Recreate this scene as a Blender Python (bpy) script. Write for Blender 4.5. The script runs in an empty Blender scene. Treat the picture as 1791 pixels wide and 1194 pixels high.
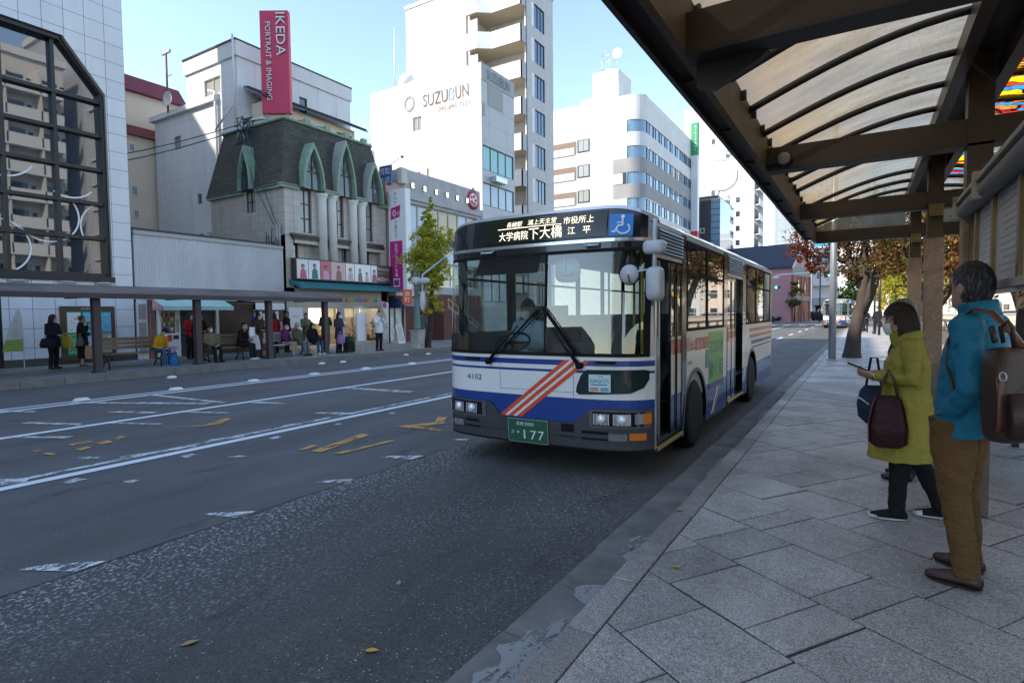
import bpy, math, random
from mathutils import Vector, Matrix
R = math.radians
sc = bpy.context.scene
COL = sc.collection
random.seed(7)

# ---------------------------------------------------------------- camera, sky, sun, exposure
cd = bpy.data.cameras.new('camera')
cd.sensor_width = 36.0
cd.lens = 36.0 * 1000 / 1791
cd.clip_start = 0.05
cd.clip_end = 2000
cam = bpy.data.objects.new('camera', cd)
COL.objects.link(cam)
CR = Vector((0.85226571, 0.52299743, -0.01080977)); CU = Vector((-0.01553441, 0.04595909, 0.99882253)); CF = Vector((-0.52287842, 0.85109427, -0.04729381))
m3 = Matrix((CR, CU, -CF)).transposed()
cam.matrix_world = Matrix.Translation((0, 0, 1.64)) @ m3.to_4x4()
sc.camera = cam

SUN_AZ = R(219)      # direction the sun stands in, clockwise from +Y
SUN_EL = R(37)
w = bpy.data.worlds.new('World'); sc.world = w; w.use_nodes = True
nt = w.node_tree; nt.nodes.clear()
sky = nt.nodes.new('ShaderNodeTexSky'); sky.sky_type = 'NISHITA'; sky.sun_disc = False
sky.sun_elevation = SUN_EL; sky.sun_rotation = SUN_AZ
sky.air_density = 1.0; sky.dust_density = 0.2; sky.ozone_density = 1.5
bg = nt.nodes.new('ShaderNodeBackground'); bg.inputs['Strength'].default_value = 0.15
wo = nt.nodes.new('ShaderNodeOutputWorld')
nt.links.new(sky.outputs[0], bg.inputs[0]); nt.links.new(bg.outputs[0], wo.inputs[0])
sl = bpy.data.lights.new('sun', 'SUN'); sl.energy = 2.7; sl.angle = R(0.55); sl.color = (1.0, 0.93, 0.82)
so = bpy.data.objects.new('sun', sl); COL.objects.link(so)
sd = Vector((math.sin(SUN_AZ) * math.cos(SUN_EL), math.cos(SUN_AZ) * math.cos(SUN_EL), math.sin(SUN_EL)))
so.rotation_euler = (-sd).to_track_quat('-Z', 'Y').to_euler()
so.location = sd * 80
sc.view_settings.view_transform = 'Standard'; sc.view_settings.look = 'None'
sc.view_settings.exposure = 1.52; sc.view_settings.gamma = 1.0
sc.view_settings.use_white_balance = True; sc.view_settings.white_balance_temperature = 7000
sc.cycles.max_bounces = 7; sc.cycles.diffuse_bounces = 3; sc.cycles.glossy_bounces = 3
sc.cycles.transmission_bounces = 4; sc.cycles.transparent_max_bounces = 14
sc.cycles.caustics_reflective = False; sc.cycles.caustics_refractive = False
sc.cycles.sample_clamp_indirect = 6

# ---------------------------------------------------------------- materials
_M = {}
def nodes(name):
    m = bpy.data.materials.new(name); m.use_nodes = True
    t = m.node_tree; t.nodes.clear()
    o = t.nodes.new('ShaderNodeOutputMaterial'); p = t.nodes.new('ShaderNodeBsdfPrincipled')
    t.links.new(p.outputs[0], o.inputs[0])
    return m, t, p, o
def N(t, k, **kw):
    n = t.nodes.new('ShaderNode' + k)
    for a, b in kw.items():
        if a.startswith('i_'):
            key = a[2:]; key = int(key) if key.isdigit() else key.replace('_', ' ')
            n.inputs[key].default_value = b
        else: setattr(n, a, b)
    return n
def L(t, a, b): t.links.new(a, b)
def rgba(c): return (c[0], c[1], c[2], 1)
def ramp(t, fac, stops):
    r = N(t, 'ValToRGB'); e = r.color_ramp.elements
    while len(e) < len(stops): e.new(0.5)
    for k, (p, c) in zip(e, stops): k.position = p; k.color = rgba(c) if len(c) == 3 else c
    L(t, fac, r.inputs[0]); return r.outputs[0]
def mixc(t, f, a, b, mode='MIX'):
    n = N(t, 'Mix', data_type='RGBA', blend_type=mode)
    for s, v in ((n.inputs[0], f), (n.inputs[6], a), (n.inputs[7], b)):
        if hasattr(v, 'links'): L(t, v, s)
        elif isinstance(v, (int, float)): s.default_value = v
        else: s.default_value = rgba(v)
    return n.outputs[2]
def coords(t, scale=(1, 1, 1), rot=(0, 0, 0), kind='Object'):
    tc = N(t, 'TexCoord'); mp = N(t, 'Mapping'); mp.inputs['Scale'].default_value = scale; mp.inputs['Rotation'].default_value = rot
    L(t, tc.outputs[kind], mp.inputs[0]); return mp.outputs[0]
def noise(t, v, scale, detail=4, rough=0.55):
    n = N(t, 'TexNoise'); n.inputs['Scale'].default_value = scale; n.inputs['Detail'].default_value = detail; n.inputs['Roughness'].default_value = rough
    L(t, v, n.inputs['Vector']); return n.outputs[0]
def bump(t, p, h, strength=0.3, dist=0.01):
    b = N(t, 'Bump'); b.inputs['Strength'].default_value = strength; b.inputs['Distance'].default_value = dist
    L(t, h, b.inputs['Height']); L(t, b.outputs[0], p.inputs['Normal']); return b
def mat(name, col, rough=0.6, metal=0.0, var=0.12, vs=2.5, bmp=0.0, bs=60, coat=0.0, stretch=(1, 1, 1), spec=0.5, sheen=0.0):
    if name in _M: return _M[name]
    m, t, p, o = nodes(name)
    p.inputs['Roughness'].default_value = rough; p.inputs['Metallic'].default_value = metal
    p.inputs['Coat Weight'].default_value = coat; p.inputs['Specular IOR Level'].default_value = spec
    p.inputs['Sheen Weight'].default_value = sheen
    v = coords(t, stretch)
    if var:
        n = noise(t, v, vs, 5)
        c = mixc(t, n, [x * (1 - var * 1.6) for x in col], [min(1, x * (1 + var * 1.2)) for x in col])
        L(t, c, p.inputs['Base Color'])
    else: p.inputs['Base Color'].default_value = rgba(col)
    if bmp: bump(t, p, noise(t, v, bs, 3), bmp, 0.01)
    _M[name] = m; return m
def glow(name, col, s):
    if name in _M: return _M[name]
    m, t, p, o = nodes(name)
    p.inputs['Base Color'].default_value = rgba([x * .5 for x in col]); p.inputs['Emission Color'].default_value = rgba(col); p.inputs['Emission Strength'].default_value = s
    _M[name] = m; return m
def glassmat(name, col=(0.02, 0.025, 0.03), ior=1.9, rough=0.02, wav=0.0):
    if name in _M: return _M[name]
    m, t, p, o = nodes(name)
    p.inputs['Base Color'].default_value = rgba(col); p.inputs['Roughness'].default_value = rough; p.inputs['IOR'].default_value = ior
    if wav: bump(t, p, noise(t, coords(t), 0.7, 2), wav, 0.05)
    _M[name] = m; return m
def clearglass(name, tint=(0.75, 0.85, 0.82), ior=1.5, extra=0.0):
    "window glass one can look through: a Fresnel mix of tinted transparency and mirror"
    if name in _M: return _M[name]
    m = bpy.data.materials.new(name); m.use_nodes = True; t = m.node_tree; t.nodes.clear()
    o = N(t, 'OutputMaterial'); a = N(t, 'BsdfTransparent'); a.inputs[0].default_value = rgba(tint)
    g = N(t, 'BsdfGlossy'); g.inputs['Roughness'].default_value = 0.01; g.inputs[0].default_value = (1, 1, 1, 1)
    f = N(t, 'Fresnel'); f.inputs[0].default_value = ior
    ad = N(t, 'Math', operation='ADD', use_clamp=True); L(t, f.outputs[0], ad.inputs[0]); ad.inputs[1].default_value = extra
    x = N(t, 'MixShader'); L(t, ad.outputs[0], x.inputs[0]); L(t, a.outputs[0], x.inputs[1]); L(t, g.outputs[0], x.inputs[2]); L(t, x.outputs[0], o.inputs[0])
    _M[name] = m; return m
def tilemat(name, col, tw, th, gap=0.012, gcol=None, rough=0.4, var=0.08, spec=0.5, off=0.0, org=(0, 0), bmp=0.4, streak=0.0, sq=1.0):
    "rectangular panels or tiles laid on an axis-aligned wall: u runs along the wall, v up"
    if name in _M: return _M[name]
    m, t, p, o = nodes(name)
    tc = N(t, 'TexCoord'); s = N(t, 'SeparateXYZ'); L(t, tc.outputs['Object'], s.inputs[0])
    a = N(t, 'Math', operation='ADD'); L(t, s.outputs[0], a.inputs[0]); L(t, s.outputs[1], a.inputs[1])
    a2 = N(t, 'Math', operation='ADD'); L(t, a.outputs[0], a2.inputs[0]); a2.inputs[1].default_value = org[0]
    a3 = N(t, 'Math', operation='ADD'); L(t, s.outputs[2], a3.inputs[0]); a3.inputs[1].default_value = org[1]
    c = N(t, 'CombineXYZ'); L(t, a2.outputs[0], c.inputs[0]); L(t, a3.outputs[0], c.inputs[1])
    b = N(t, 'TexBrick'); b.offset = off; b.squash = sq
    b.inputs['Scale'].default_value = 1.0; b.inputs['Mortar Size'].default_value = gap / 2; b.inputs['Mortar Smooth'].default_value = 0.0
    b.inputs['Brick Width'].default_value = tw; b.inputs['Row Height'].default_value = th; b.inputs['Bias'].default_value = 0
    b.inputs['Color1'].default_value = rgba([x * (1 - var) for x in col]); b.inputs['Color2'].default_value = rgba([min(1, x * (1 + var)) for x in col])
    b.inputs['Mortar'].default_value = rgba(gcol or [x * .4 for x in col])
    L(t, c.outputs[0], b.inputs[0])
    v = coords(t, (1, 1, .25)); n = noise(t, v, 1.6, 5)
    cc = mixc(t, n, (.78, .78, .78), (1.12, 1.12, 1.12))
    fin = mixc(t, .9, b.outputs[0], cc, 'MULTIPLY')
    if streak:
        n2 = noise(t, coords(t, (3, 3, .12)), 2.2, 5, .65); r2 = ramp(t, n2, [(.48, (0, 0, 0)), (.75, (1, 1, 1))])
        f = N(t, 'Math', operation='MULTIPLY'); L(t, r2, f.inputs[0]); f.inputs[1].default_value = streak
        fin = mixc(t, f.outputs[0], fin, [x * .35 for x in col])
    L(t, fin, p.inputs['Base Color']); p.inputs['Roughness'].default_value = rough; p.inputs['Specular IOR Level'].default_value = spec
    if bmp: 
        iv = N(t, 'Math', operation='SUBTRACT'); iv.inputs[0].default_value = 1; L(t, b.outputs[1], iv.inputs[1]); bump(t, p, iv.outputs[0], bmp, 0.02)
    _M[name] = m; return m

# ---------------------------------------------------------------- mesh building
WL = {}      # world location of a thing's origin (None: built in local coordinates)
_TX = {}
def text_geo(s):
    if s in _TX: return _TX[s]
    c = bpy.data.curves.new('lettering', 'FONT'); c.body = s; c.size = 1.0; c.resolution_u = 3
    o = bpy.data.objects.new('lettering', c)
    me = bpy.data.meshes.new_from_object(o)
    vs = [v.co.copy() for v in me.vertices]; fs = [tuple(p.vertices) for p in me.polygons]
    bpy.data.objects.remove(o); bpy.data.curves.remove(c); bpy.data.meshes.remove(me)
    _TX[s] = (vs, fs); return _TX[s]
class MB:
    def __init__(s): s.v = []; s.f = []; s.mi = []; s.sm = []; s.mats = []; s.M = None
    def k(s, m):
        if m not in s.mats: s.mats.append(m)
        return s.mats.index(m)
    def add(s, vs, fs, m, smooth=False):
        b = len(s.v); i = s.k(m)
        for p in vs:
            p = Vector(p); s.v.append(s.M @ p if s.M is not None else p)
        for f in fs: s.f.append([b + q for q in f]); s.mi.append(i); s.sm.append(smooth)
    def quad(s, a, b, c, d, m): s.add([a, b, c, d], [(0, 1, 2, 3)], m)
    def poly(s, pts, m): s.add(pts, [tuple(range(len(pts)))], m)
    def box(s, x0, x1, y0, y1, z0, z1, m):
        x0, x1 = sorted((x0, x1)); y0, y1 = sorted((y0, y1)); z0, z1 = sorted((z0, z1))
        s.add([(x0, y0, z0), (x1, y0, z0), (x1, y1, z0), (x0, y1, z0), (x0, y0, z1), (x1, y0, z1), (x1, y1, z1), (x0, y1, z1)],
              [(0, 3, 2, 1), (4, 5, 6, 7), (0, 1, 5, 4), (1, 2, 6, 5), (2, 3, 7, 6), (3, 0, 4, 7)], m)
    def ob(s, O, u, n, u0, u1, d0, d1, z0, z1, m):
        "box in a wall's own frame: u along it, d out of it"
        O = Vector(O); u = Vector(u); n = Vector(n); Z = Vector((0, 0, 1))
        P = lambda a, d, z: O + u * a + n * d + Z * z
        vs = [P(u0, d0, z0), P(u1, d0, z0), P(u1, d1, z0), P(u0, d1, z0), P(u0, d0, z1), P(u1, d0, z1), P(u1, d1, z1), P(u0, d1, z1)]
        s.add(vs, [(0, 3, 2, 1), (4, 5, 6, 7), (0, 1, 5, 4), (1, 2, 6, 5), (2, 3, 7, 6), (3, 0, 4, 7)], m)
    def prism(s, pts, d, m, smooth=False):
        "outline (3-D points) pushed along d"
        n = len(pts); d = Vector(d); P = [Vector(p) for p in pts]; Q = [p + d for p in P]
        s.add(P, [tuple(range(n))[::-1]], m); s.add(Q, [tuple(range(n))], m)
        s.add(P + Q, [(i, (i + 1) % n, n + (i + 1) % n, n + i) for i in range(n)], m, smooth)
    def loft(s, rings, m, cap=True, smooth=True, closed=True):
        n = len(rings[0]); vs = [p for r in rings for p in r]; fs = []
        for a in range(len(rings) - 1):
            for i in range(n if closed else n - 1):
                j = (i + 1) % n
                fs.append((a * n + i, a * n + j, (a + 1) * n + j, (a + 1) * n + i))
        if cap: fs += [tuple(range(n))[::-1], tuple((len(rings) - 1) * n + i for i in range(n))]
        s.add(vs, fs, m, smooth)
    def tube(s, pts, r, m, seg=8, cap=True, smooth=True, flat=1.0, up=None):
        P = [Vector(p) for p in pts]; n = len(P); rs = r if isinstance(r, (list, tuple)) else [r] * n
        rings = []; prev = None
        for i in range(n):
            t = (P[min(i + 1, n - 1)] - P[max(i - 1, 0)]).normalized()
            if prev is None:
                a = Vector(up) if up else (Vector((0, 0, 1)) if abs(t.z) < .9 else Vector((1, 0, 0)))
                e = (a - t * a.dot(t)).normalized()
            else:
                e = prev - t * prev.dot(t); e = e.normalized() if e.length > 1e-6 else prev
            prev = e; b = t.cross(e)
            rr = rs[i] if isinstance(rs[i], (list, tuple)) else (rs[i], rs[i] * flat)
            rings.append([P[i] + e * rr[0] * math.cos(2 * math.pi * q / seg) + b * rr[1] * math.sin(2 * math.pi * q / seg) for q in range(seg)])
        s.loft(rings, m, cap, smooth)
    def ball(s, c, r, m, seg=12, rg=8, smooth=True):
        if not isinstance(r, (list, tuple)): r = (r, r, r)
        c = Vector(c); vs = [c + Vector((0, 0, -r[2]))]; fs = []
        for a in range(1, rg):
            th = -math.pi / 2 + math.pi * a / rg
            for q in range(seg):
                f = 2 * math.pi * q / seg
                vs.append(c + Vector((r[0] * math.cos(th) * math.cos(f), r[1] * math.cos(th) * math.sin(f), r[2] * math.sin(th))))
        vs.append(c + Vector((0, 0, r[2]))); T = len(vs) - 1
        for q in range(seg):
            j = (q + 1) % seg
            fs.append((0, 1 + j, 1 + q)); fs.append((T, T - seg + q, T - seg + j))
            for a in range(rg - 2): fs.append((1 + a * seg + q, 1 + a * seg + j, 1 + (a + 1) * seg + j, 1 + (a + 1) * seg + q))
        s.add(vs, fs, m, smooth)
    def lathe(s, prof, c, m, seg=16, axis='z', smooth=True):
        c = Vector(c); rings = []
        for r, z in prof:
            ring = []
            for q in range(seg):
                f = 2 * math.pi * q / seg; a, b = r * math.cos(f), r * math.sin(f)
                ring.append(c + (Vector((a, b, z)) if axis == 'z' else Vector((z, a, b)) if axis == 'x' else Vector((a, z, b))))
            rings.append(ring)
        s.loft(rings, m, True, smooth)
    def text(s, string, O, u, v, size, m, width=None, align='c', lift=0.0, vert=False, slant=0.0):
        "lettering: O the anchor, u reading direction, v up; width squeezes it to that length"
        O = Vector(O); u = Vector(u).normalized(); v = Vector(v).normalized(); n = u.cross(v)
        if vert:
            for i, ch in enumerate(string):
                if ch != ' ': s.text(ch, O - v * (size * 1.05 * (i + .5)) - v * size * .36, u, v, size, m, None, 'c', lift)
            return
        vs, fs = text_geo(string)
        if not vs: return
        x0 = min(p.x for p in vs); x1 = max(p.x for p in vs); wd = (x1 - x0) or 1
        k = width / wd if width else size
        off = {'c': -(x0 + x1) / 2, 'l': -x0, 'r': -x1}[align]
        s.add([O + u * ((p.x + off) * k + slant * p.y * size) + v * (p.y * size) + n * lift for p in vs], fs, m)
    def build(s, name, parent=None, smooth_angle=None):
        me = bpy.data.meshes.new(name); off = Vector((0, 0, 0))
        if parent is not None:
            wl = WL.get(parent.name)
            if wl is not None: off = wl
        me.from_pydata([p - off for p in s.v], [], s.f); me.validate(clean_customdata=False)
        for m in s.mats: me.materials.append(m)
        if len(me.polygons) == len(s.f):
            me.polygons.foreach_set('material_index', s.mi); me.polygons.foreach_set('use_smooth', s.sm)
        me.update()
        o = bpy.data.objects.new(name, me); COL.objects.link(o)
        if parent is not None: o.parent = parent; WL[o.name] = WL.get(parent.name)
        else: WL[o.name] = Vector((0, 0, 0))
        return o
def tag(o, label, cat, group=None):
    o['label'] = label; o['category'] = cat
    if group: o['group'] = group
    return o
def thing(name, label, cat, loc=(0, 0, 0), group=None, local=False, rz=0.0):
    o = bpy.data.objects.new(name, None); COL.objects.link(o); o.empty_display_size = .2
    o.location = loc; o.rotation_euler = (0, 0, rz)
    WL[o.name] = None if local else Vector(loc)
    return tag(o, label, cat, group)
def struct(o): o['kind'] = 'structure'; return o
def bev(o, wd=0.01, seg=2, ang=40):
    b = o.modifiers.new('bevel', 'BEVEL'); b.width = wd; b.segments = seg; b.limit_method = 'ANGLE'; b.angle_limit = R(ang); return o
def dup(root, loc=None, rz=None, label=None):
    r = root.copy(); COL.objects.link(r)
    if loc is not None: r.location = loc
    if rz is not None: r.rotation_euler = (0, 0, rz)
    if label: r['label'] = label
    for c in root.children:
        k = c.copy(); COL.objects.link(k); k.parent = r
        for g in c.children: h = g.copy(); COL.objects.link(h); h.parent = k
    return r
def facade(mb, O, u, n, W, z0, z1, ops, m, depth=0.15, rm=None):
    "wall with real openings and reveals; ops: (u0,u1,z0,z1)"
    O = Vector(O); u = Vector(u); n = Vector(n); Z = Vector((0, 0, 1)); rm = rm or m
    P = lambda a, d, z: O + u * a + n * d + Z * z
    us = sorted({0.0, W} | {a for o in ops for a in o[:2]}); zs = sorted({z0, z1} | {a for o in ops for a in o[2:4]})
    us = [a for a in us if 0 <= a <= W]; zs = [a for a in zs if z0 <= a <= z1]
    for i in range(len(us) - 1):
        for j in range(len(zs) - 1):
            cx, cz = (us[i] + us[i + 1]) / 2, (zs[j] + zs[j + 1]) / 2
            if any(o[0] < cx < o[1] and o[2] < cz < o[3] for o in ops): continue
            mb.quad(P(us[i], 0, zs[j]), P(us[i + 1], 0, zs[j]), P(us[i + 1], 0, zs[j + 1]), P(us[i], 0, zs[j + 1]), m)
    for a, b, c, d in [o[:4] for o in ops]:
        mb.quad(P(a, 0, c), P(a, 0, d), P(a, -depth, d), P(a, -depth, c), rm); mb.quad(P(b, 0, c), P(b, -depth, c), P(b, -depth, d), P(b, 0, d), rm)
        mb.quad(P(a, 0, c), P(a, -depth, c), P(b, -depth, c), P(b, 0, c), rm); mb.quad(P(a, 0, d), P(b, 0, d), P(b, -depth, d), P(a, -depth, d), rm)
def window(parent, O, u, n, op, depth, nx, nz, fm, gm, fw=0.05, extra=None):
    mb = MB(); a, b, c, d = op[:4]; e = .003
    O = Vector(O); u = Vector(u); n = Vector(n); Z = Vector((0, 0, 1))
    P = lambda q, w, z: O + u * q + n * w + Z * z
    mb.quad(P(a, -depth + .01, c), P(b, -depth + .01, c), P(b, -depth + .01, d), P(a, -depth + .01, d), gm)
    mb.ob(O, u, n, a + e, b - e, -depth + .012, -depth + .055, c + e, c + fw, fm); mb.ob(O, u, n, a + e, b - e, -depth + .012, -depth + .055, d - fw, d - e, fm)
    for i in range(nx + 1):
        x = a + e + (b - a - 2 * e - fw) * i / nx
        mb.ob(O, u, n, x, x + fw, -depth + .013, -depth + .05, c + fw, d - fw, fm)
    for j in range(1, nz):
        z = c + (d - c) * j / nz
        mb.ob(O, u, n, a + e, b - e, -depth + .014, -depth + .045, z - fw / 2, z + fw / 2, fm)
    return mb.build('window', parent)
PX, NY, PY, NX = Vector((1, 0, 0)), Vector((0, -1, 0)), Vector((0, 1, 0)), Vector((-1, 0, 0))

# ---------------------------------------------------------------- ground, road, kerbs, paving, river
def asphalt(name, base, speck, dens, sz, rough=.8):
    m, t, p, o = nodes(name)
    v = coords(t)
    big = noise(t, v, .45, 4); mid = noise(t, coords(t, (1, .25, 1)), 1.4, 5, .6); grit = noise(t, v, 95, 2, .6)
    c = mixc(t, big, [x * .74 for x in base], [x * 1.25 for x in base])
    c = mixc(t, .8, c, ramp(t, mid, [(.3, (.7, .7, .7)), (.7, (1.18, 1.18, 1.18))]), 'MULTIPLY')
    c = mixc(t, .9, c, ramp(t, grit, [(.3, (.45, .45, .47)), (.7, (1.5, 1.5, 1.5))]), 'MULTIPLY')
    vo = N(t, 'TexVoronoi'); vo.inputs['Scale'].default_value = sz; L(t, v, vo.inputs['Vector'])
    sp = ramp(t, vo.outputs['Distance'], [(.16, (1, 1, 1)), (.30, (0, 0, 0))])
    pick = ramp(t, vo.outputs['Color'], [(1 - dens, (0, 0, 0)), (1 - dens + .06, (1, 1, 1))])
    f = mixc(t, 1, sp, pick, 'MULTIPLY'); f = mixc(t, 1, f, ramp(t, noise(t, coords(t, (1, .5, 1)), .8, 4, .6), [(.32, (.15, .15, .15)), (.62, (1, 1, 1))]), 'MULTIPLY')
    if name == 'asphalt_near':    # old white paint ground into the stones, thickest beside the seam
        s = N(t, 'SeparateXYZ'); L(t, v, s.inputs[0])
        g = N(t, 'MapRange'); L(t, s.outputs[0], g.inputs[0]); g.inputs[1].default_value = -4.3; g.inputs[2].default_value = -3.2; g.inputs[3].default_value = 1; g.inputs[4].default_value = 0
        band = noise(t, coords(t, (1, .35, 1)), 1.1, 3); a = N(t, 'Math', operation='ADD'); L(t, g.outputs[0], a.inputs[0]); L(t, ramp(t, band, [(.42, (0, 0, 0)), (.68, (.55, .55, .55))]), a.inputs[1])
        n3 = noise(t, coords(t, (1, .8, 1)), 42, 3, .7)
        mm = N(t, 'Math', operation='MULTIPLY'); L(t, ramp(t, n3, [(.54, (0, 0, 0)), (.64, (1, 1, 1))]), mm.inputs[0]); L(t, a.outputs[0], mm.inputs[1])
        c = mixc(t, mm.outputs[0], c, (.42, .44, .46))
    c = mixc(t, f, c, speck)
    st = ramp(t, noise(t, coords(t, (1, .3, 1)), 2.3, 5, .7), [(.60, (0, 0, 0)), (.74, (.7, .7, .7))])
    c = mixc(t, st, c, (.018, .018, .02))
    L(t, c, p.inputs['Base Color']); p.inputs['Roughness'].default_value = rough; p.inputs['Specular IOR Level'].default_value = .35
    bump(t, p, grit, .5, .012)
    return m
ASPH = asphalt('asphalt_far', (.122, .119, .114), (.24, .24, .23), .25, 60)
ASPN = asphalt('asphalt_near', (.088, .084, .078), (.50, .49, .47), .30, 50)
def paint(name, col, thr):
    m, t, p, o = nodes(name)
    v = coords(t); p.inputs['Base Color'].default_value = rgba(col); p.inputs['Roughness'].default_value = .7
    n = noise(t, coords(t, (1, .32, 1)), 11, 6, .8); n2 = noise(t, v, 75, 2)
    a = N(t, 'Math', operation='ADD'); L(t, n, a.inputs[0]); b = N(t, 'Math', operation='MULTIPLY'); L(t, n2, b.inputs[0]); b.inputs[1].default_value = .28; L(t, b.outputs[0], a.inputs[1])
    f = ramp(t, a.outputs[0], [(thr, (0, 0, 0)), (thr + .05, (1, 1, 1))])
    tr = N(t, 'BsdfTransparent'); x = N(t, 'MixShader'); L(t, f, x.inputs[0]); L(t, tr.outputs[0], x.inputs[1]); L(t, p.outputs[0], x.inputs[2]); L(t, x.outputs[0], o.inputs[0])
    return m
PW = paint('paint_white', (.74, .75, .76), .45); PWW = paint('paint_white_worn', (.68, .68, .68), .60); PO = paint('paint_orange_worn', (.60, .31, .09), .565); PWX = paint('paint_white_ghost', (.55, .56, .58), .71)
def granite(name, c, dark):
    m, t, p, o = nodes(name)
    v = coords(t); g = noise(t, v, 130, 2, .7); g2 = noise(t, v, 48, 2, .6); st = noise(t, v, 1.3, 6, .65); dirt = noise(t, v, 5, 6, .7)
    k = ramp(t, g, [(.36, [x * dark for x in c]), (.5, c), (.66, [min(1, x * 1.55) for x in c])])
    k = mixc(t, .6, k, ramp(t, g2, [(.35, (.72, .72, .74)), (.62, (1.15, 1.14, 1.12))]), 'MULTIPLY')
    k = mixc(t, .85, k, ramp(t, st, [(.3, (.70, .69, .68)), (.7, (1.15, 1.15, 1.15))]), 'MULTIPLY')
    k = mixc(t, .5, k, ramp(t, dirt, [(.3, (.62, .60, .58)), (.55, (1, 1, 1))]), 'MULTIPLY')
    gv = N(t, 'TexVoronoi'); gv.inputs['Scale'].default_value = 5.5; L(t, v, gv.inputs['Vector']); gm = mixc(t, 1, ramp(t, gv.outputs['Distance'], [(.06, (1, 1, 1)), (.10, (0, 0, 0))]), ramp(t, gv.outputs['Color'], [(.72, (0, 0, 0)), (.76, (.6, .6, .6))]), 'MULTIPLY')
    k = mixc(t, gm, k, (.05, .045, .042))
    L(t, k, p.inputs['Base Color']); p.inputs['Specular IOR Level'].default_value = .45
    L(t, ramp(t, st, [(.35, (.62, .62, .62)), (.65, (.42, .42, .42))]), p.inputs['Roughness'])
    bump(t, p, g, .22, .006); return m
GR = [granite('granite_a', (.38, .35, .325), .42), granite('granite_b', (.33, .303, .282), .40), granite('granite_c', (.41, .375, .345), .45)]
GK = granite('granite_kerb', (.27, .24, .215), .45)
GROUT = mat('grout', (.05, .046, .04), .9, var=.4, vs=6, bmp=.4, bs=80)
CONC = mat('gutter_concrete', (.19, .182, .17), .85, var=.5, vs=3.2, bmp=.6, bs=45)
PLAST = paint('gutter_plaster', (.29, .295, .29), .56)
FARPV = tilemat('far_paving', (.25, .24, .225), .9, .9, .015, rough=.7, var=.12)

# flat sheets (u across, v along), each 4 mm above the one beneath
g = MB()
EARTH = mat('earth', (.16, .155, .145), .9, var=.3, vs=.2)
g.quad((-500, -400, -.06), (3.3, -400, -.06), (3.3, 70, -.06), (-500, 70, -.06), EARTH)
g.quad((-500, 70, -.06), (600, 70, -.06), (600, 900, -.06), (-500, 900, -.06), EARTH)
g.quad((32, -400, -.06), (600, -400, -.06), (600, 70, -.06), (32, 70, -.06), EARTH); g.quad((32, -400, -3), (32, 70, -3), (32, 70, -.06), (32, -400, -.06), EARTH)
struct(g.build('ground'))
g = MB()
g.quad((-19.5, -70, 0), (-1.2, -70, 0), (-1.2, 72, 0), (-19.5, 72, 0), ASPH)
g.quad((-15.6, 72, 0), (3.4, 72, 0), (3.4, 88, 0), (-15.6, 88, 0), ASPH)
g.quad((-4.4, 88, 0), (3.4, 88, 0), (26, 260, 0), (4, 260, 0), ASPH)
struct(g.build('road'))
g = MB(); ys = [-70 + i * 2.0 for i in range(72)]
for a, b in zip(ys, ys[1:]): g.quad((-4.32, a, .004), (-1.5, a, .004), (-1.5, b, .004), (-4.32, b, .004), ASPN)
struct(g.build('road_near_lane'))
g = MB(); TAR = mat('tar_seam', (.02, .02, .022), .6, var=0)
rs = random.Random(3); prev = None
for i in range(400):
    y = -6 + i * .2; x = -4.32 + rs.uniform(-.008, .008); wd = rs.uniform(.006, .014)
    if prev: g.quad((prev[0] - prev[2], prev[1], .006), (prev[0] + prev[2], prev[1], .006), (x + wd, y, .006), (x - wd, y, .006), TAR)
    prev = (x, y, wd)
struct(g.build('road_seam'))
g = MB()
def strip(x0, x1, w, y0, y1, m, z=.008, n=40):
    for i in range(n):
        a = y0 + (y1 - y0) * i / n; b = y0 + (y1 - y0) * (i + 1) / n
        f = lambda y: x0 + (x1 - x0) * (y - y0) / (y1 - y0)
        g.quad((f(a) - w / 2, a, z), (f(a) + w / 2, a, z), (f(b) + w / 2, b, z), (f(b) - w / 2, b, z), m)
strip(-7.07, -7.1, .15, -30, 66, PW); strip(-7.32, -7.33, .10, -4, 14, PWW)
strip(-10.17, -10.0, .15, -30, 66, PW)
strip(-13.25, -12.75, .15, -12, 18, PW); strip(-12.75, -12.7, .15, 18, 66, PW); strip(-13.6, -13.1, .12, -12, 18, PW); strip(-13.1, -13.05, .12, 18, 66, PW)
strip(-15.6, -15.0, .08, -10, 22, PWX)
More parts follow.
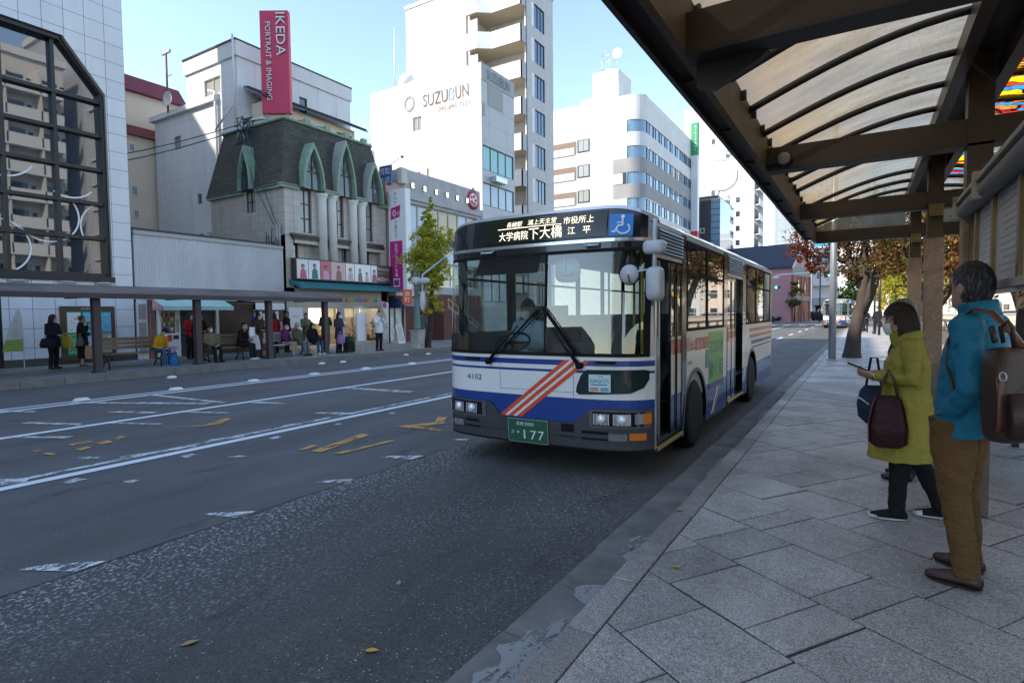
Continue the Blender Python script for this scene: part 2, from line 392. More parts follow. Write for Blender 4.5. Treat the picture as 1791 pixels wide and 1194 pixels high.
MARKS = [
('w',[(-4.69, 1.42), (-4.32, 1.61), (-4.33, 1.79), (-4.64, 1.54)]),
('w',[(-4.69, 2.63), (-4.33, 2.73), (-4.33, 2.92), (-4.63, 2.69)]),
('w',[(-4.59, 3.73), (-4.26, 3.85), (-4.32, 4.01), (-4.54, 3.84)]),
('w',[(-4.72, 4.76), (-4.35, 4.88), (-4.34, 5.08), (-4.69, 4.87)]),
('w',[(-4.58, 5.89), (-4.37, 5.95), (-4.4, 6.07), (-4.57, 5.97)]),
('w',[(-7.53, 2.18), (-7.25, 2.1), (-7.17, 2.28), (-7.31, 2.36)]),
('w',[(-7.38, 3.19), (-7.47, 3.29), (-7.28, 4.07), (-7.18, 4.02)]),
('w',[(-7.34, 4.22), (-7.45, 4.36), (-7.29, 4.75), (-7.19, 4.68)]),
('w',[(-7.36, 5.37), (-7.46, 5.52), (-7.31, 5.72), (-7.24, 5.66)]),
('w',[(-6.82, 2.45), (-6.69, 2.48), (-6.72, 2.64), (-6.87, 2.6)]),
('w',[(-6.3, 2.77), (-6.18, 2.79), (-6.18, 2.88), (-6.28, 2.87)]),
('w',[(-6.86, 3.63), (-6.72, 3.63), (-6.74, 3.79), (-6.88, 3.78)]),
('w',[(-6.84, 4.79), (-6.68, 4.76), (-6.73, 4.93), (-6.85, 4.93)]),
('w',[(-6.8, 5.9), (-6.65, 5.88), (-6.67, 5.99), (-6.83, 6.01)]),
('w',[(-6.78, 7.0), (-6.64, 6.98), (-6.68, 7.12), (-6.81, 7.14)]),
('w',[(-6.33, 3.9), (-6.15, 3.96), (-6.12, 4.06), (-6.28, 4.01)]),
('w',[(-7.95, 2.95), (-7.72, 3.02), (-7.6, 3.16), (-7.83, 3.09)]),
('w',[(-11.3, 3.57), (-10.26, 3.95), (-10.38, 4.04), (-11.32, 3.67)]),
('w',[(-10.06, 4.22), (-9.21, 4.59), (-9.23, 4.66), (-10.05, 4.33)]),
('w',[(-11.23, 4.74), (-10.38, 5.09), (-10.44, 5.22), (-11.28, 4.87)]),
('w',[(-10.11, 5.33), (-9.22, 5.71), (-9.26, 5.81), (-10.09, 5.47)]),
('w',[(-13.17, 4.9), (-10.58, 6.1), (-10.66, 6.29), (-13.19, 5.05)]),
('w',[(-13.05, 6.24), (-10.42, 6.34), (-10.46, 6.48), (-12.97, 6.38)]),
('w',[(-10.0, 6.6), (-9.23, 6.85), (-9.3, 6.97), (-9.98, 6.77)]),
('w',[(-13.13, 3.86), (-12.46, 4.08), (-12.55, 4.2), (-13.3, 3.91)]),
('w',[(-10.12, 3.02), (-9.28, 3.43), (-9.35, 3.54), (-10.13, 3.11)]),
('w',[(-10.0, 8.99), (-8.14, 9.1), (-8.24, 9.34), (-9.94, 9.18)]),
('w',[(-7.9, 6.41), (-7.21, 6.65), (-7.24, 6.82), (-7.86, 6.55)]),
('o',[(-5.9, 4.55), (-5.8, 4.56), (-5.85, 4.82), (-5.96, 4.82)]),
('o',[(-5.69, 4.57), (-5.54, 4.6), (-5.75, 5.61), (-5.92, 5.61)]),
('o',[(-5.85, 6.24), (-5.58, 6.22), (-5.35, 6.83), (-5.53, 6.84)]),
('o',[(-5.84, 6.27), (-5.07, 6.27), (-5.08, 6.37), (-5.75, 6.41)]),
('o',[(-5.51, 6.7), (-5.37, 6.69), (-5.65, 7.19), (-5.86, 7.22)]),
('o',[(-8.82, 3.26), (-8.69, 3.26), (-8.71, 3.51), (-8.84, 3.51)]),
('o',[(-8.39, 3.17), (-8.27, 3.19), (-8.32, 3.33), (-8.46, 3.33)]),
('o',[(-8.61, 3.48), (-8.43, 3.47), (-8.43, 3.62), (-8.64, 3.65)]),
('o',[(-8.47, 2.87), (-8.25, 2.9), (-8.36, 2.96), (-8.54, 2.92)]),
('o',[(-8.79, 2.85), (-8.67, 2.87), (-8.72, 2.95), (-8.87, 2.94)]),
('o',[(-8.67, 3.73), (-8.54, 3.74), (-8.65, 3.88), (-8.79, 3.87)]),
('o',[(-8.82, 4.53), (-8.51, 4.9), (-8.35, 4.98), (-8.44, 4.86)]),
('o',[(-8.55, 4.93), (-8.33, 4.99), (-8.69, 5.45), (-8.79, 5.39)]),
('o',[(-5.36, 4.62), (-5.26, 4.66), (-5.18, 5.5), (-5.27, 5.49)]),
]
for i, (k, q) in enumerate(MARKS): g.poly([(x, y, .009 + i * .00003) for x, y in q][::1], PWW if k == 'w' else PO)
for i in range(9):     # broken lane line and stop bar beyond the bus
    y = 24 + i * 6.5; g.quad((-4.4, y, .0093), (-4.25, y, .0093), (-4.25, y + 2.6, .0093), (-4.4, y + 2.6, .0093), PW)
g.quad((-9.6, 70.2, .0095), (-1.8, 70.2, .0095), (-1.8, 70.8, .0095), (-9.6, 70.8, .0095), PW)
for i in range(9): g.quad((-16 + i * 1.6, 73, .0097), (-15.3 + i * 1.6, 73, .0097), (-15.3 + i * 1.6, 76.5, .0097), (-16 + i * 1.6, 76.5, .0097), PW)
o = struct(g.build('road_markings'))

# near gutter and granite kerb
g = MB(); rs = random.Random(5); y = -6.0
while y < 70:
    ln = .6 if y < 16 else 1.2; j = rs.uniform(-.012, .012)
    g.prism([(-1.545 + j, y + .004, -.05), (-1.21, y + .004, -.05), (-1.21, y + .004, .012), (-1.545 + j, y + .004, .022)], (0, ln - .008, 0), CONC); y += ln
struct(g.build('gutter'))
g = MB()
for (y0, y1, x0) in ((1.5, 2.75, -1.52), (2.85, 3.15, -1.46), (3.5, 4.1, -1.44), (4.6, 4.85, -1.3), (5.5, 6.9, -1.36), (9, 10.4, -1.4), (12, 14.5, -1.38)):
    n = int((y1 - y0) / .035); a = []; b = []
    for i in range(n + 1):
        yy = y0 + (y1 - y0) * i / n; wd = (-1.235 - x0) * (math.sin(math.pi * (i + .15) / (n + .3)) ** .6) * (rs.uniform(.8, 1.0) - .22 * abs(math.sin(i * .37 + y0 * 5) * math.sin(i * .11)))
        a.append((-1.235 - wd, yy)); b.append((-1.235 + rs.uniform(0, .012), yy))
    zz = lambda x: .0145 + (-1.21 - x) / .335 * .01
    for i in range(n): g.quad((a[i][0], a[i][1], zz(a[i][0]) + .002), (b[i][0], b[i][1], zz(b[i][0]) + .002), (b[i + 1][0], b[i + 1][1], zz(b[i + 1][0]) + .002), (a[i + 1][0], a[i + 1][1], zz(a[i + 1][0]) + .002), PLAST)
struct(g.build('gutter_patch'))
g = MB(); y = -5.95
while y < 70:
    j = rs.uniform(-.006, .006); dz = rs.uniform(-.003, .003)
    g.box(-1.215 + j, -1.065 + j * .4, y + .005, y + .595, -.04, .122 + dz, rs.choice([GK, GK, GR[1]])); y += .6
bev(struct(g.build('kerb')), .008, 2)
# near pavement: diagonal granite slabs, cut off at the kerb
def clip(p, f):
    out = []
    for i in range(len(p)):
        a, b = p[i], p[(i + 1) % len(p)]; fa, fb = f(a), f(b)
        if fa >= 0: out.append(a)
        if (fa >= 0) != (fb >= 0): k = fa / (fa - fb); out.append((a[0] + (b[0] - a[0]) * k, a[1] + (b[1] - a[1]) * k))
    return out
g = MB(); d = (math.cos(R(-33.4)), math.sin(R(-33.4))); e = (-d[1], d[0]); rw = .545
rs = random.Random(11)
for k in range(-14, 90):
    t = -26.0 + rs.uniform(-.2, .2); seq = [.53, .20, .53, .53, .33, .53, .24, .62]; qi = rs.randrange(8)
    o0 = (-1.04 + e[0] * rw * k, 3.23 + e[1] * rw * k)
    while t < 26:
        ln = seq[qi % 8] * (1 if k < 40 else 1.0); qi += 1
        gp = .0045 + rs.uniform(0, .003)
        pts = []
        for (a, b) in ((t + gp, gp), (t + ln - gp, gp), (t + ln - gp, rw - gp), (t + gp, rw - gp)):
            pts.append((o0[0] + d[0] * a + e[0] * b + rs.uniform(-.003, .003), o0[1] + d[1] * a + e[1] * b + rs.uniform(-.003, .003)))
        t += ln
        for f in (lambda p: p[0] + 1.055, lambda p: 3.0 - p[0], lambda p: p[1] + 3, lambda p: 34 - p[1]):
            pts = clip(pts, f) if len(pts) > 2 else pts
        if len(pts) < 3: continue
        cx = sum(p[0] for p in pts) / len(pts); cy = sum(p[1] for p in pts) / len(pts)
        if max(math.hypot(p[0] - cx, p[1] - cy) for p in pts) < .04: continue
        zt = .12 + rs.uniform(-.0025, .0025); tx, ty = rs.uniform(-.006, .006), rs.uniform(-.006, .006)
        Z = lambda p: zt + (p[0] - cx) * tx + (p[1] - cy) * ty
        q = [(p[0] + (cx - p[0]) * .013, p[1] + (cy - p[1]) * .013) for p in pts]
        m = rs.choice(GR); n = len(pts)
        vs = [(p[0], p[1], Z(p)) for p in q] + [(p[0], p[1], Z(p) - .004) for p in pts] + [(p[0], p[1], .10) for p in pts]
        fs = [tuple(range(n))] + [(n + i, n + (i + 1) % n, (i + 1) % n, i) for i in range(n)] + [(2 * n + i, 2 * n + (i + 1) % n, n + (i + 1) % n, n + i) for i in range(n)]
        g.add(vs, fs, m)
g.quad((-1.07, -6, .1135), (3.1, -6, .1135), (3.1, 34, .1135), (-1.07, 34, .1135), GROUT)
PAV2 = tilemat('brick_paving', (.24, .235, .235), .24, .12, .008, rough=.6, var=.14)
g.quad((-1.07, 34, .12), (3.1, 34, .12), (3.1, 70, .12), (-1.07, 70, .12), GR[2])
g.box(3.0, 3.1, -6, 70, -3, .118, CONC)
struct(g.build('pavement'))
# far pavement with its tall kerb, curving slightly towards the road
KX = [(-70, -17.05), (0, -17.05), (9, -17.05), (14, -16.45), (20, -15.95), (26, -15.8), (72, -15.8)]
g = MB(); g2 = MB()
KS = mat('far_kerb_stone', (.17, .155, .145), .8, var=.3, vs=4, bmp=.3, bs=30)
for (ya, xa), (yb, xb) in zip(KX, KX[1:]):
    g.quad((-23, ya, .18), (xa - .18, ya, .18), (xb - .18, yb, .18), (-23, yb, .18), FARPV)
    n = max(1, int((yb - ya) / .9)) if ya > -5 else 1
    for i in range(n):
        y0 = ya + (yb - ya) * i / n; y1 = ya + (yb - ya) * (i + 1) / n; x0 = xa + (xb - xa) * i / n; x1 = xa + (xb - xa) * (i + 1) / n
        g2.prism([(x0 - .18, y0 + .006, -.04), (x0, y0 + .006, -.04), (x0 - .012, y0 + .006, .178), (x0 - .18, y0 + .006, .186)], (x1 - x0, y1 - y0 - .012, 0), KS)
struct(g.build('far_pavement')); struct(g2.build('far_kerb'))
# the church side of the crossing
g = MB(); g.box(-40, -4.5, 88, 130, -.05, .14, FARPV); struct(g.build('corner_pavement'))
# river beyond the railing
m, t, p, o = nodes('river_water'); p.inputs['Base Color'].default_value = (.10, .12, .10, 1); p.inputs['Roughness'].default_value = .12
bump(t, p, noise(t, coords(t, (1, 1, 1)), 1.6, 4), .35, .1)
g = MB(); g.quad((3.05, -60, -2.4), (32.2, -60, -2.4), (32.2, 70.2, -2.4), (3.05, 70.2, -2.4), m); struct(g.build('river'))

# ---------------------------------------------------------------- buildings along the far side (facades on x = -22)
FX = -22.0
def bld(name, label, loc, cat='building', group=None): return thing(name, label, cat, loc, group)
DKF = mat('dark_frame', (.015, .017, .022), .35, var=0)
ALU = mat('aluminium', (.55, .56, .58), .35, .8, var=.05)
GLZ = glassmat('facade_glass', (.008, .020, .040), 2.4, .015, .015)
GLB = glassmat('window_glass', (.03, .05, .08), 1.9, .03)
GLC = glassmat('window_glass_curtain', (.30, .32, .32), 1.6, .08)
WHP = tilemat('white_panels', (.70, .73, .77), .58, .6, .014, (.12, .14, .18), .12, .03, bmp=.5)
WHI = mat('white_wall', (.74, .73, .71), .7, var=.06, vs=.6)
WHT = tilemat('white_tile_wall', (.72, .71, .69), 1.8, .9, .014, (.42, .40, .38), .6, .02, streak=.18, bmp=.2)
WHB = mat('white_wall_aged', (.70, .70, .70), .75, var=.10, vs=.7, bmp=.1, bs=20)
CREAM = mat('cream_wall', (.76, .63, .50), .8, var=.06, vs=.8)
MAROON = tilemat('maroon_metal_roof', (.20, .025, .035), .45, 50, .03, (.09, .01, .015), .5, .06)
CONCW = mat('pale_concrete', (.42, .42, .43), .8, var=.22, vs=1.2, bmp=.2, bs=25)
DARKIN = mat('dark_interior', (.012, .012, .014), .9, var=0)
GREYM = mat('grey_metal', (.33, .34, .36), .5, .3, var=.1)
WARM = glow('shop_light', (1.0, .78, .48), 2.0)
LAMPW = glow('lamp_tube', (1.0, .93, .80), 5.0)

# glass-fronted department building
b = bld('glass_front_building', 'white panelled building with a big black-framed chamfered glass front', (FX, 10.28, .16))
w = MB(); P = lambda y, z: (FX, y, z)
w.poly([P(6.62, .42), P(10.28, .42), P(10.28, 2.9), P(6.62, 2.9)], WHP)
w.poly([P(9.66, 2.9), P(10.28, 2.9), P(10.28, 9.2), P(9.66, 9.2)], WHP)
w.poly([P(9.66, 9.2), P(10.28, 9.2), P(10.28, 10.72), P(8.5, 10.72)], WHP)
w.poly([P(-8, 10.72), P(10.28, 10.72), P(10.28, 27), P(-8, 27)], WHP)

SOF = mat('beige_soffit', (.42, .38, .33), .5, var=.05)
pts = [(9.66, 2.9), (9.66, 9.2), (8.5, 10.72), (-8, 10.72)]
for (a, c), (d, e) in zip(pts, pts[1:]): w.quad((FX, a, c), (FX, d, e), (FX - .4, d, e), (FX - .4, a, c), SOF)
w.box(FX - .02, FX + .015, 6.62, 10.28, .16, .42, mat('dark_plinth', (.07, .065, .06), .6, var=.2))
w.box(-33.1, FX - .5, -8, 10.26, .16, 26.9, WHB); w.box(FX - .5, FX - .003, 10.0, 10.277, .16, 26.95, WHB)
w.build('wall', b)
w = MB(); gp = [(-8, 3.05), (9.62, 3.05), (9.62, 9.2), (8.47, 10.70), (-8, 10.70)]
w.poly([(FX - .36, y, z) for y, z in gp], GLZ)
w.build('glazing', b)
w = MB()
ys = [9.62 - 1.345 * i for i in range(14)]; zs = [3.12, 4.36, 5.53, 6.67, 7.82, 8.95]
for y in ys[1:]: w.box(FX - .35, FX - .2, y - .05, y + .05, 3.1, 10.7 if y < 8.6 else 9.2, DKF)
for z in zs: w.box(FX - .352, FX - .18, -8, 9.6, z - .055, z + .055, DKF)
w.box(FX - .36, FX - .12, 9.55, 9.655, 2.9, 9.2, DKF)
w.prism([(FX - .35, 9.62, 9.12), (FX - .35, 9.62, 9.32), (FX - .35, 8.5, 10.7), (FX - .35, 8.36, 10.7)], (.18, 0, 0), DKF)
w.box(FX - .36, FX - .1, -8, 8.45, 10.58, 10.70, DKF); w.box(FX - .36, FX + .06, -8, 9.7, 2.88, 3.06, DKF)
w.build('window_frame', b)
w = MB(); DW = glassmat('shop_display', (.02, .06, .08), 1.7, .03)
w.quad((FX - .05, -8, .42), (FX - .05, 6.5, .42), (FX - .05, 6.5, 2.9), (FX - .05, -8, 2.9), DW)
TEAL = mat('teal_graphic', (.03, .28, .34), .4, var=.3, vs=1.5)
w.ball((FX - .1, 5.55, 1.15), (.09, .8, .5), TEAL); w.box(FX - .05, FX, 6.48, 6.62, .16, 2.9, DKF)
w.build('display_window', b)
w = MB(); RING = mat('white_ring', (.82, .84, .88), .4, var=0)
def arc(cy, cz, r, a0, a1, wd=.05):
    n = 28
    for i in range(n):
        a, c = R(a0 + (a1 - a0) * i / n), R(a0 + (a1 - a0) * (i + 1) / n)
        f = lambda t, q: (FX - .345, cy + math.cos(t) * q, cz + math.sin(t) * q)
        w.quad(f(a, r), f(a, r + wd), f(c, r + wd), f(c, r), RING)
for q in ((8.0, 5.0, .84, -150, 40), (9.75, 4.75, .82, 98, 212), (8.65, 6.45, .78, -125, -40), (6.7, 3.9, .8, -60, 120), (6.9, 6.9, .85, 150, 330), (5.4, 5.2, .9, 0, 360), (6.3, 1.6, .9, -120, 30, .07), (6.7, 2.6, .9, 200, 290, .07)): w = MB(); arc(*q); w.build('ring_decoration', b)
for y in (7.05, 8.3, 9.35):
    w = MB(); w.ball((FX + .05, y, 2.84), (.16, .26, .05), ALU); w.build('downlight', b)

# notice board on its wall
b = bld('notice_board', 'brown framed poster board on the white panel wall behind the far bench', (FX + .02, 8.1, .2), 'notice board')
w = MB(); BRN = mat('brown_frame', (.085, .045, .025), .5, var=.15)
w.box(FX + .003, FX + .09, 8.06, 9.62, .3, 2.06, BRN); w.box(FX + .02, FX + .1, 8.06, 8.16, .16, .3, BRN); w.box(FX + .02, FX + .1, 9.52, 9.62, .16, .3, BRN); w.build('frame', b)
w = MB(); w.box(FX + .092, FX + .096, 8.2, 9.5, .42, 1.92, mat('green_baize', (.015, .14, .075), .8)); w.build('backing', b)
rs = random.Random(4)
pc = [(.72, .72, .70), (.16, .50, .66), (.10, .42, .60), (.10, .45, .2), (.62, .55, .72), (.35, .33, .3)]
for i in range(6):
    w = MB(); y0 = 8.23 + (i % 3) * .44; z0 = 1.2 if i < 3 else .5; x = FX + .099
    w.quad((x, y0, z0), (x, y0 + .38, z0), (x, y0 + .38, z0 + .66), (x, y0, z0 + .66), mat('poster_paper_%s' % 'abcdef'[i], pc[i], .5, var=.05))
    for q in range(9):
        c = mat('poster_ink_%s' % 'abcde'[q % 5], [(.55, .05, .08), (.05, .2, .12), (.75, .55, .1), (.1, .1, .15), (.8, .8, .8)][q % 5], .5, var=0)
        a = y0 + .03 + rs.random() * .26; h = z0 + .05 + rs.random() * .5; s = rs.uniform(.02, .05)
        if q < 5: w.box(x + .0005, x + .001 + q * .0002, a, a + s * 2, h, h + s * (1.6 if i % 2 else .5), c)
        else: w.lathe([(s * .9, 0), (s * .9, .0015 + q * .0002)], (x, a + s, h + s), c, 10, 'x')
    w.build('poster', b)
w = MB(); w.text('みんなの広場', (FX + .093, 8.84, 1.955), PY, (0, 0, 1), .07, RING, lift=.002); w.build('lettering', b)

# cream building with maroon metal roofs, behind
b = bld('cream_building', 'cream walled building with two maroon metal roofs behind the glass building', (-34, 19, 0))
w = MB(); w.box(-46, -34, 4, 19.2, 0, 11.6, CREAM); w.box(-46, -34.5, 4, 19.2, 12.0, 14.1, CREAM); w.build('wall', b)
w = MB(); w.prism([(-33.7, 4, 11.55), (-34.6, 4, 12.35), (-46, 4, 12.35), (-46, 4, 11.55)], (0, 15.3, 0), MAROON)
w.prism([(-34.1, 4, 14.05), (-35.0, 4, 15.15), (-46, 4, 15.15), (-46, 4, 14.05)], (0, 15.3, 0), MAROON); w.build('roof', b)
for (y, z, s) in ((16.1, 10.9, .16), (16.15, 8.6, .2), (16.2, 7.35, .15)):
    w = MB(); w.box(-34.0, -33.95, y - s, y + s, z - s * 1.4, z + s * 1.4, WHI); w.box(-33.95, -33.94, y - s * .7, y + s * .7, z - s * 1.1, z + s * 1.1, GREYM); w.build('vent', b)
b = thing('rooftop_antenna', 'thin rusty pole with small lamp head and dish above the maroon roof', 'antenna', (-31.9, 17.0, 12.6))
w = MB(); RUST = mat('rust', (.22, .09, .05), .8, var=.3)
w.tube([(-31.9, 17.0, 12.6), (-31.9, 17.0, 15.7)], .05, RUST, 6); w.box(-32.3, -31.5, 16.95, 17.05, 15.7, 15.85, GREYM); w.tube([(-31.9, 17, 14.5), (-31.4, 17, 14.5)], .02, RUST, 5); w.build('pole', b)
w = MB(); w.lathe([(.04, 0), (.3, -.06), (.38, -.16), (.36, -.17), (.28, -.08), (.02, -.03)], (-31.5, 16.9, 13.2), WHI, 16, 'y'); w.build('dish', b)

# white apartment block behind the studio
WAP = tilemat('white_siding', (.72, .73, .75), 1.3, 3.0, .02, (.5, .5, .5), .6, .02, bmp=.2)
b = bld('white_apartment_building', 'white stepped apartment block rising behind the slate-roofed studio', (-27.7, 17.2, 0))
w = MB(); ops = [(4.0, 4.5, 7.4, 8.2), (2.5, 3.05, 10.5, 11.3)]
O1 = (-33.7, 17.2, 0); facade(w, O1, PX, NY, 6.0, 0, 12.5, [(1.9, 2.55, 10.65, 11.35), (3.9, 4.3, 7.55, 8.1)], WAP, .1)
w.box(-33.7, -27.72, 17.4, 28, 0, 12.45, WAP); w.box(-33.9, -27.7, 17.0, 17.4, 12.45, 12.72, WHB); w.quad((-27.7, 17.2, 0), (-27.7, 28, 0), (-27.7, 28, 12.5), (-27.7, 17.2, 12.5), WAP)
O2 = (-30.5, 17.25, 0); facade(w, O2, PX, NY, 4.4, 12.5, 15.0, [(1.6, 3.0, 12.85, 13.7)], WAP, .1); w.quad((-27.7, 17.25, 9), (-26.1, 17.25, 9), (-26.1, 17.25, 12.5), (-27.7, 17.25, 12.5), WAP)
facade(w, (-26.1, 17.25, 0), PY, PX, 7.2, 9, 15.0, [(3.6, 4.1, 12.7, 13.5)], WAP, .1)
w.box(-30.5, -26.25, 17.45, 24.45, 9, 14.9, WAP); w.box(-30.6, -26.0, 17.15, 24.5, 14.3, 15.02, WHB); w.box(-30.62, -25.98, 17.1, 24.52, 15.02, 15.1, DKF)
w.build('wall', b)
window(b, O1, PX, NY, (1.9, 2.55, 10.65, 11.35), .1, 1, 1, GREYM, GLC); window(b, O1, PX, NY, (3.9, 4.3, 7.55, 8.1), .1, 1, 1, GREYM, GLB)
window(b, O2, PX, NY, (1.6, 3.0, 12.85, 13.7), .1, 2, 1, mat('tan_frame', (.5, .42, .33), .5), GLC); window(b, (-26.1, 17.25, 0), PY, PX, (3.6, 4.1, 12.7, 13.5), .1, 1, 1, DKF, GLB)
w = MB(); w.tube([(-27.75, 17.1, 7), (-27.75, 17.1, 12.9), (-28.3, 17.1, 13.05)], .07, WHB, 8); w.tube([(-26.0, 17.0, 10.8), (-26.0, 17.0, 15.2)], .05, WHB, 6); w.tube([(-27.75, 17.05, 11.0), (-26.2, 17.05, 11.9)], .05, WHB, 6); w.build('drain_pipe', b)
w = MB(); w.box(-29.9, -29.0, 16.6, 17.15, 5.3, 5.95, WHB); w.box(-28.9, -28.1, 16.6, 17.15, 5.3, 5.95, WHB)
for x in (-29.45, -28.5): w.lathe([(.24, 0), (.24, -.02)], (x, 16.6, 5.62), DKF, 16, 'y')
w.build('air_conditioner', b)
b = bld('tiled_eave_house', 'cream upper storey with a dark tiled eave behind the slate-roofed studio', (-24.9, 17.6, 10))
w = MB(); facade(w, (-24.9, 17.9, 0), PY, PX, 5.7, 10, 12.15, [(1.9, 3.1, 11.0, 11.75), (3.35, 3.95, 11.0, 11.75), (4.4, 5.5, 11.0, 11.8)], CREAM, .08)
w.box(-26.05, -25.0, 17.93, 23.55, 10, 12.1, CREAM); w.quad((-24.9, 17.9, 10), (-24.9, 17.9, 12.15), (-26, 17.9, 12.15), (-26, 17.9, 10), CREAM); w.build('wall', b)
for op, nx in (((1.9, 3.1, 11.0, 11.75), 2), ((3.35, 3.95, 11.0, 11.75), 1), ((4.4, 5.5, 11.0, 11.8), 2)): window(b, (-24.9, 17.9, 0), PY, PX, op, .08, nx, 1, DKF, GLB)
w = MB(); DT = tilemat('dark_roof_tile', (.035, .033, .035), .25, .2, .03, rough=.5)
w.prism([(-24.35, 17.5, 12.12), (-24.35, 17.5, 12.2), (-25.98, 17.5, 12.95), (-25.98, 17.5, 12.87)], (0, 6.6, 0), DT)
for i in range(22): w.tube([(-24.33, 17.65 + i * .3, 12.21), (-25.9, 17.65 + i * .3, 12.93)], .05, DT, 6)
w.build('roof', b)

# low corrugated shop with shutters
CORR = mat('corrugated_grey', (.50, .50, .52), .55, .2, var=.16, vs=1.5, stretch=(1, 1, .2))
b = bld('low_shuttered_shop', 'low grey corrugated shop with rusty roller shutters between glass building and studio', (FX, 10.34, .18), 'shop')
w = MB(); n = 124; y0, y1 = 10.34, 16.45
for i in range(n):
    a = y0 + (y1 - y0) * i / n; c = y0 + (y1 - y0) * (i + 1) / n; da, db = ((0, .02) if i % 2 else (.02, 0))
    w.quad((FX + da, a, 2.3), (FX + db, c, 2.3), (FX + db, c, 4.62), (FX + da, a, 4.62), CORR)
w.box(FX - .2, FX + .06, y0, y1, 4.62, 4.76, GREYM); w.box(-27.4, FX - .06, y0, y1 - .02, 2.2, 4.6, CORR); w.box(FX - 1.2, FX - .9, y0, y1, .18, 2.3, DARKIN)
w.box(FX - .9, FX - .02, y0, y1, 2.22, 2.3, DARKIN); w.build('wall', b)
w = MB(); w.box(-27.2, FX - .3, y0 + .1, y1 - .1, 4.76, 4.9, DT)
for i in range(40): w.tube([(-23.0, 10.4 + i * .15, 4.9), (-25, 10.4 + i * .15, 5.1)], .06, mat('blue_black_tile', (.05, .06, .10), .4), 6, True)
w.build('roof', b)
w = MB(); w.box(FX - .1, FX, 10.36, 10.72, .18, 2.3, WHB); w.box(FX, FX + .02, 10.42, 10.66, 1.6, 2.15, GREYM); w.box(FX, FX + .02, 10.42, 10.66, .35, 1.5, GREYM); w.text('ﾄｲﾚ', (FX + .02, 10.54, 1.2), PY, (0, 0, 1), .1, mat('blue_ink', (.05, .18, .5), .5, var=0), lift=.002); w.build('door', b)
BRK = tilemat('red_brick', (.26, .06, .045), .16, .06, .012, (.42, .38, .35), .8, .25)
w = MB(); w.box(FX - .3, FX + .02, 10.75, 10.98, .18, 2.3, BRK); w.build('brick_pier', b)
SHUT = mat('shutter_metal', (.11, .10, .095), .55, .3, var=.4, vs=1.5, stretch=(1, 1, .6)); RSH = mat('shutter_rusty', (.12, .065, .045), .7, .1, var=.5, vs=1.8)
for (a, c, m) in ((11.85, 13.25, SHUT), (13.42, 15.0, RSH)):
    w = MB(); h = .18
    while h < 2.15:
        w.prism([(FX - .12, a, h), (FX - .085, a, h + .02), (FX - .085, a, h + .06), (FX - .12, a, h + .08)], (0, c - a, 0), m); h += .082
    w.build('roller_shutter', b)
w = MB(); w.box(FX - .15, FX, 13.28, 13.4, .18, 2.25, WHB); w.build('pillar', b); w = MB(); w.box(FX - .15, FX + .01, 15.02, 15.1, .18, 2.25, WHB); w.box(FX - .3, FX - .02, 15.1, 16.44, .18, 2.2, mat('poster_wall', (.09, .06, .05), .8, var=.2)); w.box(FX - .3, FX + .04, 15.02, 16.44, 1.95, 2.25, WHB); w.build('pillar', b)
for i in range(17):
    w = MB(); y = 15.14 + (i % 6) * .215; z = .55 + (i // 6) * .47 + rs.uniform(-.03, .03); ww = rs.uniform(.14, .2); hh = rs.uniform(.28, .42)
    w.quad((FX - .012, y, z), (FX - .012, y + ww, z), (FX - .012, y + ww, z + hh), (FX - .012, y, z + hh), mat('sheet_%s' % 'abcd'[i % 4], [(.74, .75, .73), (.62, .70, .64), (.70, .72, .78), (.55, .18, .32)][i % 4], .6, var=.04))
    for q in range(5):
        zz = z + .03 + q * hh / 6; w.box(FX - .0115, FX - .011, y + .02, y + ww * rs.uniform(.4, .9), zz, zz + .02, mat('poster_ink_%s' % 'abcde'[(q + i) % 4], (0, 0, 0)))
    w.build('poster', b)
MINT = mat('mint_awning', (.42, .62, .56), .7, var=.12)
b = thing('shop_awning', 'pale mint shop awning over the vending machine and shutters', 'awning', (FX, 10.7, 2.0))
w = MB(); w.prism([(FX + .01, 10.78, 2.42), (FX + .01, 10.78, 2.36), (FX + .95, 10.78, 2.02), (FX + .97, 10.78, 2.06)], (0, 2.65, 0), MINT); w.box(FX + .94, FX + .965, 10.78, 13.43, 1.92, 2.05, MINT); w.build('canvas', b)
w = MB(); w.prism([(FX + .3, 10.76, 2.33), (FX + .95, 10.76, 2.08), (FX + .95, 10.76, 1.93), (FX + .3, 10.76, 1.93)], (0, -.01, 0), mat('red_white', (.62, .35, .36), .7, var=.5, vs=5)); w.build('end_flap', b)

# vending machine
b = thing('vending_machine', 'white drinks vending machine under the mint awning with red lettering', 'vending machine', (FX + .1, 11.1, .18))
w = MB(); WV = mat('vending_white', (.75, .75, .76), .35, var=.03); w.box(FX - .5, FX + .18, 11.02, 11.78, .2, 1.98, WV); bev(w.build('cabinet', b), .02)
w = MB(); x = FX + .182; w.box(x, x + .004, 11.09, 11.58, 1.08, 1.9, mat('vending_window', (.18, .17, .15), .15, var=.2))
for r in range(4):
    for q in range(8):
        c = [(.7, .5, .1), (.6, .08, .06), (.75, .75, .75), (.1, .25, .5), (.15, .3, .12), (.35, .2, .1)][(r * 3 + q * 5 + q // 3) % 6]
        w.tube([(x + .02, 11.12 + q * .06, 1.16 + r * .18), (x + .02, 11.12 + q * .06, 1.29 + r * .18)], .022, mat('can_%d%d' % (0, (r * 3 + q * 5 + q // 3) % 6), c, .4, var=0), 8)
w.build('drink_display', b)
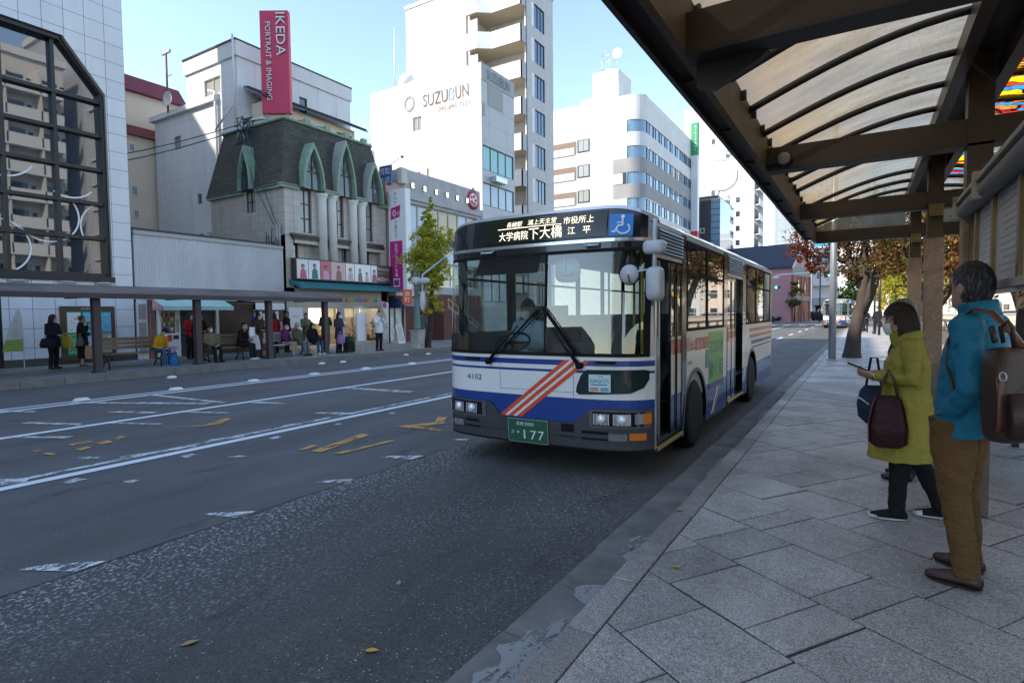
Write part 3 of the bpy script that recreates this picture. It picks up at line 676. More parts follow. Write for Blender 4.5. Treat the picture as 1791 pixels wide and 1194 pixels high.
w = MB(); w.box(x, x + .006, 11.1, 11.45, .78, 1.02, mat('vending_red', (.62, .03, .05), .4, var=0)); w.box(x, x + .005, 11.5, 11.7, .85, 1.0, DKF); w.box(x, x + .008, 11.12, 11.6, .26, .36, DKF); w.box(x, x + .008, 11.62, 11.72, 1.1, 1.6, GREYM); w.build('coin_panel', b)
w = MB(); w.text('KIRIN', (x + .003, 11.43, .48), PY, (0, 0, 1), .17, mat('vending_red', (.62, .03, .05)), lift=.004); w.build('lettering', b)

# photo studio with a slate mansard roof
TIL = tilemat('beige_wall_tile', (.50, .455, .405), .48, .34, .012, (.20, .18, .165), .45, .06, streak=.45)
SLATE = tilemat('mossy_slate', (.088, .088, .070), .30, .12, .012, (.02, .02, .017), .75, .22, off=.5, streak=.3)
COP = mat('green_copper', (.235, .36, .265), .6, var=.22, vs=2.2, bmp=.15, bs=20)
COPD = mat('verdigris_worn_skylit', (.33, .36, .33), .6, var=.28, vs=2)
BRNW = mat('dark_brown_trim', (.05, .035, .03), .5, var=.2)
Y0, Y1 = 16.6, 22.95
b = bld('photo_studio_building', 'beige tiled photo studio with mossy slate mansard roof and pointed green dormers', (FX, Y0, .18))
w = MB()
facade(w, (FX, Y0, 0), PY, PX, Y1 - Y0, 5.3, 7.5, [(.85, 1.5, 5.5, 7.49), (2.8, 3.42, 5.5, 7.49), (4.7, 5.38, 5.5, 7.49)], TIL, .18)
w.box(FX - .35, FX, Y0, Y0 + .42, 2.4, 5.3, TIL); w.box(FX - .35, FX, Y1 - .45, Y1, 2.4, 5.3, TIL)
facade(w, (FX - .3, Y0 + .42, 0), PY, PX, 5.48, 2.4, 5.3, [(.02, .5, 3.0, 5.0), (1.7, 2.1, 3.0, 5.0), (3.1, 3.4, 3.0, 5.0), (4.6, 4.95, 3.0, 5.0)], TIL, .15)
facade(w, (-27.6, Y0, 0), PX, NY, 5.6, .18, 7.5, [(2.85, 3.55, 6.5, 7.49)], TIL, .12)
w.box(-27.5, FX - .5, Y0 + .2, Y1, 2.4, 7.4, TIL)
for q, (a, c) in enumerate(((16.85, 18.3), (19.2, 20.35), (21.0, 22.6))):
    w.box(FX + .003, FX + .16, a, c, 5.28, 5.4, BRNW); w.box(FX - .28, FX + .1, a + .1, c + .12, 5.14, 5.277, BRNW); w.box(FX - .28, FX + .06, a + .22, c + .2, 4.98, 5.138, TIL)
w.build('wall', b)
for op in ((.85, 1.5, 5.5, 7.49), (2.8, 3.42, 5.5, 7.49), (4.7, 5.38, 5.5, 7.49)): window(b, (FX, Y0, 0), PY, PX, op, .16, 2, 3, BRNW, GLC, .04)
window(b, (-27.6, Y0, 0), PX, NY, (2.85, 3.55, 6.5, 7.49), .1, 2, 2, BRNW, GLC, .04)
for op in ((.02, .5, 3.0, 5.0), (1.7, 2.1, 3.0, 5.0), (3.1, 3.4, 3.0, 5.0), (4.6, 4.95, 3.0, 5.0)): window(b, (FX - .3, Y0 + .42, 0), PY, PX, op, .13, 1, 2, BRNW, GLB, .035)
w = MB(); nc = 25; lo = (-27.65, -21.85, 16.42, 23.0, 7.52); hi = (-27.0, -22.45, 17.05, 22.35, 10.62)
def rect(t, ex): 
    q = [lo[i] + (hi[i] - lo[i]) * t for i in range(5)]; x0, x1, ya, yb, z = q
    return [(x0 - ex, ya - ex, z), (x1 + ex, ya - ex, z), (x1 + ex, yb + ex, z), (x0 - ex, yb + ex, z)]
for i in range(nc):
    A = rect(i / nc, .028); Bq = rect((i + 1.12) / nc, 0); A0 = rect(i / nc, 0)
    for q in range(4):
        j = (q + 1) % 4; w.quad(A[q], A[j], Bq[j], Bq[q], SLATE); w.quad(A0[q], A0[j], A[j], A[q], SLATE)
T = rect(1.0, 0); w.poly(T, COP)
w.build('roof', b)
w = MB()
T = rect(1.0, .06)
for q in range(4):
    a, c = Vector(T[q]), Vector(T[(q + 1) % 4]); w.tube([a, c], .07, COP, 6)
for y in (18.1, 19.3, 20.5, 21.7): w.box(-22.5, -22.3, y, y + .3, 10.6, 10.85, COP)
w.build('ridge_trim', b)
for (a, c, ex) in ((16.36, 17.38, .12), (18.56, 19.42, .42), (20.5, 21.32, .42), (22.34, 23.05, .12)):
    w = MB(); w.box(FX - .1, FX + ex, a, c, 7.38, 7.5, COP); w.box(FX - .1, FX + ex + .05, a - .03, c + .03, 7.5, 7.56, COPD); w.build('cornice', b)
w = MB(); w.box(-27.7, -24.9, Y0 - .14, Y0 + .1, 7.38, 7.5, COP); w.box(-23.95, FX + .003, Y0 - .14, Y0 + .1, 7.38, 7.497, COP); w.box(-27.75, -24.88, Y0 - .19, Y0 + .1, 7.5, 7.56, COPD); w.box(-23.97, FX + .1, Y0 - .19, Y0 + .1, 7.503, 7.563, COPD)
w.build('cornice', b)
def gothic(c, hw, z0, zt, n=9):
    "pointed-arch outline from the left foot over the apex to the right foot"
    H = zt - z0; L_ = []
    for i in range(n + 1):
        t = i / n; x = hw * (1 - t ** 2.1); L_.append((c - x, z0 + H * (t ** .95)))
    return L_ + [(2 * c - a, z) for a, z in L_[::-1][1:]]
def dormer(c, hw, zt, face, side):
    w = MB(); th = .115
    o1 = gothic(c, hw, 7.5, zt); i1 = gothic(c, hw - th, 7.5, zt - th * 2.4)
    F = (lambda a, d, z: (FX + d, a, z)) if face == 'x' else (lambda a, d, z: (a, Y0 - d, z))
    d0, d1 = -.75, .40
    if face == 'y': d1 = .32
    for k in range(len(o1) - 1):
        A, B, C, D = o1[k], o1[k + 1], i1[k + 1], i1[k]
        w.quad(F(A[0], d1, A[1]), F(B[0], d1, B[1]), F(C[0], d1, C[1]), F(D[0], d1, D[1]), COP)
        w.quad(F(A[0], d0, A[1]), F(B[0], d0, B[1]), F(B[0], d1, B[1]), F(A[0], d1, A[1]), side)
        w.quad(F(C[0], d0, C[1]), F(D[0], d0, D[1]), F(D[0], d1, D[1]), F(C[0], d1, C[1]), COP)
        m0 = tuple((A[q] + D[q]) / 2 for q in (0, 1)); m1 = tuple((B[q] + C[q]) / 2 for q in (0, 1))
        w.quad(F(m0[0], d1 + .004, m0[1]), F(m1[0], d1 + .004, m1[1]), F(C[0], d1 + .03, C[1]), F(D[0], d1 + .03, D[1]), COP)
    o = w.build('dormer', b)
    w = MB(); g2 = gothic(c, hw - th + .01, 7.5, zt - th * 2.4); dd = .20 if face == 'x' else .19
    w.poly([F(a, dd, z) for a, z in g2], glassmat('dormer_glass', (.10, .12, .12), 1.6, .06) if face == 'x' else GLB)
    w.box(*sum(([min(p, q), max(p, q)] for p, q in zip(F(c - .02, dd + .005, 7.5), F(c + .02, dd + .04, zt - .5))), []), BRNW)
    zz = 7.5 + (zt - 7.5) * .36
    w.box(*sum(([min(p, q), max(p, q)] for p, q in zip(F(c - hw * .62, dd + .006, zz), F(c + hw * .62, dd + .045, zz + .05))), []), BRNW)
    for sgn in (-1, 1): w.tube([F(c, dd + .03, zz), F(c + sgn * hw * .4, dd + .03, zz + .6)], .015, BRNW, 4)
    w.build('dormer_window', o)
dormer(17.98, .62, 9.62, 'x', COP); dormer(19.93, .62, 10.2, 'x', COPD); dormer(21.85, .60, 9.58, 'x', COPD); dormer(-24.42, .52, 9.55, 'y', COP)  # greyer sides on two dormers: sky light put into their colour
STN = mat('white_column_stone', (.80, .80, .77), .6, var=.15, vs=1.5, stretch=(1, 1, .3))
for y in (18.6, 19.2, 20.52, 21.12):
    w = MB(); w.lathe([(.20, 4.1), (.20, 7.15), (.22, 7.2), (.26, 7.28), (.30, 7.34), (.30, 7.38)], (FX + .12, y, 0), STN, 20); w.build('column', b)
# sign strip of portraits
w = MB(); SX = FX + .35
w.box(FX - .2, SX, 16.85, 23.0, 3.32, 4.28, BRNW)
w.build('sign_box', b)
pcs = [((.78, .74, .72), .7), ((.72, .74, .78), .72), ((.50, .08, .12), .68), ((.62, .36, .36), 1.0), ((.80, .76, .72), .62), ((.80, .81, .80), 1.2), ((.78, .76, .78), .5)]
SKIN = mat('skin', (.52, .32, .24), .55, var=.08); HAIRK = mat('black_hair', (.012, .010, .010), .5, var=0)
y = 16.9; kim = [(.60, .12, .22), (.03, .20, .16), (.70, .35, .5), (.28, .16, .14), (.65, .45, .5), (.5, .5, .55), (.45, .12, .2)]
for i, (c, wd) in enumerate(pcs):
    w = MB(); wd *= .92; w.box(SX + .002, SX + .008, y, y + wd - .03, 3.37, 4.23, mat('portrait_ground_%s' % 'abcdefg'[i], c, .35, var=.12, vs=4))
    def fig(cy, cz, s, kc):
        w.prism([(SX + .009, cy - .17 * s, 3.38), (SX + .009, cy + .2 * s, 3.38), (SX + .009, cy + .15 * s, cz - .1 * s), (SX + .009, cy + .05 * s, cz - .02 * s), (SX + .009, cy - .06 * s, cz - .02 * s), (SX + .009, cy - .14 * s, cz - .12 * s)], (.002, 0, 0), mat('kimono_%s' % 'abcdefg'[kc], kim[kc], .5, var=.4, vs=12))
        w.lathe([(.10 * s, .0105), (.10 * s, .0125)], (SX, cy, cz + .1 * s), HAIRK, 14, 'x'); w.lathe([(.075 * s, .013), (.075 * s, .0145)], (SX, cy, cz + .07 * s), SKIN, 14, 'x')
    if i == 5: fig(y + .35, 3.85, .8, 3); fig(y + .8, 3.72, .75, 5)
    else: fig(y + wd * .5, 3.82 + .05 * (i % 2), 1.0, i)
    w.build('portrait_panel', b); y += wd
w = MB(); w.box(SX + .002, SX + .006, y, 22.75, 3.37, 4.23, mat('brown_sign', (.10, .055, .045), .5, var=0)); w.build('name_panel', b)
w = MB(); wl = mat('white_letter', (.78, .76, .74), .5, var=0); cy = (y + 22.75) / 2
w.text('IKEDAへ', (SX + .008, cy, 3.46), PY, (0, 0, 1), .27, wl, width=.86, lift=.002); w.text('特別な記念日は', (SX + .008, cy, 4.02), PY, (0, 0, 1), .13, wl, width=.88, lift=.002); w.text('TOTAL STUDIO', (SX + .008, cy, 3.83), PY, (0, 0, 1), .1, mat('gold_letter', (.45, .36, .2), .5, var=0), width=.85, lift=.002); w.build('lettering', b)
TEALC = mat('teal_canvas', (.018, .17, .19), .75, var=.18, vs=3)
w = MB(); w.prism([(FX, 16.72, 3.32), (FX + .1, 16.72, 3.30), (FX + .85, 16.72, 3.02), (FX + .86, 16.72, 2.90), (FX + .82, 16.72, 2.90), (FX, 16.72, 3.2)], (0, 6.5, 0), TEALC)
for i in range(14): w.tube([(FX + .1, 16.72 + i * .5, 3.31), (FX + .86, 16.72 + i * .5, 3.03)], .012, TEALC, 4)
w.build('awning', b)
STU = mat('stained_stucco', (.48, .43, .37), .8, var=.25, vs=1.6, stretch=(1, 1, .4))
w = MB()
facade(w, (FX, Y0, 0), PY, PX, 6.55, .18, 2.95, [(1.15, 2.9, .22, 2.02), (3.25, 5.7, .35, 2.02)], STU, .12)
w.box(FX - 2.2, FX - 2.1, Y0, Y1, .18, 2.6, mat('shop_back_wall', (.42, .36, .26), .8, var=.3, vs=3)); w.box(FX - 2.1, FX - .1, Y0, Y0 + .05, .18, 2.6, STU); w.box(FX - 2.1, FX - .1, Y1, Y1 + .05, .18, 2.6, STU); w.box(FX - 2.1, FX - .2, Y0, Y1, 2.35, 2.4, WHB)
w.box(FX + .003, FX + .14, Y0 + 2.92, Y0 + 3.2, .2, 2.05, mat('blue_grey_pillar', (.33, .37, .42), .5, var=.1)); w.box(FX - 2.1, FX - .1, Y0, Y1, .16, .2, mat('shop_floor', (.45, .38, .28), .5))
w.build('shop_front', b)
w = MB(); SG = clearglass('shop_glass', (.86, .88, .88), 1.5, .02)
w.quad((FX - .1, Y0 + 2.0, .22), (FX - .1, Y0 + 2.9, .22), (FX - .1, Y0 + 2.9, 2.02), (FX - .1, Y0 + 2.0, 2.02), SG); w.quad((FX - .1, Y0 + 3.25, .35), (FX - .1, Y0 + 5.7, .35), (FX - .1, Y0 + 5.7, 2.02), (FX - .1, Y0 + 3.25, 2.02), SG)
for y in (Y0 + 1.98, Y0 + 2.88, Y0 + 3.26, Y0 + 4.4, Y0 + 5.64): w.box(FX - .11, FX - .05, y, y + .045, .22, 2.02, ALU)
w.build('shop_window', b)
for y in (Y0 + 1.2, Y0 + 2.5, Y0 + 3.9, Y0 + 5.2): w = MB(); w.box(FX - 1.3, FX - 1.0, y, y + .8, 2.3, 2.34, LAMPW); w.build('ceiling_lamp', b)
w = MB()
w.box(FX - 2.09, FX - 2.07, Y0 + 1.1, Y0 + 3.6, 1.3, 2.2, WARM)  # glowing wall panel added for the shop's warm light
w.build('shop_glow_panel', b)
cols = [(.6, .1, .12), (.75, .6, .15), (.12, .35, .15), (.15, .2, .5), (.75, .72, .68), (.3, .16, .08), (.55, .25, .4)]
for j in range(7):
    w = MB(); y = Y0 + 1.25 + j * .72; x = FX - (1.2 if j < 3 else .6); w.box(x - .2, x + .2, y, y + .55, .2, .5 + .1 * (j % 3), mat('stand_wood', (.36, .22, .1), .6))
    for q in range(16):
        a = y + rs.random() * .45; h = .55 + .1 * (j % 3) + rs.random() * .75; s = rs.uniform(.04, .1)
        w.box(x - .1 + rs.random() * .15, x + .1 + rs.random() * .05, a, a + s, h, h + s * 1.4, mat('shop_goods_%s' % 'abcdefg'[(q + j) % 7], cols[(q + j) % 7], .5, var=.1))
    w.tube([(x, y + .25, .2), (x, y + .25, 1.5)], .03, DKF, 6); w.build('goods_stand', b)
w = MB(); rsn = [(.62, .1, .14), (.7, .35, .08), (.65, .55, .1), (.15, .45, .2), (.12, .3, .55), (.35, .2, .5), (.6, .2, .4)]
for i in range(12):
    c = mat('rainbow_%s' % 'abcdefg'[i % 7], rsn[i % 7], .5, var=0); y = Y0 + 3.45 + i * .19
    w.lathe([(.062, .006), (.062, .03)], (FX, y, 2.42 + .02 * (i % 2)), c, 10, 'x'); w.box(FX + .004, FX + .031, y - .09, y - .05, 2.34, 2.52 + .03 * (i % 3), c)
w.build('shop_lettering', b)
w = MB(); w.box(FX + .02, FX + .06, 19.55, 19.85, .5, 1.95, WHI)
for i in range(4): w.box(FX + .06, FX + .063, 19.63, 19.77, .8 + i * .25, .92 + i * .25, mat('grey_ink', (.25, .27, .3), .5, var=0))
w.build('notice_panel', b)
w = MB(); w.box(FX + .02, FX + .5, 16.62, 17.3, 1.0, 1.9, WHI) if False else None
w.box(FX + .004, FX + .1, 16.62, 17.35, .6, 2.05, WHI); w.box(FX + .1, FX + .11, 16.7, 17.05, .62, 1.15, mat('vending_red', (.6, .03, .05)))
w.text('IKEDA', (FX + .1, 16.98, 1.62), PY, (0, 0, 1), .12, mat('grey_ink', (.25, .27, .3)), lift=.004); w.build('entrance_panel', b)
b2 = bld('power_line_fitting', 'tangle of black power cables on a bracket at the studio corner', (FX - .05, 16.5, 4.7), 'cable bracket')
w = MB(); CAB = mat('cable_black', (.02, .025, .03), .5, var=0); CABB = mat('cable_teal', (.03, .09, .10), .5, var=0)
for y in (16.42, 16.50): w.tube([(FX - .3 + (y - 16.4), y - .02, 4.6), (FX - .3 + (y - 16.4), y - .02, 5.75)], .05, GREYM, 8)
for i in range(9):
    x = FX - .4 + rs.uniform(-.3, .35); w.tube([(x, 16.35, 4.7 + rs.random() * .5), (x - .35, 16.2, 4.55), (x - .6 + rs.random() * .3, 16.3, 4.9 + rs.random() * .8)], .022, CAB, 5)
w.build('bracket', b2)
w = MB()
w.tube([(FX - .25, 16.4, 5.7), (-23.1, 16.3, 7.6), (-24.6, 16.5, 10.6)], .018, CABB, 5); w.tube([(FX - .45, 16.4, 5.7), (-23.7, 16.3, 7.7), (-24.9, 16.5, 10.7)], .018, CABB, 5)
for i in range(26):
    c = Vector((-24.85 + rs.uniform(-.45, .45), 16.7 + rs.uniform(-.3, .4), 10.55 + rs.uniform(-.6, .45))); w.tube([c, c + Vector((rs.uniform(-.4, .4), rs.uniform(-.2, .2), rs.uniform(-.3, .3))), c + Vector((rs.uniform(-.5, .5), 0, rs.uniform(-.8, .2)))], .03, [CAB, CABB, GREYM][i % 3], 5)
w.build('cable', b2)
b2 = bld('overhead_cables', 'two thin black cables strung to the studio roof corner', (-24.8, 16.5, 10.5), 'cables')
w = MB()
for q in range(2):
    A = Vector((-24.9, 16.5, 10.6 - q * .25)); B_ = Vector((-30.5, 8.0, 7.6 - q * .35)); w.tube([A.lerp(B_, t / 8) - Vector((0, 0, .5 * math.sin(math.pi * t / 8))) for t in range(9)], .022, CAB, 5)
w.build('cable', b2)
# rooftop clutter and the red tower sign
b = thing('rooftop_sign', 'tall red upright sign with white lettering on the studio roof', 'sign', (-24.1, 17.9, 10.6))
u = Vector((.853, .522, 0)); n_ = Vector((.522, -.853, 0)); c = Vector((-24.1, 17.9, .42))
RED = mat('sign_red', (.60, .045, .115), .5, var=.06)
w = MB(); w.ob(c, u, n_, -.68, .68, -.3, 0, 10.95, 15.75, RED); bev(w.build('panel', b), .02)
w = MB(); dn = Vector((0, 0, -1)); WLT = mat('white_letter', (.78, .76, .74))
def slab_text(w, s, O, u, v, size, m, width, dp=.07):
    for q in range(5): w.text(s, O, u, v, size, m if q == 4 else mat('letter_edge', (.45, .45, .47), .6, var=0), width=width, lift=.004 + dp * q / 4, align='l')
slab_text(w, 'IKEDA', c + u * .12 + Vector((0, 0, 15.62)), dn, u, .62, WLT, 2.0)
slab_text(w, 'PORTRAIT & IMAGING', c - u * .40 + Vector((0, 0, 15.2)), dn, u, .36, WLT, 3.65, .05)
w.build('lettering', b)
w = MB()
for s in (-.5, .5): w.ob(c, u, n_, s - .06, s + .06, -.2, -.08, 10.1, 10.95, GREYM)
w.build('support_post', b)
b = thing('rooftop_air_conditioner', 'small grey rooftop units and pipes beside the red sign', 'air conditioner', (-23.6, 20, 10.62))
w = MB(); w.box(-23.6, -23.1, 18.9, 19.5, 10.62, 11.0, GREYM); w.box(-23.4, -22.9, 19.7, 20.2, 10.62, 10.9, GREYM); w.tube([(-23.2, 18.4, 10.75), (-22.8, 19.4, 10.95), (-22.9, 20.4, 10.75)], .05, ALU, 6); w.tube([(-25.4, 17.2, 10.62), (-25.2, 17.2, 11.0), (-24.2, 17.3, 11.0)], .09, ALU, 8); w.build('unit', b)

# narrow pink shop and its signs
PKW = mat('pink_stucco', (.47, .31, .27), .8, var=.15, vs=1.5)
b = bld('narrow_pink_building', 'narrow pinkish building with barred windows between studio and grey shop', (FX, 23.0, .18))
w = MB(); facade(w, (FX, 23.02, 0), PY, PX, 1.35, .18, 8.9, [(.35, 1.05, 3.2, 4.4), (.35, 1.05, 5.2, 6.9), (.1, 1.25, .22, 2.2)], PKW, .15); w.box(-30, FX - .2, 23.03, 24.36, .18, 8.85, PKW); w.quad((FX, 23.02, 7.5), (FX, 23.02, 8.9), (-27, 23.02, 8.9), (-27, 23.02, 7.5), PKW); w.box(FX, FX + .35, 23.9, 24.36, 8.9, 9.75, mat('pale_stone', (.58, .53, .47), .7)); w.build('wall', b)
for op in ((.35, 1.05, 3.2, 4.4), (.35, 1.05, 5.2, 6.9)): window(b, (FX, 23.02, 0), PY, PX, op, .13, 2, 2, BRNW, GLB, .05)
w = MB(); w.box(FX - .14, FX - .13, 23.12, 24.27, .22, 2.2, mat('pale_shop_light', (.55, .66, .62), .3, var=.4, vs=4)); w.box(FX - .12, FX - .08, 23.6, 23.65, .22, 2.2, DKF); w.box(FX - .12, FX - .07, 24.2, 24.27, .22, 2.2, mat('navy_post', (.01, .025, .09), .5)); w.build('shop_window', b)
for i in range(3):
    w = MB(); w.box(FX + .02, FX + .3, 23.95 + .01 * i, 24.3, 7.0 + .3 * i, 7.03 + .3 * i, DKF); w.build('balcony_rail', b)
w = MB(); NAVY = mat('navy_canvas', (.01, .022, .085), .8); w.prism([(FX, 23.05, 2.75), (FX + .8, 23.05, 2.25), (FX + .8, 23.05, 2.05), (FX, 23.05, 2.05)], (0, .35, 0), NAVY); w.box(FX, FX + .85, 23.42, 24.4, 2.15, 2.6, mat('grey_awning', (.24, .24, .26), .7)); w.build('awning', b)
w = MB(); w.box(FX + .01, FX + .5, 23.1, 24.6, 2.72, 3.25, mat('shop_board', (.60, .52, .44), .5, var=.35, vs=4)); w.text('きもの館', (FX + .5, 23.75, 2.88), PY, (0, 0, 1), .22, mat('plum_ink', (.35, .08, .15), .5, var=0), lift=.004); w.build('shop_board', b)
b = thing('vertical_shop_sign', 'long white upright sign with magenta panels hanging beside the photo studio', 'sign', (-21.3, 23.1, 3))
w = MB(); SY = 23.05; x0, x1 = -21.9, -20.95; w.box(x0, x1 + .28, SY, SY + .4, 3.0, 8.35, WV); bev(w.build('panel', b), .015)
MAG = mat('magenta', (.50, .015, .20), .5, var=.02)
w = MB(); w.box(x0 + .08, x1 + .02, SY - .006, SY, 3.02, 5.62, MAG); c0 = (x0 + x1) / 2 + .05
w.prism([(c0 - .36, SY - .005, 6.75), (c0 + .3, SY - .005, 6.88), (c0 + .34, SY - .005, 7.5), (c0 - .32, SY - .005, 7.38)], (0, .003, 0), MAG); w.build('magenta_panel', b)
w = MB(); INK = mat('ink_black', (.03, .03, .035), .5, var=0)
w.text('すべて', (c0, SY - .008, 8.25), PX, (0, 0, 1), .24, INK, vert=True); w.text('で直れる!', (c0, SY - .008, 6.72), PX, (0, 0, 1), .215, INK, vert=True)
w.text('0', (c0 - .09, SY - .008, 6.93), PX, (0, 0, 1), .5, WLT, lift=.004); w.text('円', (c0 + .2, SY - .008, 6.98), PX, (0, 0, 1), .22, WLT, lift=.004)
w.text('高級ブランド衣裳', (c0, SY - .012, 5.5), PX, (0, 0, 1), .215, WLT, vert=True)
w.box(c0 - .22, c0 + .22, SY - .009, SY - .0065, 3.2, 3.62, WLT); w.box(c0 - .18, c0 + .18, SY - .012, SY - .0095, 3.25, 3.57, mat('logo_blue', (.05, .06, .35), .5, var=0)); w.lathe([(.11, -.015), (.11, -.0125)], (c0, SY, 3.43), mat('vending_red', (.6, .03, .05)), 14, 'y'); w.build('lettering', b)
b = thing('blue_shop_sign', 'small blue and white upright sign above the narrow pink building', 'sign', (-22.3, 23.1, 8.6))
w = MB(); w.box(-22.55, -21.72, 23.1, 23.25, 8.68, 9.72, mat('sign_navy', (.03, .09, .26), .5, var=.05)); w.build('panel', b)
w = MB(); w.text('買取', (-22.13, 23.095, 9.26), PX, (0, 0, 1), .4, WLT, width=.72, lift=.003); w.text('大吉', (-22.13, 23.095, 8.8), PX, (0, 0, 1), .4, WLT, width=.72, lift=.003); w.build('lettering', b)
w = MB(); w.tube([(-22.1, 23.3, 9.7), (-21.0, 23.2, 10.05)], .02, DKF, 5); w.lathe([(.02, 0), (.1, .12)], (-20.95, 23.2, 9.95), DKF, 8); w.build('spotlight', b)

# grey shop with lit upper windows
b = bld('grey_shop_building', 'grey concrete shop with a band of small lamps and a round red crest', (FX, 24.4, .18))
w = MB(); op = [(.35, 7.1, 5.75, 8.0), (.35, 7.1, 3.35, 4.7)]
facade(w, (FX, 24.4, 0), PY, PX, 7.5, 2.9, 9.85, op, CONCW, .2); w.box(-31, FX - .3, 24.4, 31.88, .18, 9.0, CONCW); w.quad((FX, 24.4, 8.8), (FX, 24.4, 9.85), (-31, 24.4, 9.85), (-31, 24.4, 8.8), CONCW)
w.box(FX + .003, FX + .12, 24.4, 31.9, 8.2, 8.32, CONCW); w.box(FX + .002, FX + .06, 24.7, 31.6, 4.78, 5.6, mat('pale_blue_panel', (.55, .62, .70), .3, var=.05))
MBR = mat('maroon_render', (.13, .045, .035), .8, var=.12)
w.box(FX - .2, FX, 25.2, 31.9, .18, 2.9, MBR); w.box(FX - .2, FX - .01, 24.4, 25.2, .18, 2.9, MBR); w.build('wall', b)
CUR = glassmat('curtained_glass', (.55, .42, .22), 1.5, .1); CUB = glassmat('pale_blue_glass', (.48, .56, .66), 1.5, .1)
for i in range(7): window(b, (FX, 24.4, 0), PY, PX, (.35 + i * .964, .35 + (i + 1) * .964, 5.75, 8.0), .18, 1, 1, GREYM, CUR if i in (2, 3, 4, 6) else CUB, .06)
for i in range(5): window(b, (FX, 24.4, 0), PY, PX, (.35 + i * 1.35, .35 + (i + 1) * 1.35, 3.35, 4.7), .18, 1, 2, ALU, GLB, .06)
for i in range(6):
    w = MB(); y = 25.0 + i * 1.05; w.box(FX + .004, FX + .1, y, y + .16, 8.85, 9.15, GREYM); w.box(FX + .1, FX + .12, y + .02, y + .14, 8.87, 8.97, LAMPW); w.box(FX + .1, FX + .12, y + .02, y + .14, 9.02, 9.12, LAMPW); w.build('wall_lamp', b)
w = MB(); w.lathe([(.62, .004), (.62, .08)], (FX, 31.05, 9.15), mat('crest_red', (.45, .03, .07), .5, var=0), 26, 'x')
w.lathe([(.44, .081), (.44, .085)], (FX, 31.05, 9.15), WLT, 24, 'x'); 
for i in range(5): w.ball((FX + .09, 31.05 + .25 * math.cos(i * 1.256), 9.15 + .25 * math.sin(i * 1.256)), (.02, .14, .1), mat('crest_red', (.45, .03, .07)), 8, 6)
w.prism([(FX + .02, 30.8, 9.75), (FX + .02, 31.3, 9.75), (FX + .02, 31.05, 10.0)], (.05, 0, 0), mat('leaf_green', (.05, .25, .08), .5)); w.build('crest', b)
w = MB(); YB = mat('yellow_rail', (.55, .5, .22), .5)
for k in range(2): w.tube([(FX + 1.0, 27.0, 2.6 - k * .4), (FX + 1.0, 30.5, .9 - k * .4)], .03, YB, 6)
for k in range(8): y = 27 + k * .5; z = 2.6 - k * .243; w.tube([(FX + 1.0, y, z - .75), (FX + 1.0, y, z)], .018, YB, 6)
w.build('stair_rail', b)
w = MB(); w.prism([(FX + .02, 26.5, .18), (FX + .02, 31.8, .18), (FX + .02, 31.8, .2), (FX + .02, 27.0, 2.0), (FX + .02, 26.5, 2.0)], (1.02, 0, 0), MBR); w.tube([(FX + 1.05, 27.0, 2.02), (FX + 1.05, 31.5, .2)], .04, mat('pale_pink_trim', (.55, .35, .38), .6), 5); w.build('outside_stair', b)
b = bld('office_building', 'white office building with grey upright lettering and corner shop windows', (FX, 32.2, .18))
PNL = tilemat('pale_grey_panel', (.50, .50, .51), 1.05, 1.2, .02, (.3, .3, .3), .5, .03)
w = MB(); opx = [(.0, 4.1, 11.45, 13.1), (.0, 4.1, 9.05, 10.6), (0, 4.1, 6, 7.6), (0, 4.1, 2.5, 5)]
facade(w, (FX, 32.2, 0), PY, PX, 4.25, .18, 18.45, [(.12, 4.1, c, d) for _, _, c, d in opx], PNL, .12)
opy = [(1.2 + .8, 2.0 + .85, 14.85, 15.95), (2.5, 2.75, 10.2, 12.2), (3.15, 3.4, 10.3, 12.3)]
facade(w, (-32.2, 32.2, 0), PX, NY, 10.2, .18, 18.45, [(4.2, 5.0, 14.9, 15.9), (4.6, 4.82, 10.2, 12.0), (5.4, 5.62, 10.3, 12.1)], WHT, .12)
w.box(-32.1, FX - .15, 32.35, 36.44, .18, 18.35, WHI); w.box(FX + .003, FX + .04, 32.2, 36.45, 17.35, 18.46, mat('grey_sign_band', (.33, .33, .33), .5, var=.04)); w.box(FX + .004, FX + .03, 33.0, 34.9, 15.9, 17.35, mat('grey_panel_dark', (.30, .30, .28), .5, var=.04)); w.box(FX + .004, FX + .03, 32.2, 32.6, 15.0, 15.9, mat('grey_panel_dark', (.30, .30, .28)))
w.box(FX + .003, FX + .5, 33.2, 34.6, 10.75, 11.1, ALU); w.build('wall', b)
for q, (_, _, c, d) in enumerate(opx): window(b, (FX, 32.2, 0), PY, PX, (.12, 4.1, c, d), .1, 4, 1, DKF, [glassmat('teal_blind_glass', (.25, .52, .50), 1.6, .1), CUB][q % 2], .06)
for op in ((4.2, 5.0, 14.9, 15.9), (4.6, 4.82, 10.2, 12.0), (5.4, 5.62, 10.3, 12.1)): window(b, (-32.2, 32.2, 0), PX, NY, op, .1, 2 if op[0] == 4.2 else 1, 1, mat('tan_frame', (.5, .42, .33)), GLC, .05)
w = MB(); LB = mat('letter_brown', (.075, .05, .03), .5, var=0); ky = 32.2 / 33
w.text('SUZU', (-27.0, 32.19, 16.45), PX, (0, 0, 1), 1.25, LB, width=2.2, align='l', lift=.03); w.text('ß', (-24.72, 32.19, 16.45), PX, (0, 0, 1), 1.25, mat('letter_pale_blue', (.20, .30, .42), .5, var=0), width=.5, align='l', lift=.03); w.text('UN', (-24.12, 32.19, 16.45), PX, (0, 0, 1), 1.25, LB, width=1.1, align='l', lift=.03)
w.text('095-895-7121', (-24.3, 32.19, 15.85), PX, (0, 0, 1), .48, mat('letter_tan', (.16, .13, .10), .5, var=0), width=2.7, lift=.03)
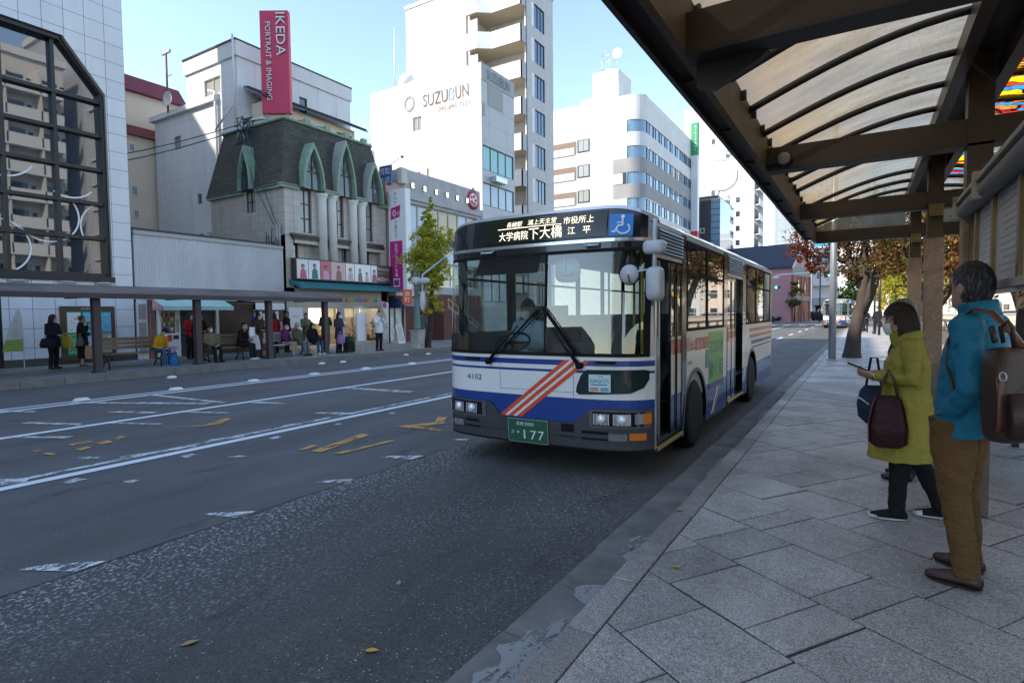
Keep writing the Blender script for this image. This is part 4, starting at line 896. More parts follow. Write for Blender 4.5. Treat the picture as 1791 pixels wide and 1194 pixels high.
for r in (.46, .37): 
    for i in range(40): 
        a = i * math.pi / 20; w.box(-28.3 + r * math.cos(a) - .02, -28.3 + r * math.cos(a) + .02, 32.15, 32.18, 16.95 + r * 1.15 * math.sin(a) - .04, 16.95 + r * 1.15 * math.sin(a) + .04, mat('letter_pale', (.42, .40, .38), .5, var=0))
w.text('S', (-28.3, 32.19, 16.74), PX, (0, 0, 1), .6, mat('letter_pale', (.42, .40, .38)), lift=.03)
w.text('SUZUBUN', (FX + .045, 34.3, 17.55), PY, (0, 0, 1), .95, mat('letter_steel', (.12, .14, .17), .35, .5, var=0), width=2.9, lift=.03); w.build('lettering', b)
b = thing('rooftop_tank', 'white round water tank on the edge of the office roof', 'tank', (-29.2, 33.2, 18.4))
w = MB(); w.ball((-29.2, 33.0, 18.95), .62, WHI, 18, 12); w.box(-29.5, -28.9, 32.9, 33.5, 18.3, 18.55, WHB); w.build('tank', b)
b = thing('lightning_rod', 'tall thin white mast standing on the office roof', 'mast', (-30.0, 32.6, 18.4))
w = MB(); w.tube([(-30.0, 32.6, 18.3), (-30.0, 32.6, 20.5), (-30, 32.6, 23.0)], [.07, .06, .02], WHB, 6); w.build('mast', b)
w = MB(); w.box(-33.2, -32.2, 32.3, 33.5, 14.8, 15.0, CONCW)
for k in range(5): w.tube([(-33.2 + k * .25, 32.3, 15), (-33.2 + k * .25, 32.3, 16.3)], .02, WHB, 4)
w.tube([(-33.2, 32.3, 16.3), (-32.2, 32.3, 16.3)], .03, WHB, 4); o = w.build('fire_escape_balcony', b); o.parent = bpy.data.objects['office_building']; o.location = WL['lightning_rod'] - WL['office_building']

# apartment tower
b = bld('apartment_tower', 'tall pale apartment tower with stepped sunlit balconies and blue windows', (-24, 42, 0), group=None)
TWP = tilemat('tower_panels', (.50, .49, .49), 2.4, 1.45, .02, (.33, .32, .32), .6, .03)
w = MB(); fl = [27.75 - 2.92 * k for k in range(9)]
ops = [(.95, 3.25, z - 1.95, z) for z in fl]
facade(w, (-24, 41.75, 0), PY, PX, 4.85, 0, 29.5, ops, TWP, .12)
w.box(-36, -24.2, 43.2, 46.58, 0, 29.4, WHI); w.box(-36, -28.9, 40.7, 43.2, 0, 29.4, WHT); w.box(-24.12, -24.0, 41.75, 41.87, 0, 29.4, TWP); w.box(-36.1, -23.9, 43.2, 46.65, 29.4, 29.7, WHB); w.box(-36.1, -28.85, 40.6, 43.2, 29.4, 29.7, WHB)
w.box(-24.2, -24.01, 41.87, 43.2, 0, 29.4, WHI)
w.build('wall', b)
for op in ops: window(b, (-24, 41.75, 0), PY, PX, op, .1, 4, 1, DKF, glassmat('sky_glass', (.02, .06, .14), 2.2, .03), .06)
BEI = mat('balcony_soffit', (.62, .50, .34), .7, var=.05); PARW = mat('parapet_grey', (.42, .42, .45), .6)
for k in range(11):
    z = 30.5 - 2.92 * k - 3.6
    pl = [(-28.9, 40.2), (-27.9, 40.2), (-26.9, 41.0), (-24.0, 41.0), (-24.0, 41.75), (-24.0, 43.2), (-28.9, 43.2)]
    w = MB(); w.poly([(x, y, z) for x, y in pl][::-1], BEI); w.poly([(x, y, z + .15) for x, y in pl], CONCW)
    for (a, c) in zip(pl[:4], pl[1:5]):
        d = Vector((c[0] - a[0], c[1] - a[1], 0)); n_ = Vector((d.y, -d.x, 0)).normalized() * .1; hh = 1.25
        m_ = PARW if a[0] == -24.0 else WHI
        w.prism([(a[0], a[1], z - .1), (c[0], c[1], z - .1), (c[0], c[1], z + hh), (a[0], a[1], z + hh)], -n_, m_)
    w.box(-28.9, -28.0, 40.55, 40.65, z + 1.25, z + 2.5, mat('balcony_screen', (.5, .5, .48), .6)); w.box(-27.4, -26.6, 42.2, 43.15, z + .2, z + 1.0, WHB)
    w.build('balcony', b)
w = MB(); w.tube([(-29.2, 40.6, 8), (-29.2, 40.6, 29.5)], .07, mat('tan_pipe', (.45, .36, .28), .6), 6); w.build('drain_pipe', b)

# ---------------------------------------------------------------- buildings farther down the street
b = bld('round_cornered_office', 'white office block with rounded corner and blue ribbon windows', (-22, 65, 0))
w = MB(); RX = -22.0; r_ = 1.8
RW = mat('rendered_grey_white', (.62, .62, .62), .7, var=.1, vs=.5); RG = mat('grey_render_band', (.27, .27, .28), .7, var=.18, vs=.6)
rib = [(24.15, 22.75), (21.15, 19.75), (18.15, 16.75), (15.15, 13.75), (12.1, 10.7), (9, 7.6)]
def cornerstrip(w, z0, z1, off, m, y1=87.2, x1=None):
    pts = [(x1 if x1 is not None else -34.2, 65 - off)] + [(RX - r_ + (r_ + off) * math.sin(a), 65 + r_ - (r_ + off) * math.cos(a)) for a in [i * math.pi / 16 for i in range(9)]] + [(RX + off, y1)]
    for (a, c) in zip(pts, pts[1:]): w.quad((a[0], a[1], z0), (c[0], c[1], z0), (c[0], c[1], z1), (a[0], a[1], z1), m)
zs = [27.0] + [q for t in rib for q in t] + [0]
for i in range(0, len(zs), 2): cornerstrip(w, zs[i + 1], zs[i], 0, RW)
for a, c in ((19.75, 18.15), (16.75, 15.15)): cornerstrip(w, a + .02, c - .02, .02, RG, x1=-25.6)
for (z1, z0) in rib: w.quad((-34.2, 65, z0), (-23.9, 65, z0), (-23.9, 65, z1), (-34.2, 65, z1), RW)
w.quad((-34.2, 65, 27), (-22, 65 + 1, 27), (-22, 87, 27), (-34.2, 87, 27), RW); w.quad((-22, 87.2, 0), (-34.2, 87.2, 0), (-34.2, 87.2, 27), (-22, 87.2, 27), RW)
w.box(-30.2, -25.3, 66, 72, 27, 27.9, RW); w.box(-28.8, -25.5, 66.5, 71, 27.9, 31.0, RW); w.build('wall', b)
SKG = glassmat('sky_glass', (.02, .06, .14), 2.2, .03); SKG2 = glassmat('ribbon_glass', (.10, .20, .30), 2.0, .05)
for k, (z1, z0) in enumerate(rib):
    w = MB(); cornerstrip(w, z0, z1, -.1, SKG2, x1=-23.9)
    for i in range(9): y = 66.8 + i * 2.4; w.box(RX - .12, RX - .02, y, y + .14, z0, z1, DKF); w.box(RX - .12, RX - .04, y + .9, y + .97, z0, z1, DKF)
    w.build('ribbon_window', b)
for k in range(3):
    z = 22.9 - 3.05 * k; w = MB(); w.box(-34.15, -28.6, 65.05, 66.2, z - 1.75, z, mat('loggia', (.35, .24, .15), .8))
    for i in range(9): w.box(-34.1, -30.4, 64.9, 64.96, z - 1.7 + i * .18, z - 1.6 + i * .18, mat('brown_louvre', (.30, .20, .15), .6))
    w.box(-30.2, -28.6, 64.93, 64.97, z - 1.6, z - .1, DKF); w.box(-30.0, -29.4, 64.9, 64.935, z - 1.5, z - .2, GLC); w.box(-29.35, -28.7, 64.9, 64.935, z - 1.5, z - .2, GLC); w.box(-34.1, -30.6, 64.85, 64.9, z - 1.75, z - .9, WHI); w.build('louvred_balcony', b)
w = MB(); w.box(-25.55, -23.9, 64.95, 64.99, 16.8, 18.1, GLB); w.box(-25.5, -24.4, 64.93, 64.952, 16.85, 18.05, WHI); w.build('window', b)
w = MB(); w.quad((-34, 64, 12.8), (-27, 64, 12.8), (-27, 64, 14.0), (-34, 64, 14.0), mat('mesh_screen', (.42, .36, .30), .7)); 
for i in range(7): w.box(-34 + i * 1.16, -33.93 + i * 1.16, 63.9, 64.0, 10, 14.1, DKF)
w.box(-34, -27, 63.95, 64.02, 14.0, 14.1, DKF); w.build('rooftop_screen', b)
b = thing('lattice_antenna', 'lattice mast with small white dish on the round-cornered office roof', 'antenna', (-27.2, 68, 31))
w = MB()
for x in (-28.2, -27.2, -26.2):
    w.tube([(x, 68, 31), (x, 68, 33.9)], .04, ALU, 5)
for z in (31.8, 32.7, 33.5): w.tube([(-28.2, 68, z), (-26.2, 68, z)], .03, ALU, 5); w.tube([(-28.2, 68, z), (-27.2, 68, z + .9)], .02, ALU, 4)
w.build('mast', b)
w = MB(); w.lathe([(.03, 0), (.5, -.12), (.62, -.3), (.6, -.31), (.45, -.15), (.02, -.05)], (-26.0, 67.8, 33.2), WHI, 16, 'y'); w.build('dish', b)
b = thing('pylon_sign', 'tall slim white pylon sign with green top and red foot', 'sign', (-21.6, 87, 0))
w = MB(); w.box(-21.95, -21.0, 86.6, 87.6, 0, 29.8, mat('pale_pylon', (.66, .69, .72), .4, var=.04)); w.build('post', b)
w = MB(); w.box(-21.97, -20.98, 86.57, 87.6, 24.6, 29.3, mat('sign_green', (.01, .25, .10), .5, var=0)); w.text('KIRITANI', (-21.3, 86.56, 29.0), PX, (0, 0, 1), .45, WLT, vert=True); w.build('green_panel', b)
w = MB(); w.box(-21.97, -20.98, 86.57, 87.6, 11.0, 13.6, mat('sign_scarlet', (.62, .03, .03), .5, var=0)); w.build('red_panel', b)
b = bld('dark_blue_building', 'dark navy clad building with a glazed corner', (-19.8, 95, 0))
NCL = tilemat('navy_cladding', (.018, .022, .032), .5, 30, .03, rough=.4)
w = MB(); w.box(-27, -19.85, 95, 106, 0, 19.9, NCL); w.box(-27.1, -19.8, 94.9, 106.1, 19.9, 20.1, DKF); w.build('wall', b)
w = MB(); w.box(-20.9, -19.5, 94.9, 106, 1, 19.6, SKG2)
for z in range(2, 20): w.box(-20.95, -19.45, 94.85, 94.9, z - .04, z + .04, DKF)
w.build('corner_window', b)
for z in (9.0, 14.3): 
    w = MB(); w.box(-22.6, -21.9, 94.93, 95.0, z, z + .8, ALU); w.box(-22.5, -22.0, 94.92, 94.935, z + .1, z + .7, GLB); w.build('window', b)
b = thing('rooftop_dish', 'large white round dish above the navy building roof', 'dish', (-18.6, 98, 20))
w = MB(); w.lathe([(.1, .5), (1.4, .3), (2.3, -.1), (2.3, -.16), (1.3, .15), (.05, .3)], (-18.9, 94, 22.6), WHI, 28, 'y'); w.build('dish', b)
w = MB(); w.tube([(-19.9, 95.2, 20), (-18.9, 94.6, 22.6), (-18.9, 94.6, 25.3)], .1, ALU, 6); w.box(-20.3, -18.0, 94.5, 94.7, 25.2, 25.6, GREYM); w.build('mast', b)
def apt(name, label, x0, x1, y0, y1, H, wm, bal=None, wins=None, roofbox=True):
    b = bld(name, label, (x1, y0, 0), group=None); w = MB()
    w.box(x0, x1, y0, y1, 0, H, wm); w.box(x0 - .1, x1 + .1, y0 - .1, y1 + .1, H, H + .3, wm)
    if roofbox: w.box(x0 + 1, x0 + 4, y0 + 1, y0 + 5, H, H + 2.5, wm)
    w.build('wall', b)
    for (a, z) in (wins or []):
        w = MB(); w.box(a, a + .75, y0 - .03, y0 + .003, z, z + 1.0, DKF); w.box(a + .05, a + .34, y0 - .04, y0 - .031, z + .06, z + .94, GLB); w.box(a + .4, a + .7, y0 - .04, y0 - .031, z + .06, z + .94, GLB); w.build('window', b)
    for (xa, xb, ya, z, face) in (bal or []):
        w = MB()
        if face == 'y': w.box(xa, xb, ya - .9, ya - .82, z, z + 1.1, wm); w.box(xa, xb, ya - .9, ya, z - .15, z, wm); w.box(xa + .2, xb - .2, ya - .03, ya - .01, z, z + 2.1, GLB); w.box(xb - .1, xb, ya - .9, ya, z, z + 2.6, wm); w.box(xa, xa + .1, ya - .9, ya, z, z + 2.6, wm)
        else: w.box(x1 + .82, x1 + .9, xa, xb, z, z + 1.1, wm); w.box(x1, x1 + .9, xa, xb, z - .15, z, wm); w.box(x1 + .01, x1 + .03, xa + .2, xb - .2, z, z + 2.1, GLB); w.box(x1, x1 + .9, xb - .1, xb, z, z + 2.6, wm)
        w.build('balcony', b)
    return b
apt('slim_apartment_block', 'slim white apartment block with a column of small dark windows', -22, -17.75, 116, 128, 31, WHB, [(116.3, 121, 0, 30 - 2.75 * k, 'x') for k in range(10)], [(-21.0, 22.4 - 2.7 * k) for k in range(6)])
apt('stepped_white_block', 'tall white block behind the navy building with narrow balconies', -33, -21.5, 125, 140, 44, WHI, [(-24.6, -22.0, 125, 38 - 3.1 * k, 'y') for k in range(6)], [(-27.5, 36.5), (-27.5, 31), (-27.5, 26)])
apt('grey_netted_tower', 'pale grey tower far behind the pink church', -21.5, -12, 175, 190, 33, tilemat('netted_grey', (.30, .36, .40), 2.2, 3.0, .12, (.22, .27, .3), .8, .08))
apt('pale_far_block', 'pale block far down the street behind the blue balconies', -3, 6, 190, 205, 24, WHI, None, [(-2 + 1.6 * (k % 5), 5 + 3 * (k // 5)) for k in range(25)])
b = bld('blue_balcony_block', 'white apartment block with blue glass balconies beside the pink church', (-6.9, 108, 0))
w = MB(); w.box(-7.3, -.5, 108, 120, 3.2, 17.5, WHB); w.box(-7.3, -6.9, 108.3, 120, 0, 3.2, WHB); w.box(-7.2, -.6, 111, 120, 0, 3.2, DARKIN); w.box(-7.4, -.4, 107.7, 120, 2.6, 3.8, CONCW); w.build('wall', b)
for k in range(4):
    z = 6.0 + k * 3.1; w = MB(); w.box(-7.2, -4.4, 107.0, 107.1, z, z + 1.1, mat('blue_glass_panel', (.02, .28, .46), .15, var=.05) if k != 0 else WHB); w.box(-7.25, -4.3, 107.0, 108, z - .2, z, WHB); w.box(-6.6, -4.6, 107.95, 107.99, z, z + 2.2, DKF); w.box(-6.5, -5.7, 107.93, 107.945, z + .1, z + 2.1, GLC); w.build('balcony', b)
b = thing('chapel', 'pink chapel with a steep navy roof and brick arched front', 'church', (-8.78, 90, .14), local=True, rz=R(-11.9))
PNK = mat('pink_wall', (.50, .25, .28), .8, var=.06, vs=.6); CBR = tilemat('orange_brick', (.36, .13, .085), .3, .1, .015, (.36, .22, .17), .8, .14); NRF = tilemat('navy_roof', (.028, .034, .06), .4, .4, .02, rough=.5); GST = mat('grey_stone', (.27, .27, .27), .8, var=.15)
w = MB(); w.box(-14, -.02, 0, 8.2, 0, 7.9, PNK); w.prism([(-13.9, 0, 7.9), (-13.9, 8.2, 7.9), (-13.9, 4.1, 11.2)], (13.88, 0, 0), PNK); w.build('wall', b)
w = MB(); w.box(0, .12, 0, 8.2, 0, 6.6, CBR); w.box(-.02, .2, -.05, 8.25, 6.6, 7.9, GST); w.box(0, .25, -.05, 8.25, 3.0, 3.7, GST)
for y in (.1, 3.9, 7.6): w.box(.12, .3, y, y + .5, 0, 6.6, CBR)
w.build('brick_front', b)
w = MB()
for s in (0, 1):
    q = [(-14.2, -.4 if s == 0 else 8.6, 7.62), (.3, -.4 if s == 0 else 8.6, 7.62), (.3, 4.1, 11.3), (-14.2, 4.1, 11.3)]
    w.prism(q, (0, 0, .22), NRF)
w.tube([(-9, -.1, 8.4), (-7.4, .1, 8.55)], .07, WHI, 5); w.build('roof', b)
w = MB(); 
for s in (-1, 1): w.tube([(.35, 4.1 + s * 4.6, 7.6), (.35, 4.1, 11.4)], .16, WHI, 4)
w.build('gable_trim', b)
for y in (2.2, 5.2):
    w = MB(); g2 = gothic(y + .5, .5, 4.2, 6.4); w.prism([(.13, a, z) for a, z in g2], (.05, 0, 0), GLB); g2 = gothic(y + .5, .62, 4.1, 6.6); 
    for (a, c) in zip(g2, g2[1:]): w.tube([(.18, a[0], a[1]), (.18, c[0], c[1])], .07, CBR, 4)
    w.build('arched_window', b)
w = MB(); w.prism([(.13, a, z) for a, z in gothic(4.1, .95, 0, 2.75)], (.06, 0, 0), mat('dark_door', (.06, .04, .03), .6))
for q in (gothic(4.1, 1.1, 0, 2.95), gothic(4.1, 1.35, 0, 3.0)):
    for (a, c) in zip(q, q[1:]): w.tube([(.2, a[0], a[1]), (.2, c[0], c[1])], .09, CBR, 4)
w.build('door', b)
w = MB(); w.lathe([(.55, .1), (.55, .16)], (0, 4.1, 9.0), WHI, 18, 'x'); w.lathe([(.42, .16), (.42, .18)], (0, 4.1, 9.0), GLB, 18, 'x'); w.build('rose_window', b)

# buildings outside the frame, on both banks: they shade the street and stand in the glass as reflections
def occl(name, label, x0, x1, y0, y1, H, wm, fl=3.2, sides='x'):
    b = bld(name, label, (x1, y0, 0)); w = MB(); w.box(x0, x1, y0, y1, 0, H, wm); w.box(x0 - .2, x1 + .2, y0 - .2, y1 + .2, H, H + .5, wm); w.build('wall', b)
    return b
occl('unseen_shade_block', 'unseen tall dark grey block added outside the left edge to shade the street', -50, -22.2, -36, -8.6, 28, tilemat('dark_grey_tile', (.16, .155, .15), .6, .3, .02, rough=.5))  # unseen block, added and sized to keep street and bus in shade
occl('unseen_low_block', 'unseen low grey block added far behind on the left for the windscreen reflection', -48, -23, -120, -70, 7.5, CONCW)  # unseen block, added and kept low to leave sky in the windscreen
occl('unseen_back_shade_block', 'unseen high beige block added left of the glass building to cast shade', -66, -47, -40, 6, 32, CREAM)  # unseen block, added; its height sets the shadow edge on the white apartments
def balcony_block(name, label, x0, x1, y0, y1, H, wm, face='x', parm=WHI):
    b = bld(name, label, (x0, y0, 0)); w = MB(); w.box(x0, x1, y0, y1, 0, H, wm); w.box(x0 - .3, x1, y0 - .3, y1 + .3, H, H + .8, parm); w.build('wall', b)
    k = 0; z = 3.0
    while z < H - 2.5:
        w = MB(); w.box(x0 - 1.4, x0, y0 + .5, y1 - .5, z - .18, z, parm); w.box(x0 - 1.4, x0 - 1.28, y0 + .5, y1 - .5, z, z + 1.1, parm)
        n = int((y1 - y0) / 3.2)
        for i in range(n):
            y = y0 + 1 + i * 3.2; w.box(x0 - .04, x0 - .004, y, y + 1.8, z, z + 2.0, GLB); w.box(x0 - .05, x0 - .005, y + 2.1, y + 2.5, z + .6, z + 1.8, DKF); w.box(x0 - 1.4, x0, y - .3, y - .15, z, z + 2.7, wm)
        w.build('balcony', b); z += 3.0
    return b
balcony_block('riverside_apartments', 'pale cream riverside apartment block with deep balconies across the river', 36, 50, 18, 31, 31, mat('pale_cream', (.66, .63, .57), .8, var=.06))
balcony_block('riverside_tower', 'pale grey tiled riverside tower with white balconies across the river', 36, 52, 33, 46, 38, tilemat('pale_grey_tile', (.52, .53, .55), .3, .1, .01, rough=.6), parm=mat('pale_parapet', (.66, .64, .60), .7))
balcony_block('riverside_terrace', 'white riverside block with long balconies across the river', 35, 50, -6, 15, 22, WHI)
balcony_block('rear_block', 'tall grey block behind on the right bank', 8, 26, -95, -60, 30, CONCW)

# far bank, seen past the railing
BANK = tilemat('pale_wall_block', (.62, .52, .40), 1.6, .42, .03, (.45, .36, .28), .8, .06)
b = thing('river_wall', 'pale block river wall on the sunlit far bank', 'wall', (16, 70, -2.4))
w = MB(); w.box(3.1, 62, 70, 70.6, -2.6, 1.1, BANK); w.box(3.1, 62, 69.95, 70.65, 1.1, 1.25, CONCW); w.build('wall', b)
b = thing('white_bank_fence', 'thin white mesh fence along the far river bank', 'fence', (16, 71.4, 0))
w = MB()
for i in range(22): w.tube([(4.4 + i * 1.4, 71.4, 0), (4.4 + i * 1.4, 71.4, 5.2)], .05, WHI, 5)
for z in (1.5, 2.7, 3.9, 5.1): w.tube([(4.4, 71.4, z), (33.8, 71.4, z)], .035, WHI, 5)
w.build('mesh', b)
def board(name, label, x0, x1, z0, z1, m, lines, y=71.2):
    b = thing(name, label, 'sign', (x0, y, z0)); w = MB(); w.box(x0, x1, y - .1, y, z0, z1, m); w.build('panel', b)
    w = MB()
    for (s, zc, sz, mm) in lines: w.text(s, ((x0 + x1) / 2, y - .11, zc), PX, (0, 0, 1), sz, mm, width=(x1 - x0) * .85)
    w.build('lettering', b)
BLU = mat('sign_blue', (.03, .06, .40), .5, var=0)
board('parking_sign', 'large yellow parking sign on the far bank fence', 16.0, 18.3, 1.9, 4.3, mat('sign_yellow', (.75, .45, .03), .5, var=.03), [('パーキング', 3.6, .5, mat('vending_red', (.6, .03, .05))), ('200円', 2.2, 1.0, BLU)])
board('price_sign', 'white and blue price sign on the far bank fence', 18.5, 19.9, 1.9, 4.2, WHI, [('駐車場', 3.6, .45, BLU), ('24H', 2.6, .7, BLU), ('100円', 2.05, .4, INK)])
for i, (x0, x1, y0, H, m, lab) in enumerate(((4.5, 10, 92, 9, WHB, 'low white building beyond the far river bank'), (11, 19, 100, 13, CREAM, 'cream building beyond the far bank parking signs'), (19.5, 27, 96, 16, WHI, 'white block at the right end of the far bank'))):
    b = bld('far_bank_house', lab, (x0, y0, 0)); w = MB(); w.box(x0, x1, y0, y0 + 10, 0, H, m); w.box(x0 - .2, x1 + .2, y0 - .2, y0 + 10.2, H, H + .3, CONCW); w.build('wall', b)
    for k in range(int(H / 3)):
        for q in range(int((x1 - x0) / 2)):
            w = MB(); w.box(x0 + .5 + q * 2, x0 + 1.6 + q * 2, y0 - .05, y0 - .002, 1 + k * 3, 2.3 + k * 3, DKF); w.box(x0 + .56 + q * 2, x0 + 1.54 + q * 2, y0 - .07, y0 - .05, 1.06 + k * 3, 2.24 + k * 3, GLB); w.build('window', b)
# low wooded hill closing the street
m, t, p, o = nodes('wooded_hill'); nn = noise(t, coords(t), .35, 6, .7)
L(t, ramp(t, nn, [(.35, (.012, .022, .008)), (.5, (.04, .06, .02)), (.65, (.10, .075, .03))]), p.inputs['Base Color']); p.inputs['Roughness'].default_value = 1; bump(t, p, nn, 1, 2)
g = MB(); rs = random.Random(9); nx, ny = 60, 14; V = []
for j in range(ny + 1):
    for i in range(nx + 1):
        t_ = j / ny; h = 34 * math.sin(math.pi * min(1, t_ * .6 + .0)) * (.55 + .45 * math.sin(i * .21 + 1)) + rs.uniform(-1.5, 1.5) * (t_ > .02); V.append((-170 + i * 8, 330 + j * 14, h - .5))
F_ = [(j * (nx + 1) + i, j * (nx + 1) + i + 1, (j + 1) * (nx + 1) + i + 1, (j + 1) * (nx + 1) + i) for j in range(ny) for i in range(nx)]
g.add(V, F_, m, True); o = g.build('hills'); struct(o)

# ---------------------------------------------------------------- the bus
BX, BH = -2.955, 1.235            # centre line and half width
bus = thing('bus', 'white and blue city bus with orange front stripes and lit destination display, plate 177', 'bus', (BX, 5.2, 0))
def car(name, col, rough=.22, coat=.6, var=.04): return mat(name, col, rough, 0, var, 1.5, coat=coat)
BW = car('bus_white', (.76, .76, .75)); BB = car('bus_blue', (.012, .05, .24)); BO = car('bus_orange', (.72, .085, .03)); BR_ = car('bus_red', (.55, .02, .03))
BCR = car('bus_cream', (.70, .64, .56), .35, .3); BBLK = mat('bus_black', (.012, .012, .014), .15, coat=.5, var=0); RUB = mat('rubber', (.010, .010, .011), .75, var=.3, spec=.2); BGR = mat('bumper_grey', (.055, .055, .06), .45, var=.15, vs=4); BSIL = mat('bus_silver', (.58, .59, .60), .3, .6, var=.05)
BGL = clearglass('bus_glass', (.72, .84, .81), 1.5, .055); BGS = clearglass('bus_side_glass', (.60, .64, .62), 1.7, .10)
def fy(x, z):
    u = min(1.0, abs(x - BX) / BH); y = 5.13 + .10 * u ** 2 + .22 * u ** 9
    if z > 1.2: y += .085 * (z - 1.2) / 1.5
    if z > 2.5: y += 1.6 * (z - 2.5) ** 2
    if z < .5: y += .10 * (.5 - z)
    return y
def FP(x, z, d=0): return Vector((x, fy(x, z) - d, z))
def fq(w, x0, x1, z0, z1, m, d=0.0, n=None, smooth=True):
    n = n or max(2, int(abs(x1 - x0) / .08)); zn = max(1, int(abs(z1 - z0) / .12)); vs = []; fs = []
    for j in range(zn + 1):
        for i in range(n + 1): vs.append(FP(x0 + (x1 - x0) * i / n, z0 + (z1 - z0) * j / zn, d))
    for j in range(zn):
        for i in range(n): a = j * (n + 1) + i; fs.append((a, a + 1, a + n + 2, a + n + 1))
    w.add(vs, fs, m, smooth)
def clipx(p, s, c):
    out = []
    for i in range(len(p)):
        a, b_ = p[i], p[(i + 1) % len(p)]; fa, fb = (a[0] - c) * s, (b_[0] - c) * s
        if fa >= 0: out.append(a)
        if (fa >= 0) != (fb >= 0): k = fa / (fa - fb); out.append((c, a[1] + (b_[1] - a[1]) * k))
    return out
def fpoly(w, pts, m, d):
    x0, x1 = min(p[0] for p in pts), max(p[0] for p in pts); n = max(1, int((x1 - x0) / .03))
    for i in range(n):
        q = clipx(clipx(list(pts), 1, x0 + (x1 - x0) * i / n), -1, x0 + (x1 - x0) * (i + 1) / n) if n > 1 else pts
        if len(q) > 2: w.poly([FP(x, z, d) for x, z in q], m)
XL, XR = BX - BH, BX + BH
def fband(w, zf, zg, m, d=0.0, x0=None, x1=None, n=40):
    x0 = XL if x0 is None else x0; x1 = XR if x1 is None else x1
    for i in range(n):
        a = x0 + (x1 - x0) * i / n; c = x0 + (x1 - x0) * (i + 1) / n
        z = [zf(a), zf(c), zg(c), zg(a)]
        w.add([FP(a, z[0], d), FP(c, z[1], d), FP(c, z[2], d), FP(a, z[3], d)], [(0, 1, 2, 3)], m, True)
# bumper line rises round the lamps
def bl(x):
    if x < -3.42: return .70
    if x < -3.30: return .70 - .14 * (x + 3.42) / .12
    if x < -2.45: return .555
    if x < -2.25: return .555 + .155 * (x + 2.45) / .2
    return .71
C = lambda v: (lambda x: v)
w = MB()
fband(w, bl, C(.80), BB); fband(w, C(.80), C(1.055), BW); fband(w, C(1.055), C(1.08), BB); fband(w, C(1.08), C(1.125), BW); fband(w, C(1.125), C(1.18), BB); fband(w, C(1.18), C(1.22), BW)
for x0, x1 in ((XL, XL + .06), (XR - .06, XR)): fq(w, x0, x1, 1.22, 2.36, BSIL)
def hz(x): u = abs(x - BX) / BH; return 2.70 - .13 * max(0, (u - .55) / .45) ** 3.2
fband(w, C(2.33), hz, BSIL, 0); fband(w, C(2.25), C(2.33), BBLK, 0)
# right side (kerb side)
def arch(y): 
    for c in (7.05, 11.15):
        if abs(y - c) < .53: return .40 + math.sqrt(.53 ** 2 - (y - c) ** 2)
    return 0
def side(w, x, y0, y1, z0, z1, m):
    ys = sorted({y0, y1} | {c + .53 * math.cos(math.pi * i / 24) for c in (7.05, 11.15) for i in range(25) if y0 < c + .53 * math.cos(math.pi * i / 24) < y1})
    for a, c in zip(ys, ys[1:]):
        if max(z0, arch(a + 1e-4), arch(c - 1e-4)) >= z1: continue
        za, zc = max(z0, arch(a + 1e-4)), max(z0, arch(c - 1e-4)); w.quad((x, a, min(za, z1)), (x, c, min(zc, z1)), (x, c, z1), (x, a, z1), m)
SXR = XR
ye = fy(XR, 1)
for x, segs in ((XR, ((6.44, 8.88), (10.18, 13.7))), (XL, ((ye, 13.7),))):
    for a, c in segs:
        side(w, x, a, c, .24, .70, BB); side(w, x, a, c, .70, 1.42, BCR if x == XR else BW)
        w.quad((x, a, 2.44), (x, c, 2.44), (x, c, 2.52), (x, a, 2.52), BSIL)
w.quad((XR, ye, .3), (XR, 5.5, .3), (XR, 5.5, 2.52), (XR, ye, 2.52), BSIL)
w.quad((XR, 5.5, 2.18), (XR, 6.44, 2.18), (XR, 6.44, 2.52), (XR, 5.5, 2.52), BSIL); w.quad((XR, 8.88, 2.17), (XR, 10.18, 2.17), (XR, 10.18, 2.52), (XR, 8.88, 2.52), BSIL)
w.quad((XL, 13.7, .35), (XR, 13.7, .35), (XR, 13.75, 2.5), (XL, 13.75, 2.5), BW)
w.quad((XL, ye, .32), (XR, ye, .32), (XR, 13.7, .32), (XL, 13.7, .32), RUB)
w.build('body', bus)
w = MB(); rings = []
for i in range(15):
    y = [None, 5.6, 6.5, 7.5, 8.5, 9.5, 10.5, 11.5, 12.5, 13.3, 13.6, 13.7, 13.76][i] if i < 13 else None
    if i == 0:
        rings.append([FP(XL + 2 * BH * q / 24, hz(XL + 2 * BH * q / 24)) for q in range(25)]); continue
    if y is None: continue
    r = []
    for q in range(25):
        s = -1 + 2 * q / 24; dz = 2.52 + .22 * (1 - abs(s) ** 5) - (.12 if y > 13.5 else 0) * (y - 13.5) / .26; r.append(Vector((BX + s * BH * (1.004), y, dz)))
    rings.append(r)
w.loft(rings, BW, False, True, closed=False); w.build('roof', bus)
w = MB(); w.quad((XL + .03, 5.6, 2.42), (XR - .03, 5.6, 2.42), (XR - .03, 13.6, 2.42), (XL + .03, 13.6, 2.42), mat('bus_ceiling', (.42, .43, .42), .7)); w.quad((XL + .02, 5.5, .62), (XR - .5, 5.5, .62), (XR - .5, 13.6, .62), (XL + .02, 13.6, .62), mat('bus_floor', (.12, .12, .12), .7)); w.quad((XR - .5, 6.46, .62), (XR - .02, 6.46, .62), (XR - .02, 13.6, .62), (XR - .5, 13.6, .62), mat('bus_floor', (.12, .12, .12)))
